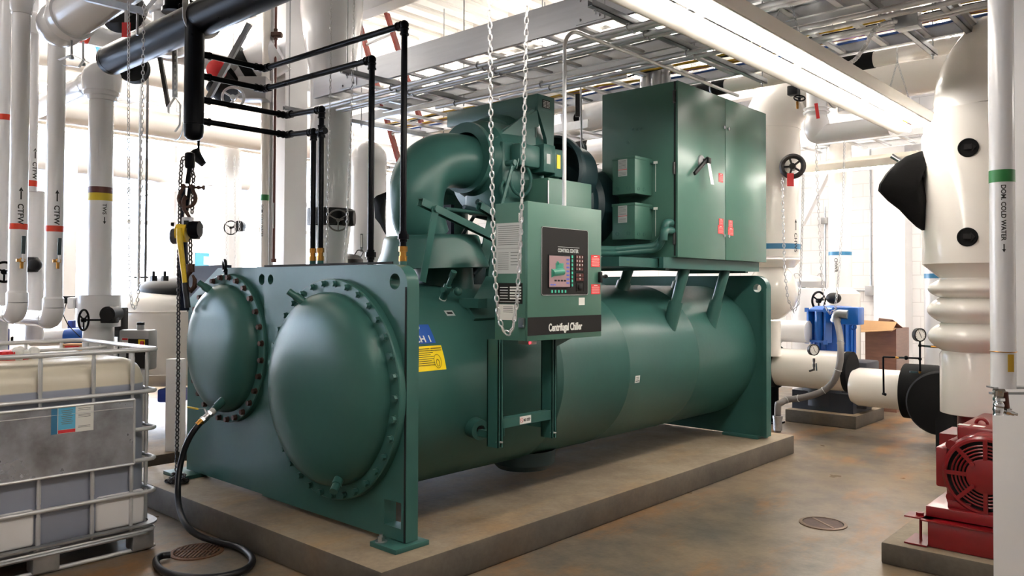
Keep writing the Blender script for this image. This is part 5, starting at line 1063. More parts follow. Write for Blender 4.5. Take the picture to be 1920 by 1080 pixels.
part('chain_wheel', mb, 'steel_dark', RS)
q = atD(1482, 337, depth(p)-R9-.2); mb = MB(); mb.obox(q, (.075, .002, .145), (RT.x, RT.y, 0), (-RT.y, RT.x, 0)); part('valve_tag', mb, 'red_tag', RS, label='red tag hanging from the chain wheel')
dd = depth(p)-R9-.15
loop_chain('hanging_chain', [atD(1467, 335, dd), atD(1469, 430, dd), atD(1471, 500, dd), atD(1477, 560, dd), atD(1488, 585, dd), atD(1497, 570, dd), atD(1501, 520, dd), atD(1505, 400, dd), atD(1506, 330, dd)], 'chain loop hanging from the dark chain wheel by the blue-banded riser', .05, .005, 'steel')
dd = 9.0
loop_chain('hanging_chain', [atD(1530, 190, dd), atD(1531, 300, dd), atD(1535, 400, dd), atD(1541, 520, dd), atD(1547, 575, dd), atD(1556, 588, dd), atD(1566, 580, dd), atD(1574, 500, dd), atD(1581, 380, dd), atD(1584, 230, dd)], 'chain loop ending just above the blue motor', .05, .0045, 'steel')
# ball-shaped bend with tag
p = atD(1531, 232, 8.6); r = pxr(46, p); t = thing('pipe_elbow', p, 'white ball-shaped pipe bend with a red tag below the bright lamp', 'pipe fitting'); mb = MB(); mb.sphere(p-V((0, 0, .03)), r, 32, 20, (1, 1, 1.35)); mb.cyl(p, V((p.x, p.y, ZC-.02)), r*.8, 32)
for k in range(2): mb.torus(p+V((0, 0, .12+.04*k)), (0, 0, 1), r*.98, .01, 36, 6)
mb.cyl(p-V((0, 0, .12)), p+V((.75, 0, -.12)), r*.75, 32); mb.cyl(p+V((.3, .1, .1)), p+V((.3, .1, .9)), r*.8, 32); part('bend', mb, 'pvc_white', t)
q = atD(1532, 208, 8.25); mb = MB(); mb.obox(q, (.035, .002, .16), (RT.x*.7, RT.y*.7, .1), (-RT.y, RT.x, 0)); part('valve_tag', mb, 'red_tag', t)
p = atD(1488, 170, 8.4); t = thing('gear_operator', p, 'small black valve gear with a handwheel under the white duct', 'valve'); mb = MB(); mb.obox(p, (.11, .09, .10), bev=.01); part('gear_case', mb, 'black_plastic', t); handwheel(t, atD(1499, 184, 8.3), (.5, -.7, .9), .055, .008)
mb = MB(); q = atD(1495, 197, 8.3); mb.obox(q, (.025, .002, .08), (RT.x, RT.y, 0), (-RT.y, RT.x, 0)); part('brass_tag', mb, 'brass', t)
x1, x2, x3 = atY(1697, 245, 11.6).x, atY(1706, 245, 11.6).x, atY(1716, 245, 11.6).x
xpipe('insulated_pipe', 1600, 248, 11.6, 30, -5.5, 2.5, 'pvc_warm', 'far white pipe with yellow and brown bands beneath the lamp end', bands=((x1, x2, 'yellow_band'), (x2, x3, 'brown_band')))
fixture('fluorescent_fixture', 10.9, -4.5, -1.6, 3.22, 'far fluorescent lamp pair by the block wall, rear one', along='x', w=.2)
fixture('fluorescent_fixture', 9.7, -3.9, -1.6, 3.02, 'far fluorescent lamp pair by the block wall, front one', along='x', w=.2)
# ---- left side runs, all parallel to the chiller
yb = [atX(u, 75, -7.6).y for u in (148, 163)]
ypipe('insulated_pipe', 215, 75, -7.6, 38, 1.5, 6.5, 'pvc_white', 'white overhead pipe with an orange band at the upper left', bands=((yb[0], yb[1], 'orange_band'),))
ypipe('insulated_pipe', 300, 165, -10.4, 62, -1.5, 12.4, 'pvc_warm', 'broad white overhead pipe, upper one of two crossing behind the manifold')
ypipe('insulated_pipe', 300, 232, -9.4, 52, -1.5, 12.0, 'pvc_warm', 'broad white overhead pipe, lower one of two crossing behind the manifold')
yb = [atX(u, 110, -9.0).y for u in (170, 182)]
ypipe('insulated_pipe', 220, 122, -9.0, 56, -1.0, 12.0, 'pvc_warm', 'white overhead pipe with a blue band at the upper left', bands=((yb[0], yb[1], 'blue_band'),))
fixture('fluorescent_fixture', -9.9, .5, 11.8, atX(300, 262, -9.9).z-.02, 'long fluorescent lamp under the broad overhead pipes at the left', w=.22)
G = 'fluorescent fixtures by the windows'
fixture('fluorescent_fixture', 5.2, -12.6, -10.2, 3.0, 'fluorescent lamp hanging by the windows behind the hoist', along='x', w=.3, group=G)
fixture('fluorescent_fixture', 8.2, -12.6, -10.2, 3.0, 'fluorescent lamp hanging by the windows right of the square column', along='x', w=.3, group=G)
fixture('fluorescent_fixture', 2.6, -12.6, -10.2, 3.0, 'fluorescent lamp hanging by the windows behind the feed water risers', along='x', w=.3, group=G)
# large diameter bend and drum behind the ladder
t = thing('insulated_bend', atD(800, 60, 11.2), 'huge rounded white pipe bend behind the ladder top', 'pipe fitting'); p = atD(815, 78, 11.2); r = pxr(110, p)
mb = MB(); mb.sphere(p, r, 40, 24, (1.7, 1.3, 1)); mb.cyl(p, p+V((3.2, 0, 0)), r*.92, 48); mb.cyl(p, p+V((0, 2.5, 0)), r*.9, 40); part('bend', mb, 'pvc_warm', t)
p = atD(805, 215, 11.0); t = thing('insulated_bend', p, 'rounded white pipe bend between the ladder and the compressor', 'pipe fitting'); r = pxr(95, p); mb = MB(); mb.sphere(p, r, 40, 24, (1, 1, 1)); mb.cyl(p, p-V((0, 0, 2.2)), r*.95, 40); mb.cyl(p, p+V((2.6, 0, 0)), r*.9, 40); part('bend', mb, 'pvc_warm', t)
# tapered riser above the butterfly valve
p = atD(620, 300, 7.9); z = lambda v: zat(v, p); r = pxr(76, p)
BV = thing('white_riser', (p.x, p.y, 0), 'thick white riser with a black butterfly valve behind the vent pipes', 'pipe'); mb = MB()
mb.lathe((p.x, p.y, z(394)), (0, 0, 1), [(0, r), (z(150)-z(394), r), (z(100)-z(394), r*1.25), (z(30)-z(394), r*1.5), (ZC-z(394), r*1.6)], 56); mb.lathe((p.x, p.y, 0), (0, 0, 1), [(0, r*.9), (z(520), r*.9), (z(480), r*.85), (z(426), r)], 48); part('riser', mb, 'pvc_white', BV)
mb = MB(); mb.lathe((p.x, p.y, z(424)), (0, 0, 1), [(0, r*.9), (0, r*1.12), (z(394)-z(424), r*1.12), (z(394)-z(424), r*.9)], 48); q = atD(655, 409, 7.75); mb.cyl(q-V((RT.x, RT.y, 0))*.06, q+V((RT.x, RT.y, 0))*.05, .075, 24); part('valve_body', mb, 'black_plastic', BV)
handwheel(BV, atD(634, 413, 7.45), (-FW.x, -FW.y, 0), .098, .008, 'conduit_grey', shaft=atD(645, 411, 7.7))
p = atD(690, 300, 9.0); r = pxr(70, p); t = thing('white_riser', (p.x, p.y, 0), 'plain pale riser with a glass thermometer right of the butterfly valve', 'pipe'); mb = MB(); mb.cyl((p.x, p.y, 0), (p.x, p.y, zat(300, p)), r, 48); mb.sphere((p.x, p.y, zat(300, p)), r, 32, 16); part('riser', mb, 'pvc_white', t)
q = atD(678, 452, 9.0-r-.06); mb = MB(); mb.obox(q, (.028, .02, .16), (RT.x, RT.y, 0), (-RT.y, RT.x, 0), .004); mb.mi = 1; mb.obox(q-FW*.012, (.016, .004, .13), (RT.x, RT.y, 0), (-RT.y, RT.x, 0)); mb.mi = 0; mb.cyl(q-V((0, 0, .08)), q-V((0, 0, .12)), .012, 10); part('thermometer', mb, ['ink_grey', 'paper_white'], t)
def filt(u0, u1, v0, v1, v2, d, label, name='bag_filter', leg=0):     # vertical vessel with a clamped lid
    p = atD((u0+u1)/2, v1, d); r = pxr(u1-u0, p); z = lambda v: zat(v, p); t = thing(name, (p.x, p.y, 0), label, 'filter vessel'); mb = MB()
    mb.lathe((p.x, p.y, 0), (0, 0, 1), [(leg, r*.6), (leg+.02, r*1.0), (z(v2), r*1.12), (z(v1)-.02, r*1.12), (z(v1), r)], 40, cap0=True); part('vessel', mb, 'pvc_white', t)
    mb = MB(); mb.lathe((p.x, p.y, z(v1)), (0, 0, 1), [(-.035, r*1.0), (-.035, r*1.04), (0, r*1.04), (0, r)], 40); part('clamp_ring', mb, 'chrome', t)
    mb = MB(); h = z(v0)-z(v1); mb.lathe((p.x, p.y, z(v1)), (0, 0, 1), [(0, r), (h*.45, r*.98), (h*.8, r*.7), (h, 0)], 40)
    for s in (-1, 1): q = V((p.x, p.y, z(v1)+h*.6))+V((RT.x, RT.y, 0))*s*r*.8; mb.tube(round_path([q, q+V((RT.x*s*.04, RT.y*s*.04, .08)), q+V((RT.x*s*-.03, RT.y*s*-.03, .08)), q+V((RT.x*s*-.08, RT.y*s*-.08, 0))], .02), .006, 8)
    part('lid', mb, 'grey_plastic' if name != 'strainer_vessel' else 'steel_dark', t); return t
filt(626, 681, 476, 497, 500, 8.35, 'vessel with a dark steel lid behind the top edge of the chiller end plate', 'strainer_vessel')
filt(1487, 1545, 512, 537, 545, 11.0, 'white filter vessel with a chrome clamp band behind the blue motor')
# hanging insulation flap
def flap(name, pts, d, label, th=.03, bow=.06):
    P = [atD(u, v, d) for u, v in pts]; c = sum(P, V())/len(P); mb = MB(); n = FW
    f = [mb.bm.verts.new(p) for p in P]; b = [mb.bm.verts.new(p+n*th) for p in P]; cf = mb.bm.verts.new(c-n*bow); cb = mb.bm.verts.new(c+n*(th-bow))
    k = len(P)
    for i in range(k): mb.face((f[i], f[(i+1) % k], cf)); mb.face((b[(i+1) % k], b[i], cb)); mb.face((f[i], b[i], b[(i+1) % k], f[(i+1) % k]))
    return mesh_thing(name, mb, 'foam_black', label, 'pipe insulation', ang=math.radians(60))
flap('insulation_flap', [(701, 372), (706, 367), (724, 360), (722, 385), (721, 405), (723, 440), (712, 420), (703, 409)], 7.4, 'small black insulation flap left of the green suction elbow')
# second run of details over the left half: braces, conduits, valve with chain, fire bell
t = thing('pipe_brace', atD(460, 120, 6.6), 'slanted steel strut brace behind the manifold branches', 'strut channel'); mb = MB(); mb.bar(atD(468, 45, 6.6), atD(388, 190, 6.6), .04, .04, FW); part('channel', mb, 'alu', t)
mb = MB(); mb.bar(atD(430, -20, 9.5), atD(470, 88, 9.5), .10, .10, FW); mesh_thing('roof_brace', mb, 'white_paint', 'white diagonal roof brace behind the black header', 'roof brace')
p = atD(408, 132, 7.6); t = thing('fire_bell', p, 'round red bell between the two upper branch pipes', 'alarm bell'); mb = MB(); mb.lathe(p, (-FW.x, -FW.y, 0), [(0, .09), (.02, .10), (.05, .09), (.075, .05), (.08, 0)], 28); mb.cyl(p+FW*.1, p, .05, 16); part('gong', mb, 'red_tag', t)
t = thing('flanged_valve', atD(470, 130, 8.3), 'white flanged valve with black collars and grey handwheel behind the branch pipes', 'valve'); mb = MB(); a, b = atD(435, 150, 8.3), atD(505, 110, 8.3)
mb.cyl(a, b, .16, 32); mb.cyl(a+(b-a)*.6, b+(b-a)*.3, .2, 32); part('pipe_body', mb, 'pvc_white', t)
mb = MB(); mb.cyl(a+(b-a)*.08, a+(b-a)*.2, .21, 32); mb.cyl(a+(b-a)*.38, a+(b-a)*.58, .24, 32); mb.cyl(atD(408, 152, 8.0), atD(432, 178, 8.0), .14, 28); part('rubber_collar', mb, 'foam_black', t)
handwheel(t, atD(437, 183, 7.7), (-FW.x+.3, -FW.y, 0), .10, .013, 'galv_light'); mb = MB(); mb.obox(atD(478, 168, 8.0), (.28, .2, .22), (RT.x, RT.y, 0), (-RT.y, RT.x, 0), .01); part('actuator_box', mb, 'grey_plastic', t)
p = atD(330, 12, 5.9); t = thing('gate_valve', p, 'black valve with handwheel at the top left above the header', 'valve'); mb = MB(); mb.cyl(p-V((0, 0, .02)), p+V((0, 0, .5)), .085, 24); mb.cyl(p-V((0, 0, .05)), p-V((0, 0, .02)), .10, 24); mb.cyl(p-V((.1, 0, .03)), p+V((.1, 0, -.03)), .03, 12); part('valve_body', mb, 'black_paint', t); handwheel(t, atD(366, 14, 5.9), (RT.x*.9, RT.y*.9, .5), .055, .008)
p = atD(315, 60, 6.4); r = pxr(58, p); t = thing('white_riser', (p.x, p.y, 0), 'white overhead stub pipe with collar just behind the black header', 'pipe'); mb = MB(); z = lambda v: zat(v, p); mb.lathe((p.x, p.y, z(108)), (0, 0, 1), [(0, r*.6), (.02, r), (z(32)-z(108), r), (z(30)-z(108), r*1.15), (z(22)-z(108), r*1.18), (z(20)-z(108), r*.9), (2, r*.9)], 36, cap0=True); part('riser', mb, 'pvc_white', t)
t = thing('pipe_collar', atD(219, 18, 7.0), 'black ring collar round a bright white overhead pipe', 'pipe fitting'); p = atD(218, 5, 7.0); mb = MB(); mb.lathe(p, FW-V((0, 0, .3)), [(0, .13), (0, .20), (.16, .20), (.16, .13), (0, .13)], 48); part('rubber_ring', mb, 'foam_black', t); mb = MB(); mb.cyl(p-FW*.01, p+FW*1.2, .13, 40); part('pipe_jacket', mb, 'pvc_white', t)
p = atD(250, 128, 7.0); mb = MB(); mb.lathe(p, (RT.x*.2-FW.x, RT.y*.2-FW.y, 0), [(0, .13), (.06, .13), (.06, .08), (.0, .08)], 36); mb.cyl(p, p+FW*.05, .13, 36); mesh_thing('pipe_stub', mb, 'foam_black', 'black open pipe end behind the hanging chain pair', 'pipe fitting')
t = thing('insulated_pipe', atD(170, 20, 6.0), 'thick white pipe slanting away above the round-topped riser', 'pipe'); a = atD(135, 32, 5.9); b = atD(215, -22, 5.6); mb = MB(); mb.cyl(a, a+(b-a)*1.6, .155, 40); part('pipe_jacket', mb, 'pvc_white', t)
mb = MB(); d = (b-a).normalized()
for k in range(3): mb.cyl(a-d*(.02+.05*k), a+d*(.02-.05*k), .175-.012*k, 40)
mb.sphere(a-d*.16, .165, 28, 16); part('elbow', mb, 'pvc_white', t)
t = thing('strut_hanger', atD(220, 10, 5.4), 'grey strut channel with tagged clip at the very top left', 'strut channel'); mb = MB(); mb.bar(atD(160, -5, 5.4), atD(274, 23, 5.4), .045, .045); part('channel', mb, 'galv', t)
mb = MB(); mb.cyl(atD(258, 20, 5.4), atD(257, 66, 5.4), .009, 8); part('threaded_rod', mb, 'galv', t)
mb = MB(); q = atD(236.5, 56, 5.35); mb.obox(q, (.058, .002, .10), (RT.x, RT.y, 0), (-RT.y, RT.x, 0)); part('inspection_tag', mb, 'red_tag', t, label='red inspection tag')
mb = MB(); mb.bar(atD(237, 20, 5.4), atD(237, 44, 5.37), .012, .03, FW); part('clip', mb, 'galv_light', t); mb = MB(); mb.bar(atD(270, 22, 5.4), atD(296, -8, 5.4), .03, .004, FW); part('clip', mb, 'galv_light', t)
for i, (u, v0, v1, d, lab) in enumerate(((134, 40, 108, 5.9, 'threaded hanger rod in front of the round-topped riser bend'), (156, 78, 120, 6.3, 'short threaded hanger rod below the orange band'))):
    t = thing('hanger_rod', atD(u, v1, d), lab, 'hanger rod'); mb = MB(); mb.cyl(atD(u, v0, d), atD(u+.5, v1+4, d), .009, 8); mb.cyl(atD(u+.3, v1-2, d), atD(u+.3, v1+3, d), .018, 6); part('threaded_rod', mb, 'galv', t)
    if i == 0: mb = MB(); mb.tube([atD(110, 112, d), atD(136, 103, d), atD(168, 118, d)], 0, sq=(.03, .004)); mb.tube([atD(118, 122, d), atD(148, 126, d), atD(158, 110, d)], 0, sq=(.03, .004)); part('clevis', mb, 'galv_light', t)
t = thing('strut_hanger', atD(329, 190, 6.0), 'slotted vertical strut left of the black manifold', 'strut channel'); mb = MB(); mb.bar(atD(328, 92, 6.0), atD(328, 183, 6.0), .035, .02, FW); part('channel', mb, 'galv', t); mb = MB()
for k in range(8): q = atD(328.3, 97+11*k, 5.98); mb.obox(q, (.008, .003, .022), (RT.x, RT.y, 0), (-RT.y, RT.x, 0))
part('slots', mb, 'paper_white', t); mb = MB(); mb.tube([atD(328, 182, 6.0), atD(316, 200, 6.0), atD(316, 212, 6.0)], 0, sq=(.03, .005)); mb.tube([atD(329, 184, 6.0), atD(338, 196, 6.0), atD(337, 235, 6.0), atD(328, 247, 6.0)], 0, sq=(.03, .005)); part('clevis', mb, 'galv_light', t)
mb = MB(); mb.bar(atD(300, 108, 6.4), atD(316, 200, 6.4), .03, .03, FW); mesh_thing('strut_hanger', mb, 'steel_dark', 'dark slanted strut left of the slotted one', 'strut channel')

# between the compressor and the cabinet
t, c, r = xpipe('insulated_pipe', 1095, 283, 8.4, 56, -6.35, -4.2, 'pvc_white', 'white pipe with a black collar between the compressor and the green cabinet', collars=((-6.3, -6.12),))
p = atD(1085, 222, 9.6); t = thing('insulated_bend', p, 'rounded white pipe bend left of the cabinet top', 'pipe fitting'); mb = MB(); r = pxr(72, p); mb.sphere(p, r, 36, 20, (1, 1, .95)); mb.cyl(p, p+V((1.6, 0, .1)), r*.85, 36); mb.cyl(p, V((p.x, p.y, ZC-.03)), r*.7, 32); part('bend', mb, 'pvc_white', t); mb = MB(); mb.cyl(p-FW*r*.55+V((0, 0, -.0)), p-FW*r*1.02+V((0, 0, -.05)), r*.35, 28); part('rubber_collar', mb, 'foam_black', t)
t = thing('strut_hanger', atD(1083, 200, 6.9), 'slotted strut and rod hanging between compressor and cabinet', 'strut channel'); mb = MB(); mb.bar(atD(1083, 176, 6.9), atD(1083, 219, 6.9), .04, .02, FW); part('channel', mb, 'steel_dark', t); mb = MB(); mb.cyl(atD(1089, 160, 6.92), atD(1091, 330, 6.92), .009, 8); part('threaded_rod', mb, 'galv_light', t)
# ------------------------------------------------------------------ right foreground
pcx = atD(1861, 800, 3.3)
mb = MB(); c = V((pcx.x, pcx.y, 0)); mb.box((c.x, c.y-.0, 0), (c.x+.32, c.y+.32, ZC)); struct('trim_6', mb, 'white_paint', label='near white building column cut by the right picture edge')
p = atD(1879, 400, 3.02); r = pxr(42, p); z = lambda v: zat(v, p); t = thing('domestic_cold_water_pipe', (p.x, p.y, z(724)), 'white pipe with green band on the near column, lettered for domestic cold water', 'pipe')
mb = MB(); mb.cyl((p.x, p.y, z(723)), (p.x, p.y, ZC), r, 48); part('pipe_jacket', mb, 'pvc_white', t); band(t, p.x, p.y, r, z(339.5), z(316.5), 'green_band')
wrap_text(t, p.x, p.y, r, z(345), 'DOM. COLD WATER', .0225, math.atan2(-p.y, -p.x)+.12, arrow='down', bold=.0006, gap=.012)
mb = MB(); mb.torus((p.x, p.y, z(655)), (0, 0, 1), r+.002, .0018, 36, 6); tg = part('bead_chain', mb, 'brass', t); q = V((p.x, p.y, z(675)))-V((FW.x, FW.y, 0))*(r+.004); mb = MB(); mb.obox(q, (.022, .0015, .065), (RT.x, RT.y, 0), (-RT.y, RT.x, 0), .0); part('brass_tag', mb, 'cable_yellow', tg)
mb = MB(); mb.obox(V((p.x, p.y, z(722)))+V((RT.x, RT.y, 0))*.05, (.20, .05, .006), (RT.x, RT.y, 0), (-RT.y, RT.x, 0)); mb.obox(V((p.x, p.y, z(733)))+V((RT.x, RT.y, 0))*.05, (.20, .02, .008), (RT.x, RT.y, 0), (-RT.y, RT.x, 0)); part('wall_bracket', mb, 'galv', t)
f = lambda u, v: atD(u, v, 3.0)
t = thing('hose_bib', f(1880, 780), 'chrome hose tap below the domestic water pipe', 'tap'); mb = MB(); mb.lathe(f(1873, 728), (0, 0, -1), [(0, .018), (.008, .022), (.016, .018), (.03, .016), (.036, .021), (.046, .021), (.05, .015), (.075, .015)], 20); mb.sphere(f(1873, 760), .02, 16, 10); mb.lathe(f(1872, 762), (0, 0, -1), [(0, .017), (.012, .02), (.022, .017), (.032, .019), (.035, .0)], 20); mb.cyl(f(1874, 768), f(1900, 776), .009, 12); mb.cyl(f(1884, 771), f(1892, 773), .014, 8); mb.cyl(f(1898, 775), f(1907, 777), .006, 10)
mb.tube([f(1878, 755), f(1888, 762), f(1896, 768)], .005, 8); part('tap_body', mb, 'chrome', t)
mb = MB(); mb.cyl(f(1883, 735), f(1886, 765), .013, 12); part('red_body', mb, 'pipe_rust', t)
# ---- big riser with flexible connector
RD = 5.5; p = atD(1829, 600, RD); z = lambda v: zat(v, p); W_ = lambda px: pxr(px, p)
RR = thing('pump_riser', (p.x, p.y, z(772)), 'massive cream riser with two black ports and rubber bulges above the red motor', 'pipe')
mb = MB(); R1 = W_(178); mb.lathe((p.x, p.y, z(492)), (0, 0, 1), [(0, R1), (z(247)-z(492), R1), (z(215)-z(492), W_(138)), (z(200)-z(492), W_(133))], 64)
Re = W_(134); cc = V((p.x+Re*1.7, p.y, z(185))); mb.tube(arc(cc, (-1, 0, 0), (0, 0, 1), Re*1.7, -.15, PI/2, 18), Re, 56); mb.cyl(cc+V((0, 0, Re*1.7)), cc+V((2.5, 0, Re*1.7)), Re, 48)
mb.lathe((p.x, p.y, z(524)), (0, 0, 1), [(0, W_(118)), (z(518)-z(524), W_(118)), (z(492)-z(524), R1)], 64); part('pipe_jacket', mb, 'pvc_warm', RR)
for (u, v) in ((1812, 273), (1810, 443)):
    q = atD(u, v, RD-R1+.01); n = V((q.x-p.x, q.y-p.y, 0)).normalized(); o = V((p.x, p.y, q.z))+n*(R1+.0); mb = MB(); mb.lathe(o-n*.02, n, [(0, .062), (.026, .062), (.028, .054), (.025, .052), (.025, 0)], 32); prt = part('port', mb, 'foam_black', RR, label='round black port'); mb = MB(); mb.obox(o+n*.010+V((0, 0, .004)), (.045, .02, .035), (-n.y, n.x, 0), n); mb.prism([o+V((-n.y, n.x, 0))*.02+V((0, 0, -.03)), o+V((-n.y, n.x, 0))*.045, o+V((-n.y, n.x, 0))*.02+V((0, 0, .03))], n*.012); part('port_plug', mb, 'label_black', prt)
mb = MB(); prof = []; zb = z(655)
def bul(v0, v1, wi, wo):
    for k in range(13): a = PI*k/12; prof.append((z(v1+(v0-v1)*(k/12))-zb, W_(wi)+(W_(wo)-W_(wi))*math.sin(a)**.85))
bul(602, 655, 112, 160); bul(554, 603, 112, 162); bul(520, 556, 114, 160); mb.lathe((p.x, p.y, zb), (0, 0, 1), prof, 64); part('rubber_connector', mb, 'pvc_warm', RR, label='cream connector with three bulging rings')
mb = MB(); mb.lathe((p.x, p.y, z(772)), (0, 0, 1), [(0, W_(112)), (.005, W_(120)), (z(662)-z(772), W_(120)), (z(655)-z(772), W_(112))], 64, cap0=True); part('lower_jacket', mb, 'pvc_warm', RR)
mb = MB(); pts = [(1746, 278), (1725, 284), (1702, 292), (1681, 307), (1664, 326), (1652, 345), (1650, 357), (1668, 376), (1690, 393), (1706, 410), (1722, 425), (1733, 432), (1741, 416), (1745, 395), (1743, 375), (1735, 350), (1730, 330), (1731, 305)]
dep = [5.6, 5.6, 5.55, 5.5, 5.45, 5.42, 5.42, 5.45, 5.5, 5.5, 5.52, 5.55, 5.6, 5.6, 5.6, 5.6, 5.6, 5.6]
P = [atD(u, v, d) for (u, v), d in zip(pts, dep)]; mid = [atD(1700, 340, 5.40), atD(1705, 390, 5.42)]; c = atD(1704, 360, 5.47)
k = len(P); R3 = []; c0 = sum(P, V())/k
for dz in (0, .03):
    L3 = []
    for j, t_ in enumerate((1, .8, .6, .4, .2)): L3.append([mb.bm.verts.new(c0.lerp(q, t_)-FW*(.07*(1-t_*t_))+FW*dz) for q in P])
    cc_ = mb.bm.verts.new(c0-FW*(.07-dz)); R3.append((L3, cc_))
    for a_, b_ in zip(L3, L3[1:]): mb.bridge(a_, b_)
    for i in range(k): mb.face((L3[-1][i], L3[-1][(i+1) % k], cc_))
mb.bridge(R3[0][0][0], R3[1][0][0])
mesh_thing('insulation_flap', mb, 'foam_black', 'large curved black insulation piece sticking out left of the cream riser', 'pipe insulation', ang=math.radians(70))
mb = MB(); mb.cyl(atD(1672, 292, 5.7), atD(1770, 353, 5.5), .018, 14); mesh_thing('pipe_stub', mb, 'steel', 'short metal tube end poking out above the black flap', 'pipe')
# ---- red pump and motor
pad(-1.53, 4.92, .6, 7.2, .125, 'small concrete pad under the red motor at the right')
PB = thing('pump_motor', (-.95, 5.6, .125), 'red electric motor with slotted round fan cover on a red steel base', 'motor')
mb = MB()
mb.box((-1.30, 5.0, .128), (-.1, 6.6, .27), .006); mb.box((-1.335, 4.99, .27), (-.1, 6.6, .278)); mb.box((-1.43, 5.02, .270), (-1.28, 5.14, .278)); mb.box((-1.42, 4.98, .128), (-1.30, 5.2, .136)); mb.cyl((-1.36, 5.08, .278), (-1.36, 5.08, .295), .022, 6); mb.cyl((-1.36, 5.09, .136), (-1.36, 5.09, .27), .008, 8)
part('base_frame', mb, 'red_paint', PB)
mb = MB(); mb.box((-1.325, 5.06, .285), (-.1, 6.1, .345), .006); mb.box((-1.22, 5.10, .345), (-1.10, 5.95, .385), .004); mb.box((-.85, 5.10, .345), (-.73, 5.95, .385), .004); part('motor_rail', mb, 'red_paint', PB)
mc = V((-1.025, 5.10, .552)); r = .225
mb = MB(); mb.lathe(mc, (0, 1, 0), [(.02, r), (.05, r*1.04), (.12, r*1.04), (.14, r*.97), (.75, r*.97), (.78, r*.8), (.85, r*.5)], 48, cap1=True)
for s in (-1, 1):
    mb.obox(mc+V((s*.17, .38, -.15)), (.1, .6, .10), bev=.01)
for a in (PI*.78, PI*.22, -PI*.22, -PI*.78): mb.cyl(mc+V((math.cos(a)*.235, .02, math.sin(a)*.235)), mc+V((math.cos(a)*.235, .12, math.sin(a)*.235)), .028, 12)
mb.box(mc+V((-.17, .10, .13)), mb_top := mc+V((.17, .75, .255)), .02); mb.box(mc+V((-.262, .02, -.10)), mc+V((-.20, .7, .13)), .012); part('motor_body', mb, 'red_paint', PB)
mb = MB(); mb.lathe(mc, (0, 1, 0), [(.012, .085), (.012, .205)], 48); part('fan_opening', mb, 'gap_black', PB)
mb = MB(); mb.lathe(mc, (0, 1, 0), [(.03, r), (0, r*.985), (-.012, r*.93), (-.012, .196), (.01, .196)], 48); mb.lathe(mc, (0, 1, 0), [(.01, .098), (-.014, .098), (-.018, .088), (-.018, 0)], 48)
for k in range(4): mb.torus(mc+V((0, -.006, 0)), (0, 1, 0), .114+.019*k, .0052, 48, 6)
for k in range(8): a = 2*PI*k/8; mb.bar(mc+V((math.cos(a)*.09, -.010, math.sin(a)*.09)), mc+V((math.cos(a)*.205, -.010, math.sin(a)*.205)), .022, .014, (0, 1, 0))
for k in range(4): a = PI/4+PI/2*k; mb.cyl(mc+V((math.cos(a)*.088, -.03, math.sin(a)*.088)), mc+V((math.cos(a)*.088, 0, math.sin(a)*.088)), .012, 8)
part('fan_cover', mb, 'red_paint', PB)
q = atY(1841, 795, 5.35); mb = MB(); mb.torus(q, (0, 1, 0), .030, .010, 24, 10); mb.cyl(q-V((0, 0, .065)), q-V((0, 0, .03)), .012, 12); mb.cyl(q-V((0, 0, .075)), q-V((0, 0, .055)), .025, 16); part('lifting_eye', mb, 'red_paint', PB)
for u in (1806, 1834): q = atY(u, 814, 5.22); mb = MB(); mb.box(V((q.x-.03, q.y, mc.z+.2552)), V((q.x+.03, q.y+.05, mc.z+.2562))); part('motor_plate', mb, 'paper_white', PB)
mb = MB(); q = atD(1832, 790, RD+.0); mb.lathe((q.x, q.y, z(810)-.3), (0, 0, 1), [(0, W_(66)), (z(772)-z(810)+.3, W_(66))], 32, cap1=True); mb.box((q.x-.2, q.y-.15, .30), (q.x+.2, q.y+.2, z(810))); part('pump_casing', mb, 'red_paint', PB, label='dark red pump casing')
# ---- blue vertical pump group in the right distance
pad(-4.0, 9.36, -3.17, 10.35, .15, 'low concrete pad under the black and blue pump')
BY = 9.75; b0 = atY(1572, 660, BY)
BP = thing('vertical_pump', (b0.x, BY, .15), 'black pump with a blue vertical motor behind the chiller end', 'pump')
q = atY(1565, 720, BY); mb = MB(); dd = depth(q); zf = lambda v: zat(v, q)
mb.prism([(q.x-.42, BY-.25, .15), (q.x+.30, BY-.25, .15), (q.x+.33, BY+.3, .15), (q.x-.42, BY+.3, .15)], (0, 0, zf(730)-.15)); mb.box((q.x+.0, BY-.15, .2), (q.x+.42, BY+.3, zf(672)), .02); mb.cyl((q.x-.1, BY, .2), (q.x-.1, BY, zf(668)), .28, 28); part('pump_casing', mb, 'motor_grey', BP)
zt, zl = zf(572), zf(668); mx = atY(1562, 620, BY).x
mb = MB(); mb.lathe((mx, BY, zl-.1), (0, 0, 1), [(0, .2), (.03, .26), (.06, .26), (.08, .235), (zt-zl+.02, .235), (zt-zl+.03, .26), (zt-zl+.07, .26), (zt-zl+.10, .20), (zt-zl+.11, 0)], 40)
for k in range(20): a = 2*PI*k/20; mb.obox((mx+math.cos(a)*.24, BY+math.sin(a)*.24, (zt+zl)/2-.03), (.03, .012, (zt-zl)*.72), (math.cos(a), math.sin(a), 0), (-math.sin(a), math.cos(a), 0))
bm2 = part('motor', mb, 'blue_paint', BP, label='blue finned vertical motor')
mb = MB(); q2 = atY(1590, 592, BY-.35); mb.obox(q2, (.30, .2, .20), bev=.015); part('terminal_box', mb, 'blue_paint', BP)
mb = MB(); q3 = atY(1536, 611, BY-.38); X1, Z1 = V((1, -.25, 0)).normalized(), V((0, 0, 1)); w, h = .23, .36
for s in (-1, 1): mb.obox(q3+X1*s*w/2, (.025, .12, h), X1, (X1.y*-1, X1.x, 0)); mb.obox(q3+Z1*s*h/2, (w+.02, .12, .025), X1, (-X1.y, X1.x, 0))
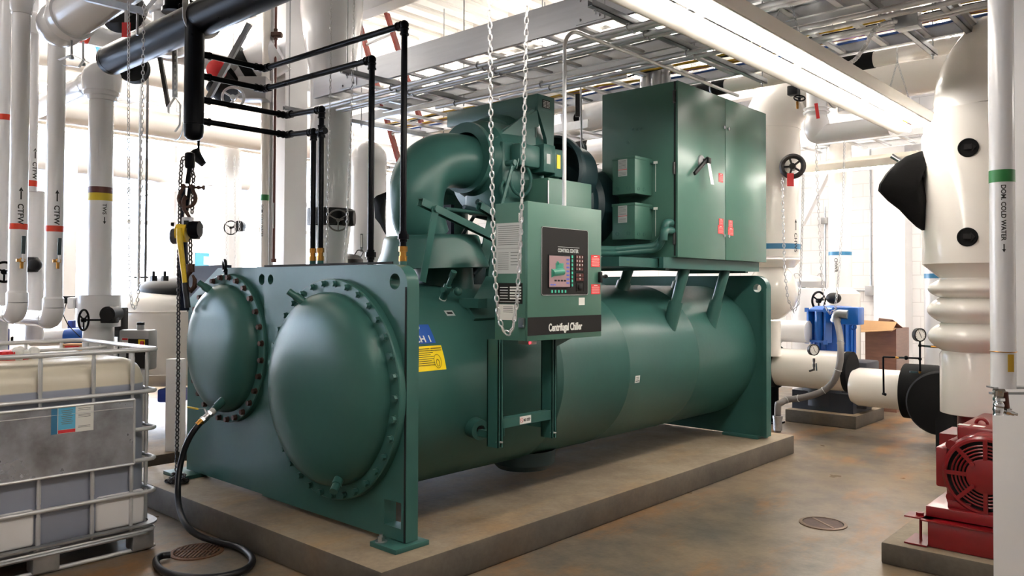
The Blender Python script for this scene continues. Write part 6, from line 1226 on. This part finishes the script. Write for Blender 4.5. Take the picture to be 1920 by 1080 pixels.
mb.obox(q3+V((-X1.y, X1.x, 0))*.05, (w, .012, h), X1, (-X1.y, X1.x, 0)); mb.cyl(q3-Z1*h/2, q3+Z1*h/2, .05, 16)
for s in (-1, 1):
    for t_ in (-1, 1): mb.obox(q3+X1*s*(w/2+.01)+Z1*t_*(h/2+.005)-V((-X1.y, X1.x, 0))*.06, (.05, .015, .05), X1, (-X1.y, X1.x, 0))
part('coupling_guard', mb, 'blue_paint', BP)
mb = MB(); mb.torus(atY(1600, 613, BY-.3), (0, 1, 0), .03, .01, 16, 8); part('lifting_eye', mb, 'blue_paint', BP)
mb = MB(); q = atY(1563, 559, BY+.3); mb.sphere(q, .09, 16, 12, (1, 1, .8)); mb.cyl(q, atY(1540, 562, BY+.3), .015, 8); t = thing('gear_operator', q, 'black valve gear and handwheel above the blue motor', 'valve'); part('gear_case', mb, 'black_plastic', t); handwheel(t, atY(1535, 564, BY+.2), (1, -.4, 0), .11, .014)
# flexible conduit feeding the motor
a = atY(1567, 594, BY-.45); e = atZ(1458, 810, 0)
K = [a, atY(1575, 625, 9.15), atY(1577, 655, 8.88), atY(1574, 690, 8.84), atY(1560, 722, 8.84), atY(1535, 738, 8.80), atY(1500, 747, 8.75), V(atD(1474, 749, depth(e)+.1)), V(atD(1462, 757, depth(e))), V((e.x, e.y, .32)), V((e.x, e.y, .0))]
t = thing('flexible_conduit', e, 'thick grey flexible conduit looping from the floor to the blue motor', 'conduit')
P = K
for _ in range(2):
    Q = [P[0]]
    for i, j in zip(P, P[1:]): Q += [i.lerp(j, .25), i.lerp(j, .75)]
    Q.append(P[-1]); P = Q
mb = MB(); mb.tube(P, .036, 16); part('conduit_sleeve', mb, 'conduit_grey', t)
mb = MB(); mb.cyl((e.x, e.y, .02), (e.x, e.y, .16), .048, 20); mb.cyl((e.x, e.y, .15), (e.x, e.y, .18), .055, 20); part('end_fitting', mb, 'galv', t)
mb = MB(); mb.tube(round_path([a+V((.14, 0, .03)), a+V((.0, 0, .04)), a-V((0, 0, .06))], .05), .05, 18); mb.cyl(a-V((0, 0, .05)), a-V((0, 0, .02)), .06, 18); part('elbow_fitting', mb, 'galv', t)
for i in (8, 14, 20, 26, 30): mb = MB(); mb.torus(P[i], P[i+1]-P[i], .037, .004, 20, 5); part('cable_tie', mb, 'paper_grey', t)
# suction and discharge pipes
def hpipe(u0, u1, v, y, px, label, cap=None, endr=0, name='insulated_pipe', end1=0):
    c = atY((u0+u1)/2, v, y); r = pxr(px, c); x0, x1 = atY(u0, v, y).x, atY(u1, v, y).x; t = thing(name, ((x0+x1)/2, y, c.z), label, 'insulated pipe')
    mb = MB(); pr = [(0, 0)] if endr else [(0, r*.9)]
    if endr: pr += [(.01, r*.55), (endr*.35, r*.85), (endr, r)]
    else: pr += [(0, r)]
    pr += [(x1-x0, r)]; pr += ([(x1-x0+.02, r*.8), (x1-x0+.02, 0)])
    mb.lathe((x0, y, c.z), (1, 0, 0), pr, 56); part('pipe_jacket', mb, 'pvc_warm', t); return t, c, r, x0, x1
t, c, r, x0, x1 = hpipe(1453, 1590, 692, 9.15, 72, 'thick cream pipe running from behind the chiller to the blue pump')
mb = MB(); mb.lathe((x0-.35, 9.15, c.z), (1, 0, 0), [(0, r*.6), (0, r*1.12), (.40, r*1.12), (.40, r*.9)], 48, cap0=True); part('rubber_collar', mb, 'foam_black', t)
mb = MB(); mb.lathe((x1-.01, 9.15, c.z), (1, 0, 0), [(0, r*.9), (0, r*1.02), (.06, r*1.02), (.06, 0)], 48); part('rubber_collar', mb, 'foam_black', t)
mb = MB(); q = atY(1450, 740, 9.15); mb.box((q.x-.045, 9.10, 0), (q.x+.045, 9.2, q.z+.1)); mb.box((q.x-.1, 9.05, 0), (q.x+.1, 9.25, .02)); part('pipe_support', mb, 'black_paint', t)
def gauge(g, u, v, d, label, R=.062):
    c = atD(u, v, d); n = V((-FW.x, -FW.y, 0)).normalized(); n = (n+V((.35, 0, 0))).normalized(); mb = MB(); mb.lathe(c, n, [(-.05, R*.8), (-.04, R), (.0, R), (.004, R*.86), (-.004, R*.84)], 40, cap0=True); t = thing('pressure_gauge', c, label, 'gauge'); part('gauge_case', mb, 'black_plastic', t)
    mb = MB(); mb.lathe(c, n, [(-.004, R*.84), (-.0035, 0)], 40); f_ = part('dial', mb, 'paper_white', t); x, y = V((-n.y, n.x, 0)), V((0, 0, 1)); x = -x if x.dot(RT) < 0 else x
    mb = MB(); mb.bar(c+n*.0-x*.2*R+y*.45*R, c+x*.2*R-y*.45*R, .004, .002, n)
    for k in range(11): a = math.radians(-45+27*k); u_ = x*math.cos(a)+y*math.sin(a); mb.bar(c-n*.002+u_*.62*R, c-n*.002+u_*.76*R, .003, .0015, n)
    part('needle', mb, 'ink', f_); return t, c
t, c = gauge(BP, 1527, 656, 8.55, 'pressure gauge with black rim on the thick cream pipe'); c2 = c+V((0, 0, 0))
mb = MB(); q1 = atD(1526, 672, 8.58); mb.cyl(q1, q1-V((0, 0, .13)), .010, 10); mb.cyl(q1-V((0, 0, .0)), q1-V((0, 0, .035)), .014, 8); mb.cyl(q1-V((0, 0, .06)), q1-V((0, 0, .09)), .014, 8); mb.cyl(q1-V((0, 0, .12)), q1+V((-.05, 0, -.14)), .011, 10); part('stem', mb, 'steel_dark', t); mb = MB(); mb.bar(q1-V((-.025, 0, .05)), q1-V((-.03, 0, .13)), .014, .008, (1, 0, 0)); part('valve_lever', mb, 'green_dark', t)
t, c, r, x0, x1 = hpipe(1594, 1702, 728, 8.9, 72, 'cream pipe with rounded end between the blue pump and the black flange', endr=.10)
mb = MB(); mb.lathe((x1-.02, 8.9, c.z), (1, 0, 0), [(0, r*.9), (0, r*1.38), (.30, r*1.38), (.46, r*1.1), (.48, 0)], 56); part('rubber_collar', mb, 'foam_black', t)
q = atY(1765, 758, 8.6); t = thing('pump_volute', q, 'big round black pump housing half hidden by the cream riser', 'pump'); mb = MB(); n = V((.25, -1, 0)).normalized(); mb.lathe(q-n*.05, n, [(-.3, .3), (-.1, .31), (0, .315), (.03, .30), (.06, .12), (.07, 0)], 48, cap0=True); mb.box((q.x-.05, q.y-.02, 0), (q.x+.12, q.y+.15, q.z), .01); part('housing', mb, 'foam_black', t)
t, c = gauge(BP, 1726, 628, 7.98, 'pressure gauge with black rim on thin piping left of the cream riser', .068)
mb = MB(); z_ = lambda u, v: atD(u, v, 8.02)
mb.cyl(z_(1725, 640), z_(1725, 702), .0095, 10); mb.cyl(z_(1725, 672), z_(1656, 669), .0095, 10); mb.cyl(z_(1656, 669), z_(1657, 740), .0095, 10); mb.cyl(z_(1655, 738), z_(1661, 740), .014, 10); mb.cyl(z_(1725, 648), z_(1758, 650), .0095, 10); mb.sphere(z_(1699, 671), .022, 12, 8); mb.sphere(z_(1725, 673), .018, 12, 8); mb.sphere(z_(1725, 648), .018, 12, 8); part('gauge_piping', mb, 'black_paint', t)
mb = MB(); mb.bar(z_(1684, 671), z_(1697, 671), .018, .016); mb.bar(z_(1733, 649), z_(1744, 650), .02, .018); mb.bar(z_(1706, 697), z_(1720, 698), .02, .018); part('valve_lever', mb, 'green_dark', t); mb = MB(); mb.cyl(z_(1744, 650), z_(1765, 651), .012, 10); mb.cyl(z_(1725, 696), z_(1725, 703), .013, 10); mb.cyl(z_(1678, 670), z_(1684, 671), .012, 10); part('brass_nipple', mb, 'brass', t)
# far risers with blue bands
p = atD(1575, 420, 10.4); z = lambda v: zat(v, p); r = pxr(41, p); t = thing('chilled_water_riser', (p.x, p.y, 0), 'straight white riser with a light blue band by the block wall', 'pipe'); mb = MB(); mb.lathe((p.x, p.y, 0), (0, 0, 1), [(0, r*1.7), (z(548), r*1.7), (z(537), r), (ZC, r)], 48); part('riser', mb, 'pvc_warm', t); band(t, p.x, p.y, r, z(477), z(470), 'blue_band')
wrap_text(t, p.x, p.y, r, z(482), 'CHWR', .06, math.atan2(-p.y, -p.x)-.35, bold=.001)
p = atD(1762, 620, 9.0); z = lambda v: zat(v, p); r = pxr(52, p); t = thing('chilled_water_riser', (p.x, p.y, 0), 'white riser with a light blue band half hidden by the cream riser', 'pipe'); mb = MB(); mb.cyl((p.x, p.y, 0), (p.x, p.y, 3.6), r, 40); part('riser', mb, 'pvc_white', t); band(t, p.x, p.y, r, z(519), z(510), 'blue_band')
p = atD(1462, 620, 9.6); t = thing('insulated_pipe', p, 'short white pipe stub low between the riser and the filter vessel', 'insulated pipe'); mb = MB(); mb.cyl(p-V((.35, 0, 0)), p+V((.35, 0, 0)), .13, 36); mb.sphere(p-V((.1, 0, .02)), .17, 28, 16); part('pipe_jacket', mb, 'pvc_white', t)
# block wall fittings and column
a = atY(1638, 500, 12.25); b = atY(1697, 500, 12.25); mb = MB(); mb.box((a.x, 12.25, 0), (b.x, YW, ZC)); struct('trim_7', mb, 'white_paint', label='white wall pier behind the cardboard box')
for i, (u, vb, v0, v1, lab) in enumerate(((1633, 545, 270, 537, 'grey junction box low on the block wall beside the pier'), (1547, 414, 385, 560, 'grey junction box high on the block wall left of the far riser'))):
    q = atY(u, vb, YW-.07); t = thing('junction_box', q, lab, 'junction box'); mb = MB(); s = .075 if i == 0 else .05; mb.box(q-V((s, .05, s)), q+V((s, .05, s)), .006); part('box', mb, 'grey_plastic', t); mb = MB(); zt = zat(v0, q); mb.cyl((q.x, q.y, min(zt, 3.8)), (q.x, q.y, q.z if i == 0 else .9), .014, 10); part('conduit', mb, 'galv', t)
    if i == 0: mb = MB(); mb.cyl(q, (q.x-.55, q.y, q.z), .014, 10); mb.cyl(q-V((-.06, 0, .06)), q-V((-.05, 0, .30)), .03, 10, r2=.012); part('conduit', mb, 'galv', t)
mb = MB(); mb.bar(atY(1560, 300, 12.2), atY(1500, 420, 12.2), .12, .12, (0, 1, 0)); mesh_thing('wall_brace', mb, 'white_paint', 'white diagonal brace in front of the block wall', 'roof brace')
# cardboard box
q0, q1 = atY(1618, 700, 11.0), atY(1690, 700, 11.0); t = thing('cardboard_box', ((q0.x+q1.x)/2, 11.3, 0), 'tall film-wrapped cardboard box with open flaps by the wall pier', 'box')
zt = zat(612, q0); mb = MB(); bx = MB(); x0, x1 = q0.x+.03, q1.x-.06; bx.box((x0, 11.0, 0), (x1, 11.55, zt)); part('carton', bx, 'cardboard_wrapped', t)
mb = MB(); mb.prism([(x0, 10.99, zt), (x1, 10.99, zt), (x1-.0, 10.86, zt-.02), (x0-.06, 10.84, zt-.06)], (0, 0, .008)); mb.prism([(x0-.06, 10.90, zt-.02), (x1-.02, 10.90, zt-.03), (x1+.02, 10.97, zt+.09), (x0, 10.97, zt+.10)], (0, .006, 0)); part('carton_flap', mb, 'cardboard', t); mb = MB(); mb.prism([(x0, 11.5, zt), (x1, 11.3, zt), (x1-.1, 11.2, zt+.11), (x0+.05, 11.4, zt+.12)], (0, .006, 0)); part('carton_flap', mb, 'cardboard_wrapped', t)
# ------------------------------------------------------------------ left distance
# horizontal white tank with a manway
p = atD(330, 640, 8.2); z = lambda v: zat(v, p); TK = thing('storage_tank', (p.x, p.y, 0), 'large rounded white tank with a black manway behind the left chiller end', 'tank'); r = pxr(200, p)
mb = MB(); zc_ = z(600); cx = p.x; mb.lathe((p.x-.1, p.y, z(720)), (0, 0, 1), [(0, r*.7), (.08, r*.95), (.2, r*1.0), (z(592)-z(720), r*1.0), (z(578)-z(720), r*.98), (z(564)-z(720), r*.90), (z(553)-z(720), r*.76), (z(546)-z(720), r*.6), (z(545)-z(720), 0)], 64, cap0=True); part('shell', mb, 'tank_white', TK, ang=PI)
mb = MB(); mb.torus((p.x-.1, p.y, z(585)), (0, 0, 1), r*1.0, .008, 64, 6); mb.torus((p.x-.1, p.y, z(697)), (0, 0, 1), r*1.0, .008, 64, 6); part('seam', mb, 'tank_white', TK)
mb = MB(); q = V((p.x-.02, p.y, z(545))); mb.lathe(q, (-FW.x*.12, -FW.y*.12, 1), [(-.03, .36), (.02, .365), (.06, .34), (.10, .26), (.125, .15), (.13, 0)], 40); part('manway_lid', mb, 'black_plastic', TK)
mb = MB()
for u in (288, 309): q = atD(u, 522, 7.7); mb.obox(q, (.05, .05, .05)); mb.cyl(q, q+V((0, 0, .07)), .014, 8)
part('lid_clamp', mb, 'black_plastic', TK)
q0, q1 = atD(330, 700, 7.2), atD(330, 830, 7.2); mb = MB(); mb.obox((q0.x, q0.y, (zat(675, q0))/2), (.14, .1, zat(675, q0)), (RT.x, RT.y, 0), (-RT.y, RT.x, 0)); part('leg', mb, 'white_paint', TK)
q0 = atD(240, 700, 8.4); mb = MB(); mb.obox((q0.x, q0.y, .5), (.14, .1, 1.0), (RT.x, RT.y, 0), (-RT.y, RT.x, 0)); part('leg', mb, 'white_paint', TK)
pad(-9.8, 2.2, -7.0, 5.2, .12, 'low concrete pad under the white tank')
q = atD(325, 740, 7.9); mb = MB(); mb.obox(q, (.24, .2, .13), (RT.x, RT.y, 0), (-RT.y, RT.x, 0), .02); mb.obox(V((q.x, q.y, q.z/2-.04)), (.1, .1, q.z-.08)); mesh_thing('pump', mb, 'blue_plastic', 'blue object low behind the hanging hand chain', 'pump')
# white box-shaped unit with switch
q = atD(259, 655, 6.55); t = thing('disconnect_box', q, 'grey control box with red and yellow switch behind the tote', 'electrical box'); mb = MB(); XD, YD = V((RT.x, RT.y, 0)).normalized(), V((-RT.y, RT.x, 0)).normalized()
XD = (XD*math.cos(-.18)+YD*math.sin(-.18)); YD = V((-XD.y, XD.x, 0)); mb.obox(q, (.275, .12, .325), XD, YD, .018); part('enclosure', mb, 'grey_plastic', t)
fp_ = lambda a, b: q-YD*.0605+XD*a+V((0, 0, b)); mb = MB(); mb.obox(fp_(.035, -.03), (.20, .004, .24), XD, YD, .0); part('panel', mb, 'label_black', t)
mb = MB(); mb.obox(fp_(-.075, .055), (.055, .006, .085), XD, YD); mb.mi = 1; mb.obox(fp_(-.075, .086)-YD*.003, (.05, .003, .016), XD, YD); c = fp_(-.075, .045)-YD*.004; mb.tube([c+XD*.018, c+V((0, 0, .018)), c-XD*.018, c-V((0, 0, .018))], .0016, 4, closed=True); part('danger_label', mb, ['paper_white', 'label_red'], t)
mb = MB(); mb.obox(fp_(.075, .055), (.06, .006, .06), XD, YD); mb.mi = 1; c = fp_(.085, .045)-YD*.012; mb.obox(c, (.03, .02, .06), XD, YD, .008); mb.mi = 0; part('rotary_switch', mb, ['yellow_sign', 'red_tag'], t)
mb = MB(); mb.cyl(q+V((0, 0, .16))+XD*.02, q+V((0, 0, .20))+XD*.02, .028, 16); mb.mi = 1; mb.cyl(q+V((0, 0, .20))+XD*.02, q+V((0, 0, .222))+XD*.02, .03, 16); part('gland', mb, ['grey_plastic', 'black_plastic'], t)
mb = MB(); mb.obox(V((q.x, q.y, (q.z-.16)/2))+YD*.05, (.05, .05, q.z-.16), XD, YD); part('post', mb, 'galv_light', t)
q = atD(226, 598, 7.0); mb = MB(); mb.obox(q, (.07, .12, .20), XD, YD, .01); mb.torus(q+V((0, 0, .02))-YD*.05, XD, .07, .01, 20, 6); mb.obox(q-V((0, 0, .12)), (.06, .08, .07), XD, YD, .0); mb.cyl((q.x, q.y, 0), q, .022, 12); mesh_thing('pipe_clamp', mb, 'black_plastic', 'black clamped fitting between the tower pipe and the white tank', 'pipe fitting')
# low blue and white items behind the tote
a, b = atD(90, 625, 7.2), atD(160, 625, 7.2); mb = MB(); mb.cyl(atD(60, 634, 7.2), atD(128, 632, 7.2), .075, 28); t = mesh_thing('insulated_pipe', mb, 'pvc_white', 'low white pipe seen just above the tote', 'insulated pipe'); ORI[t.name] = V(t.location)
mb = MB(); mb.cyl(atD(126, 632, 7.2), atD(162, 630, 7.2), .078, 28); part('blue_wrap', mb, 'blue_sign', t, label='blue wrapping at the pipe end')
for (u0, u1, v0, v1, d, lab) in ((137, 147, 600, 617, 7.6, 'narrow blue box beside the white riser base'), (-20, 5, 617, 700, 6.6, 'blue container cut by the left picture edge behind the tote')):
    a = atD((u0+u1)/2, v0, d); w = (u1-u0)*d/F_PX; mb = MB(); mb.obox((a.x, a.y, a.z/2), (w, .2, a.z), (RT.x, RT.y, 0), (-RT.y, RT.x, 0), .01); mesh_thing('blue_container', mb, 'blue_plastic', lab, 'container')
q = atD(145, 644, 7.0); mb = MB(); mb.obox((q.x, q.y, q.z/2), (.2, .15, q.z), (RT.x, RT.y, 0), (-RT.y, RT.x, 0), .01); mb.mi = 1; mb.obox(q-V((0, 0, .03))-V((FW.x, FW.y, 0))*.08, (.12, .02, .03), (RT.x, RT.y, 0), (-RT.y, RT.x, 0)); mesh_thing('carton', mb, ['cardboard', 'red_tag'], 'small brown carton with a red stripe behind the tote', 'box')
p = atD(127, 400, 9.5); mb = MB(); s = .075; mb.box((p.x-s, p.y-s, 0), (p.x+s, p.y+s, ZC)); struct('trim_8', mb, 'white_paint', label='slim white post right of the feed water risers')
# blue notice on the far wall
q = atX(387, 492, XL+.01); mb = MB(); mb.box(q-V((.0, .20, .16)), q+V((.02, .20, .16))); mb.mi = 1; mb.box(q+V((.02, -.06, -.04)), q+V((.024, .12, .10))); mesh_thing('wall_notice', mb, ['cyan_paper', 'paper_white'], 'small blue notice on the window wall above the left chiller end', 'notice')
# vertical conduits near the windows
t = thing('conduit', atD(275, 500, 8.8), 'dark thin conduit beside a strut behind the hanging chain', 'conduit'); mb = MB(); q = atD(274, 400, 8.8); mb.cyl((q.x, q.y, 0), (q.x, q.y, ZC), .014, 10); mb.bar(atD(252, 520, 8.8), atD(278, 520, 8.8), .02, .02); part('tube', mb, 'steel_dark', t); mb = MB(); q = atD(261, 400, 8.8); mb.cyl((q.x, q.y, 0), (q.x, q.y, ZC), .016, 10); part('strut', mb, 'galv', t)
# far vertical vessel, valve and riser behind the hoist
p = atD(425, 420, 10.5); z = lambda v: zat(v, p); r = pxr(50, p); t = thing('white_riser', (p.x, p.y, 0), 'far pale riser with a small black valve between the hoist and the column', 'pipe'); mb = MB(); mb.lathe((p.x, p.y, 0), (0, 0, 1), [(0, r*1.2), (z(410), r*1.2), (z(395), r), (3.4, r)], 40); part('riser', mb, 'pvc_white', t)
handwheel(t, atD(433, 427, 10.0), (-FW.x, -FW.y, 0), .085, .008); mb = MB(); q = atD(450, 423, 10.0); mb.cyl(q-FW*.05, q+FW*.05, .06, 20); mb.obox(q-V((0, 0, .03)), (.1, .08, .08), (RT.x, RT.y, 0), (-RT.y, RT.x, 0)); mb.cyl(q, atD(433, 427, 10.0), .012, 8); part('gear_operator', mb, 'black_plastic', t)
d = 9.9
for i, (u, vb) in enumerate(((424, 500), (440, 500), (448, 430))): loop_chain('hanging_chain', [atD(u, 295, d), atD(u+1, vb, d)], ['far chain strand left of the small handwheel', 'far chain strand right of the small handwheel', 'far chain strand over the small black valve'][i], .05, .0035)
t = thing('insulated_duct', atX(330, 330, -11), 'low white duct under the lamps at the far left', 'duct'); c = atX(330, 325, -11.3); mb = MB(); mb.cyl((-11.3, -1, c.z), (-11.3, 6.4, c.z), .16, 32); part('duct_jacket', mb, 'pvc_white', t)
p = atD(372, 298, 7.6); mb = MB(); mb.cyl(p-V((RT.x, RT.y, 0))*.05+V((0, 0, .06)), p+V((RT.x, RT.y, 0))*.05+V((0, 0, -.05)), .06, 28, r2=.03); mb.cyl(p, (p.x, p.y, ZC+.02), .012, 10); mesh_thing('pipe_stub', mb, 'foam_black', 'dark rounded pipe end just right of the hoist top', 'pipe fitting')
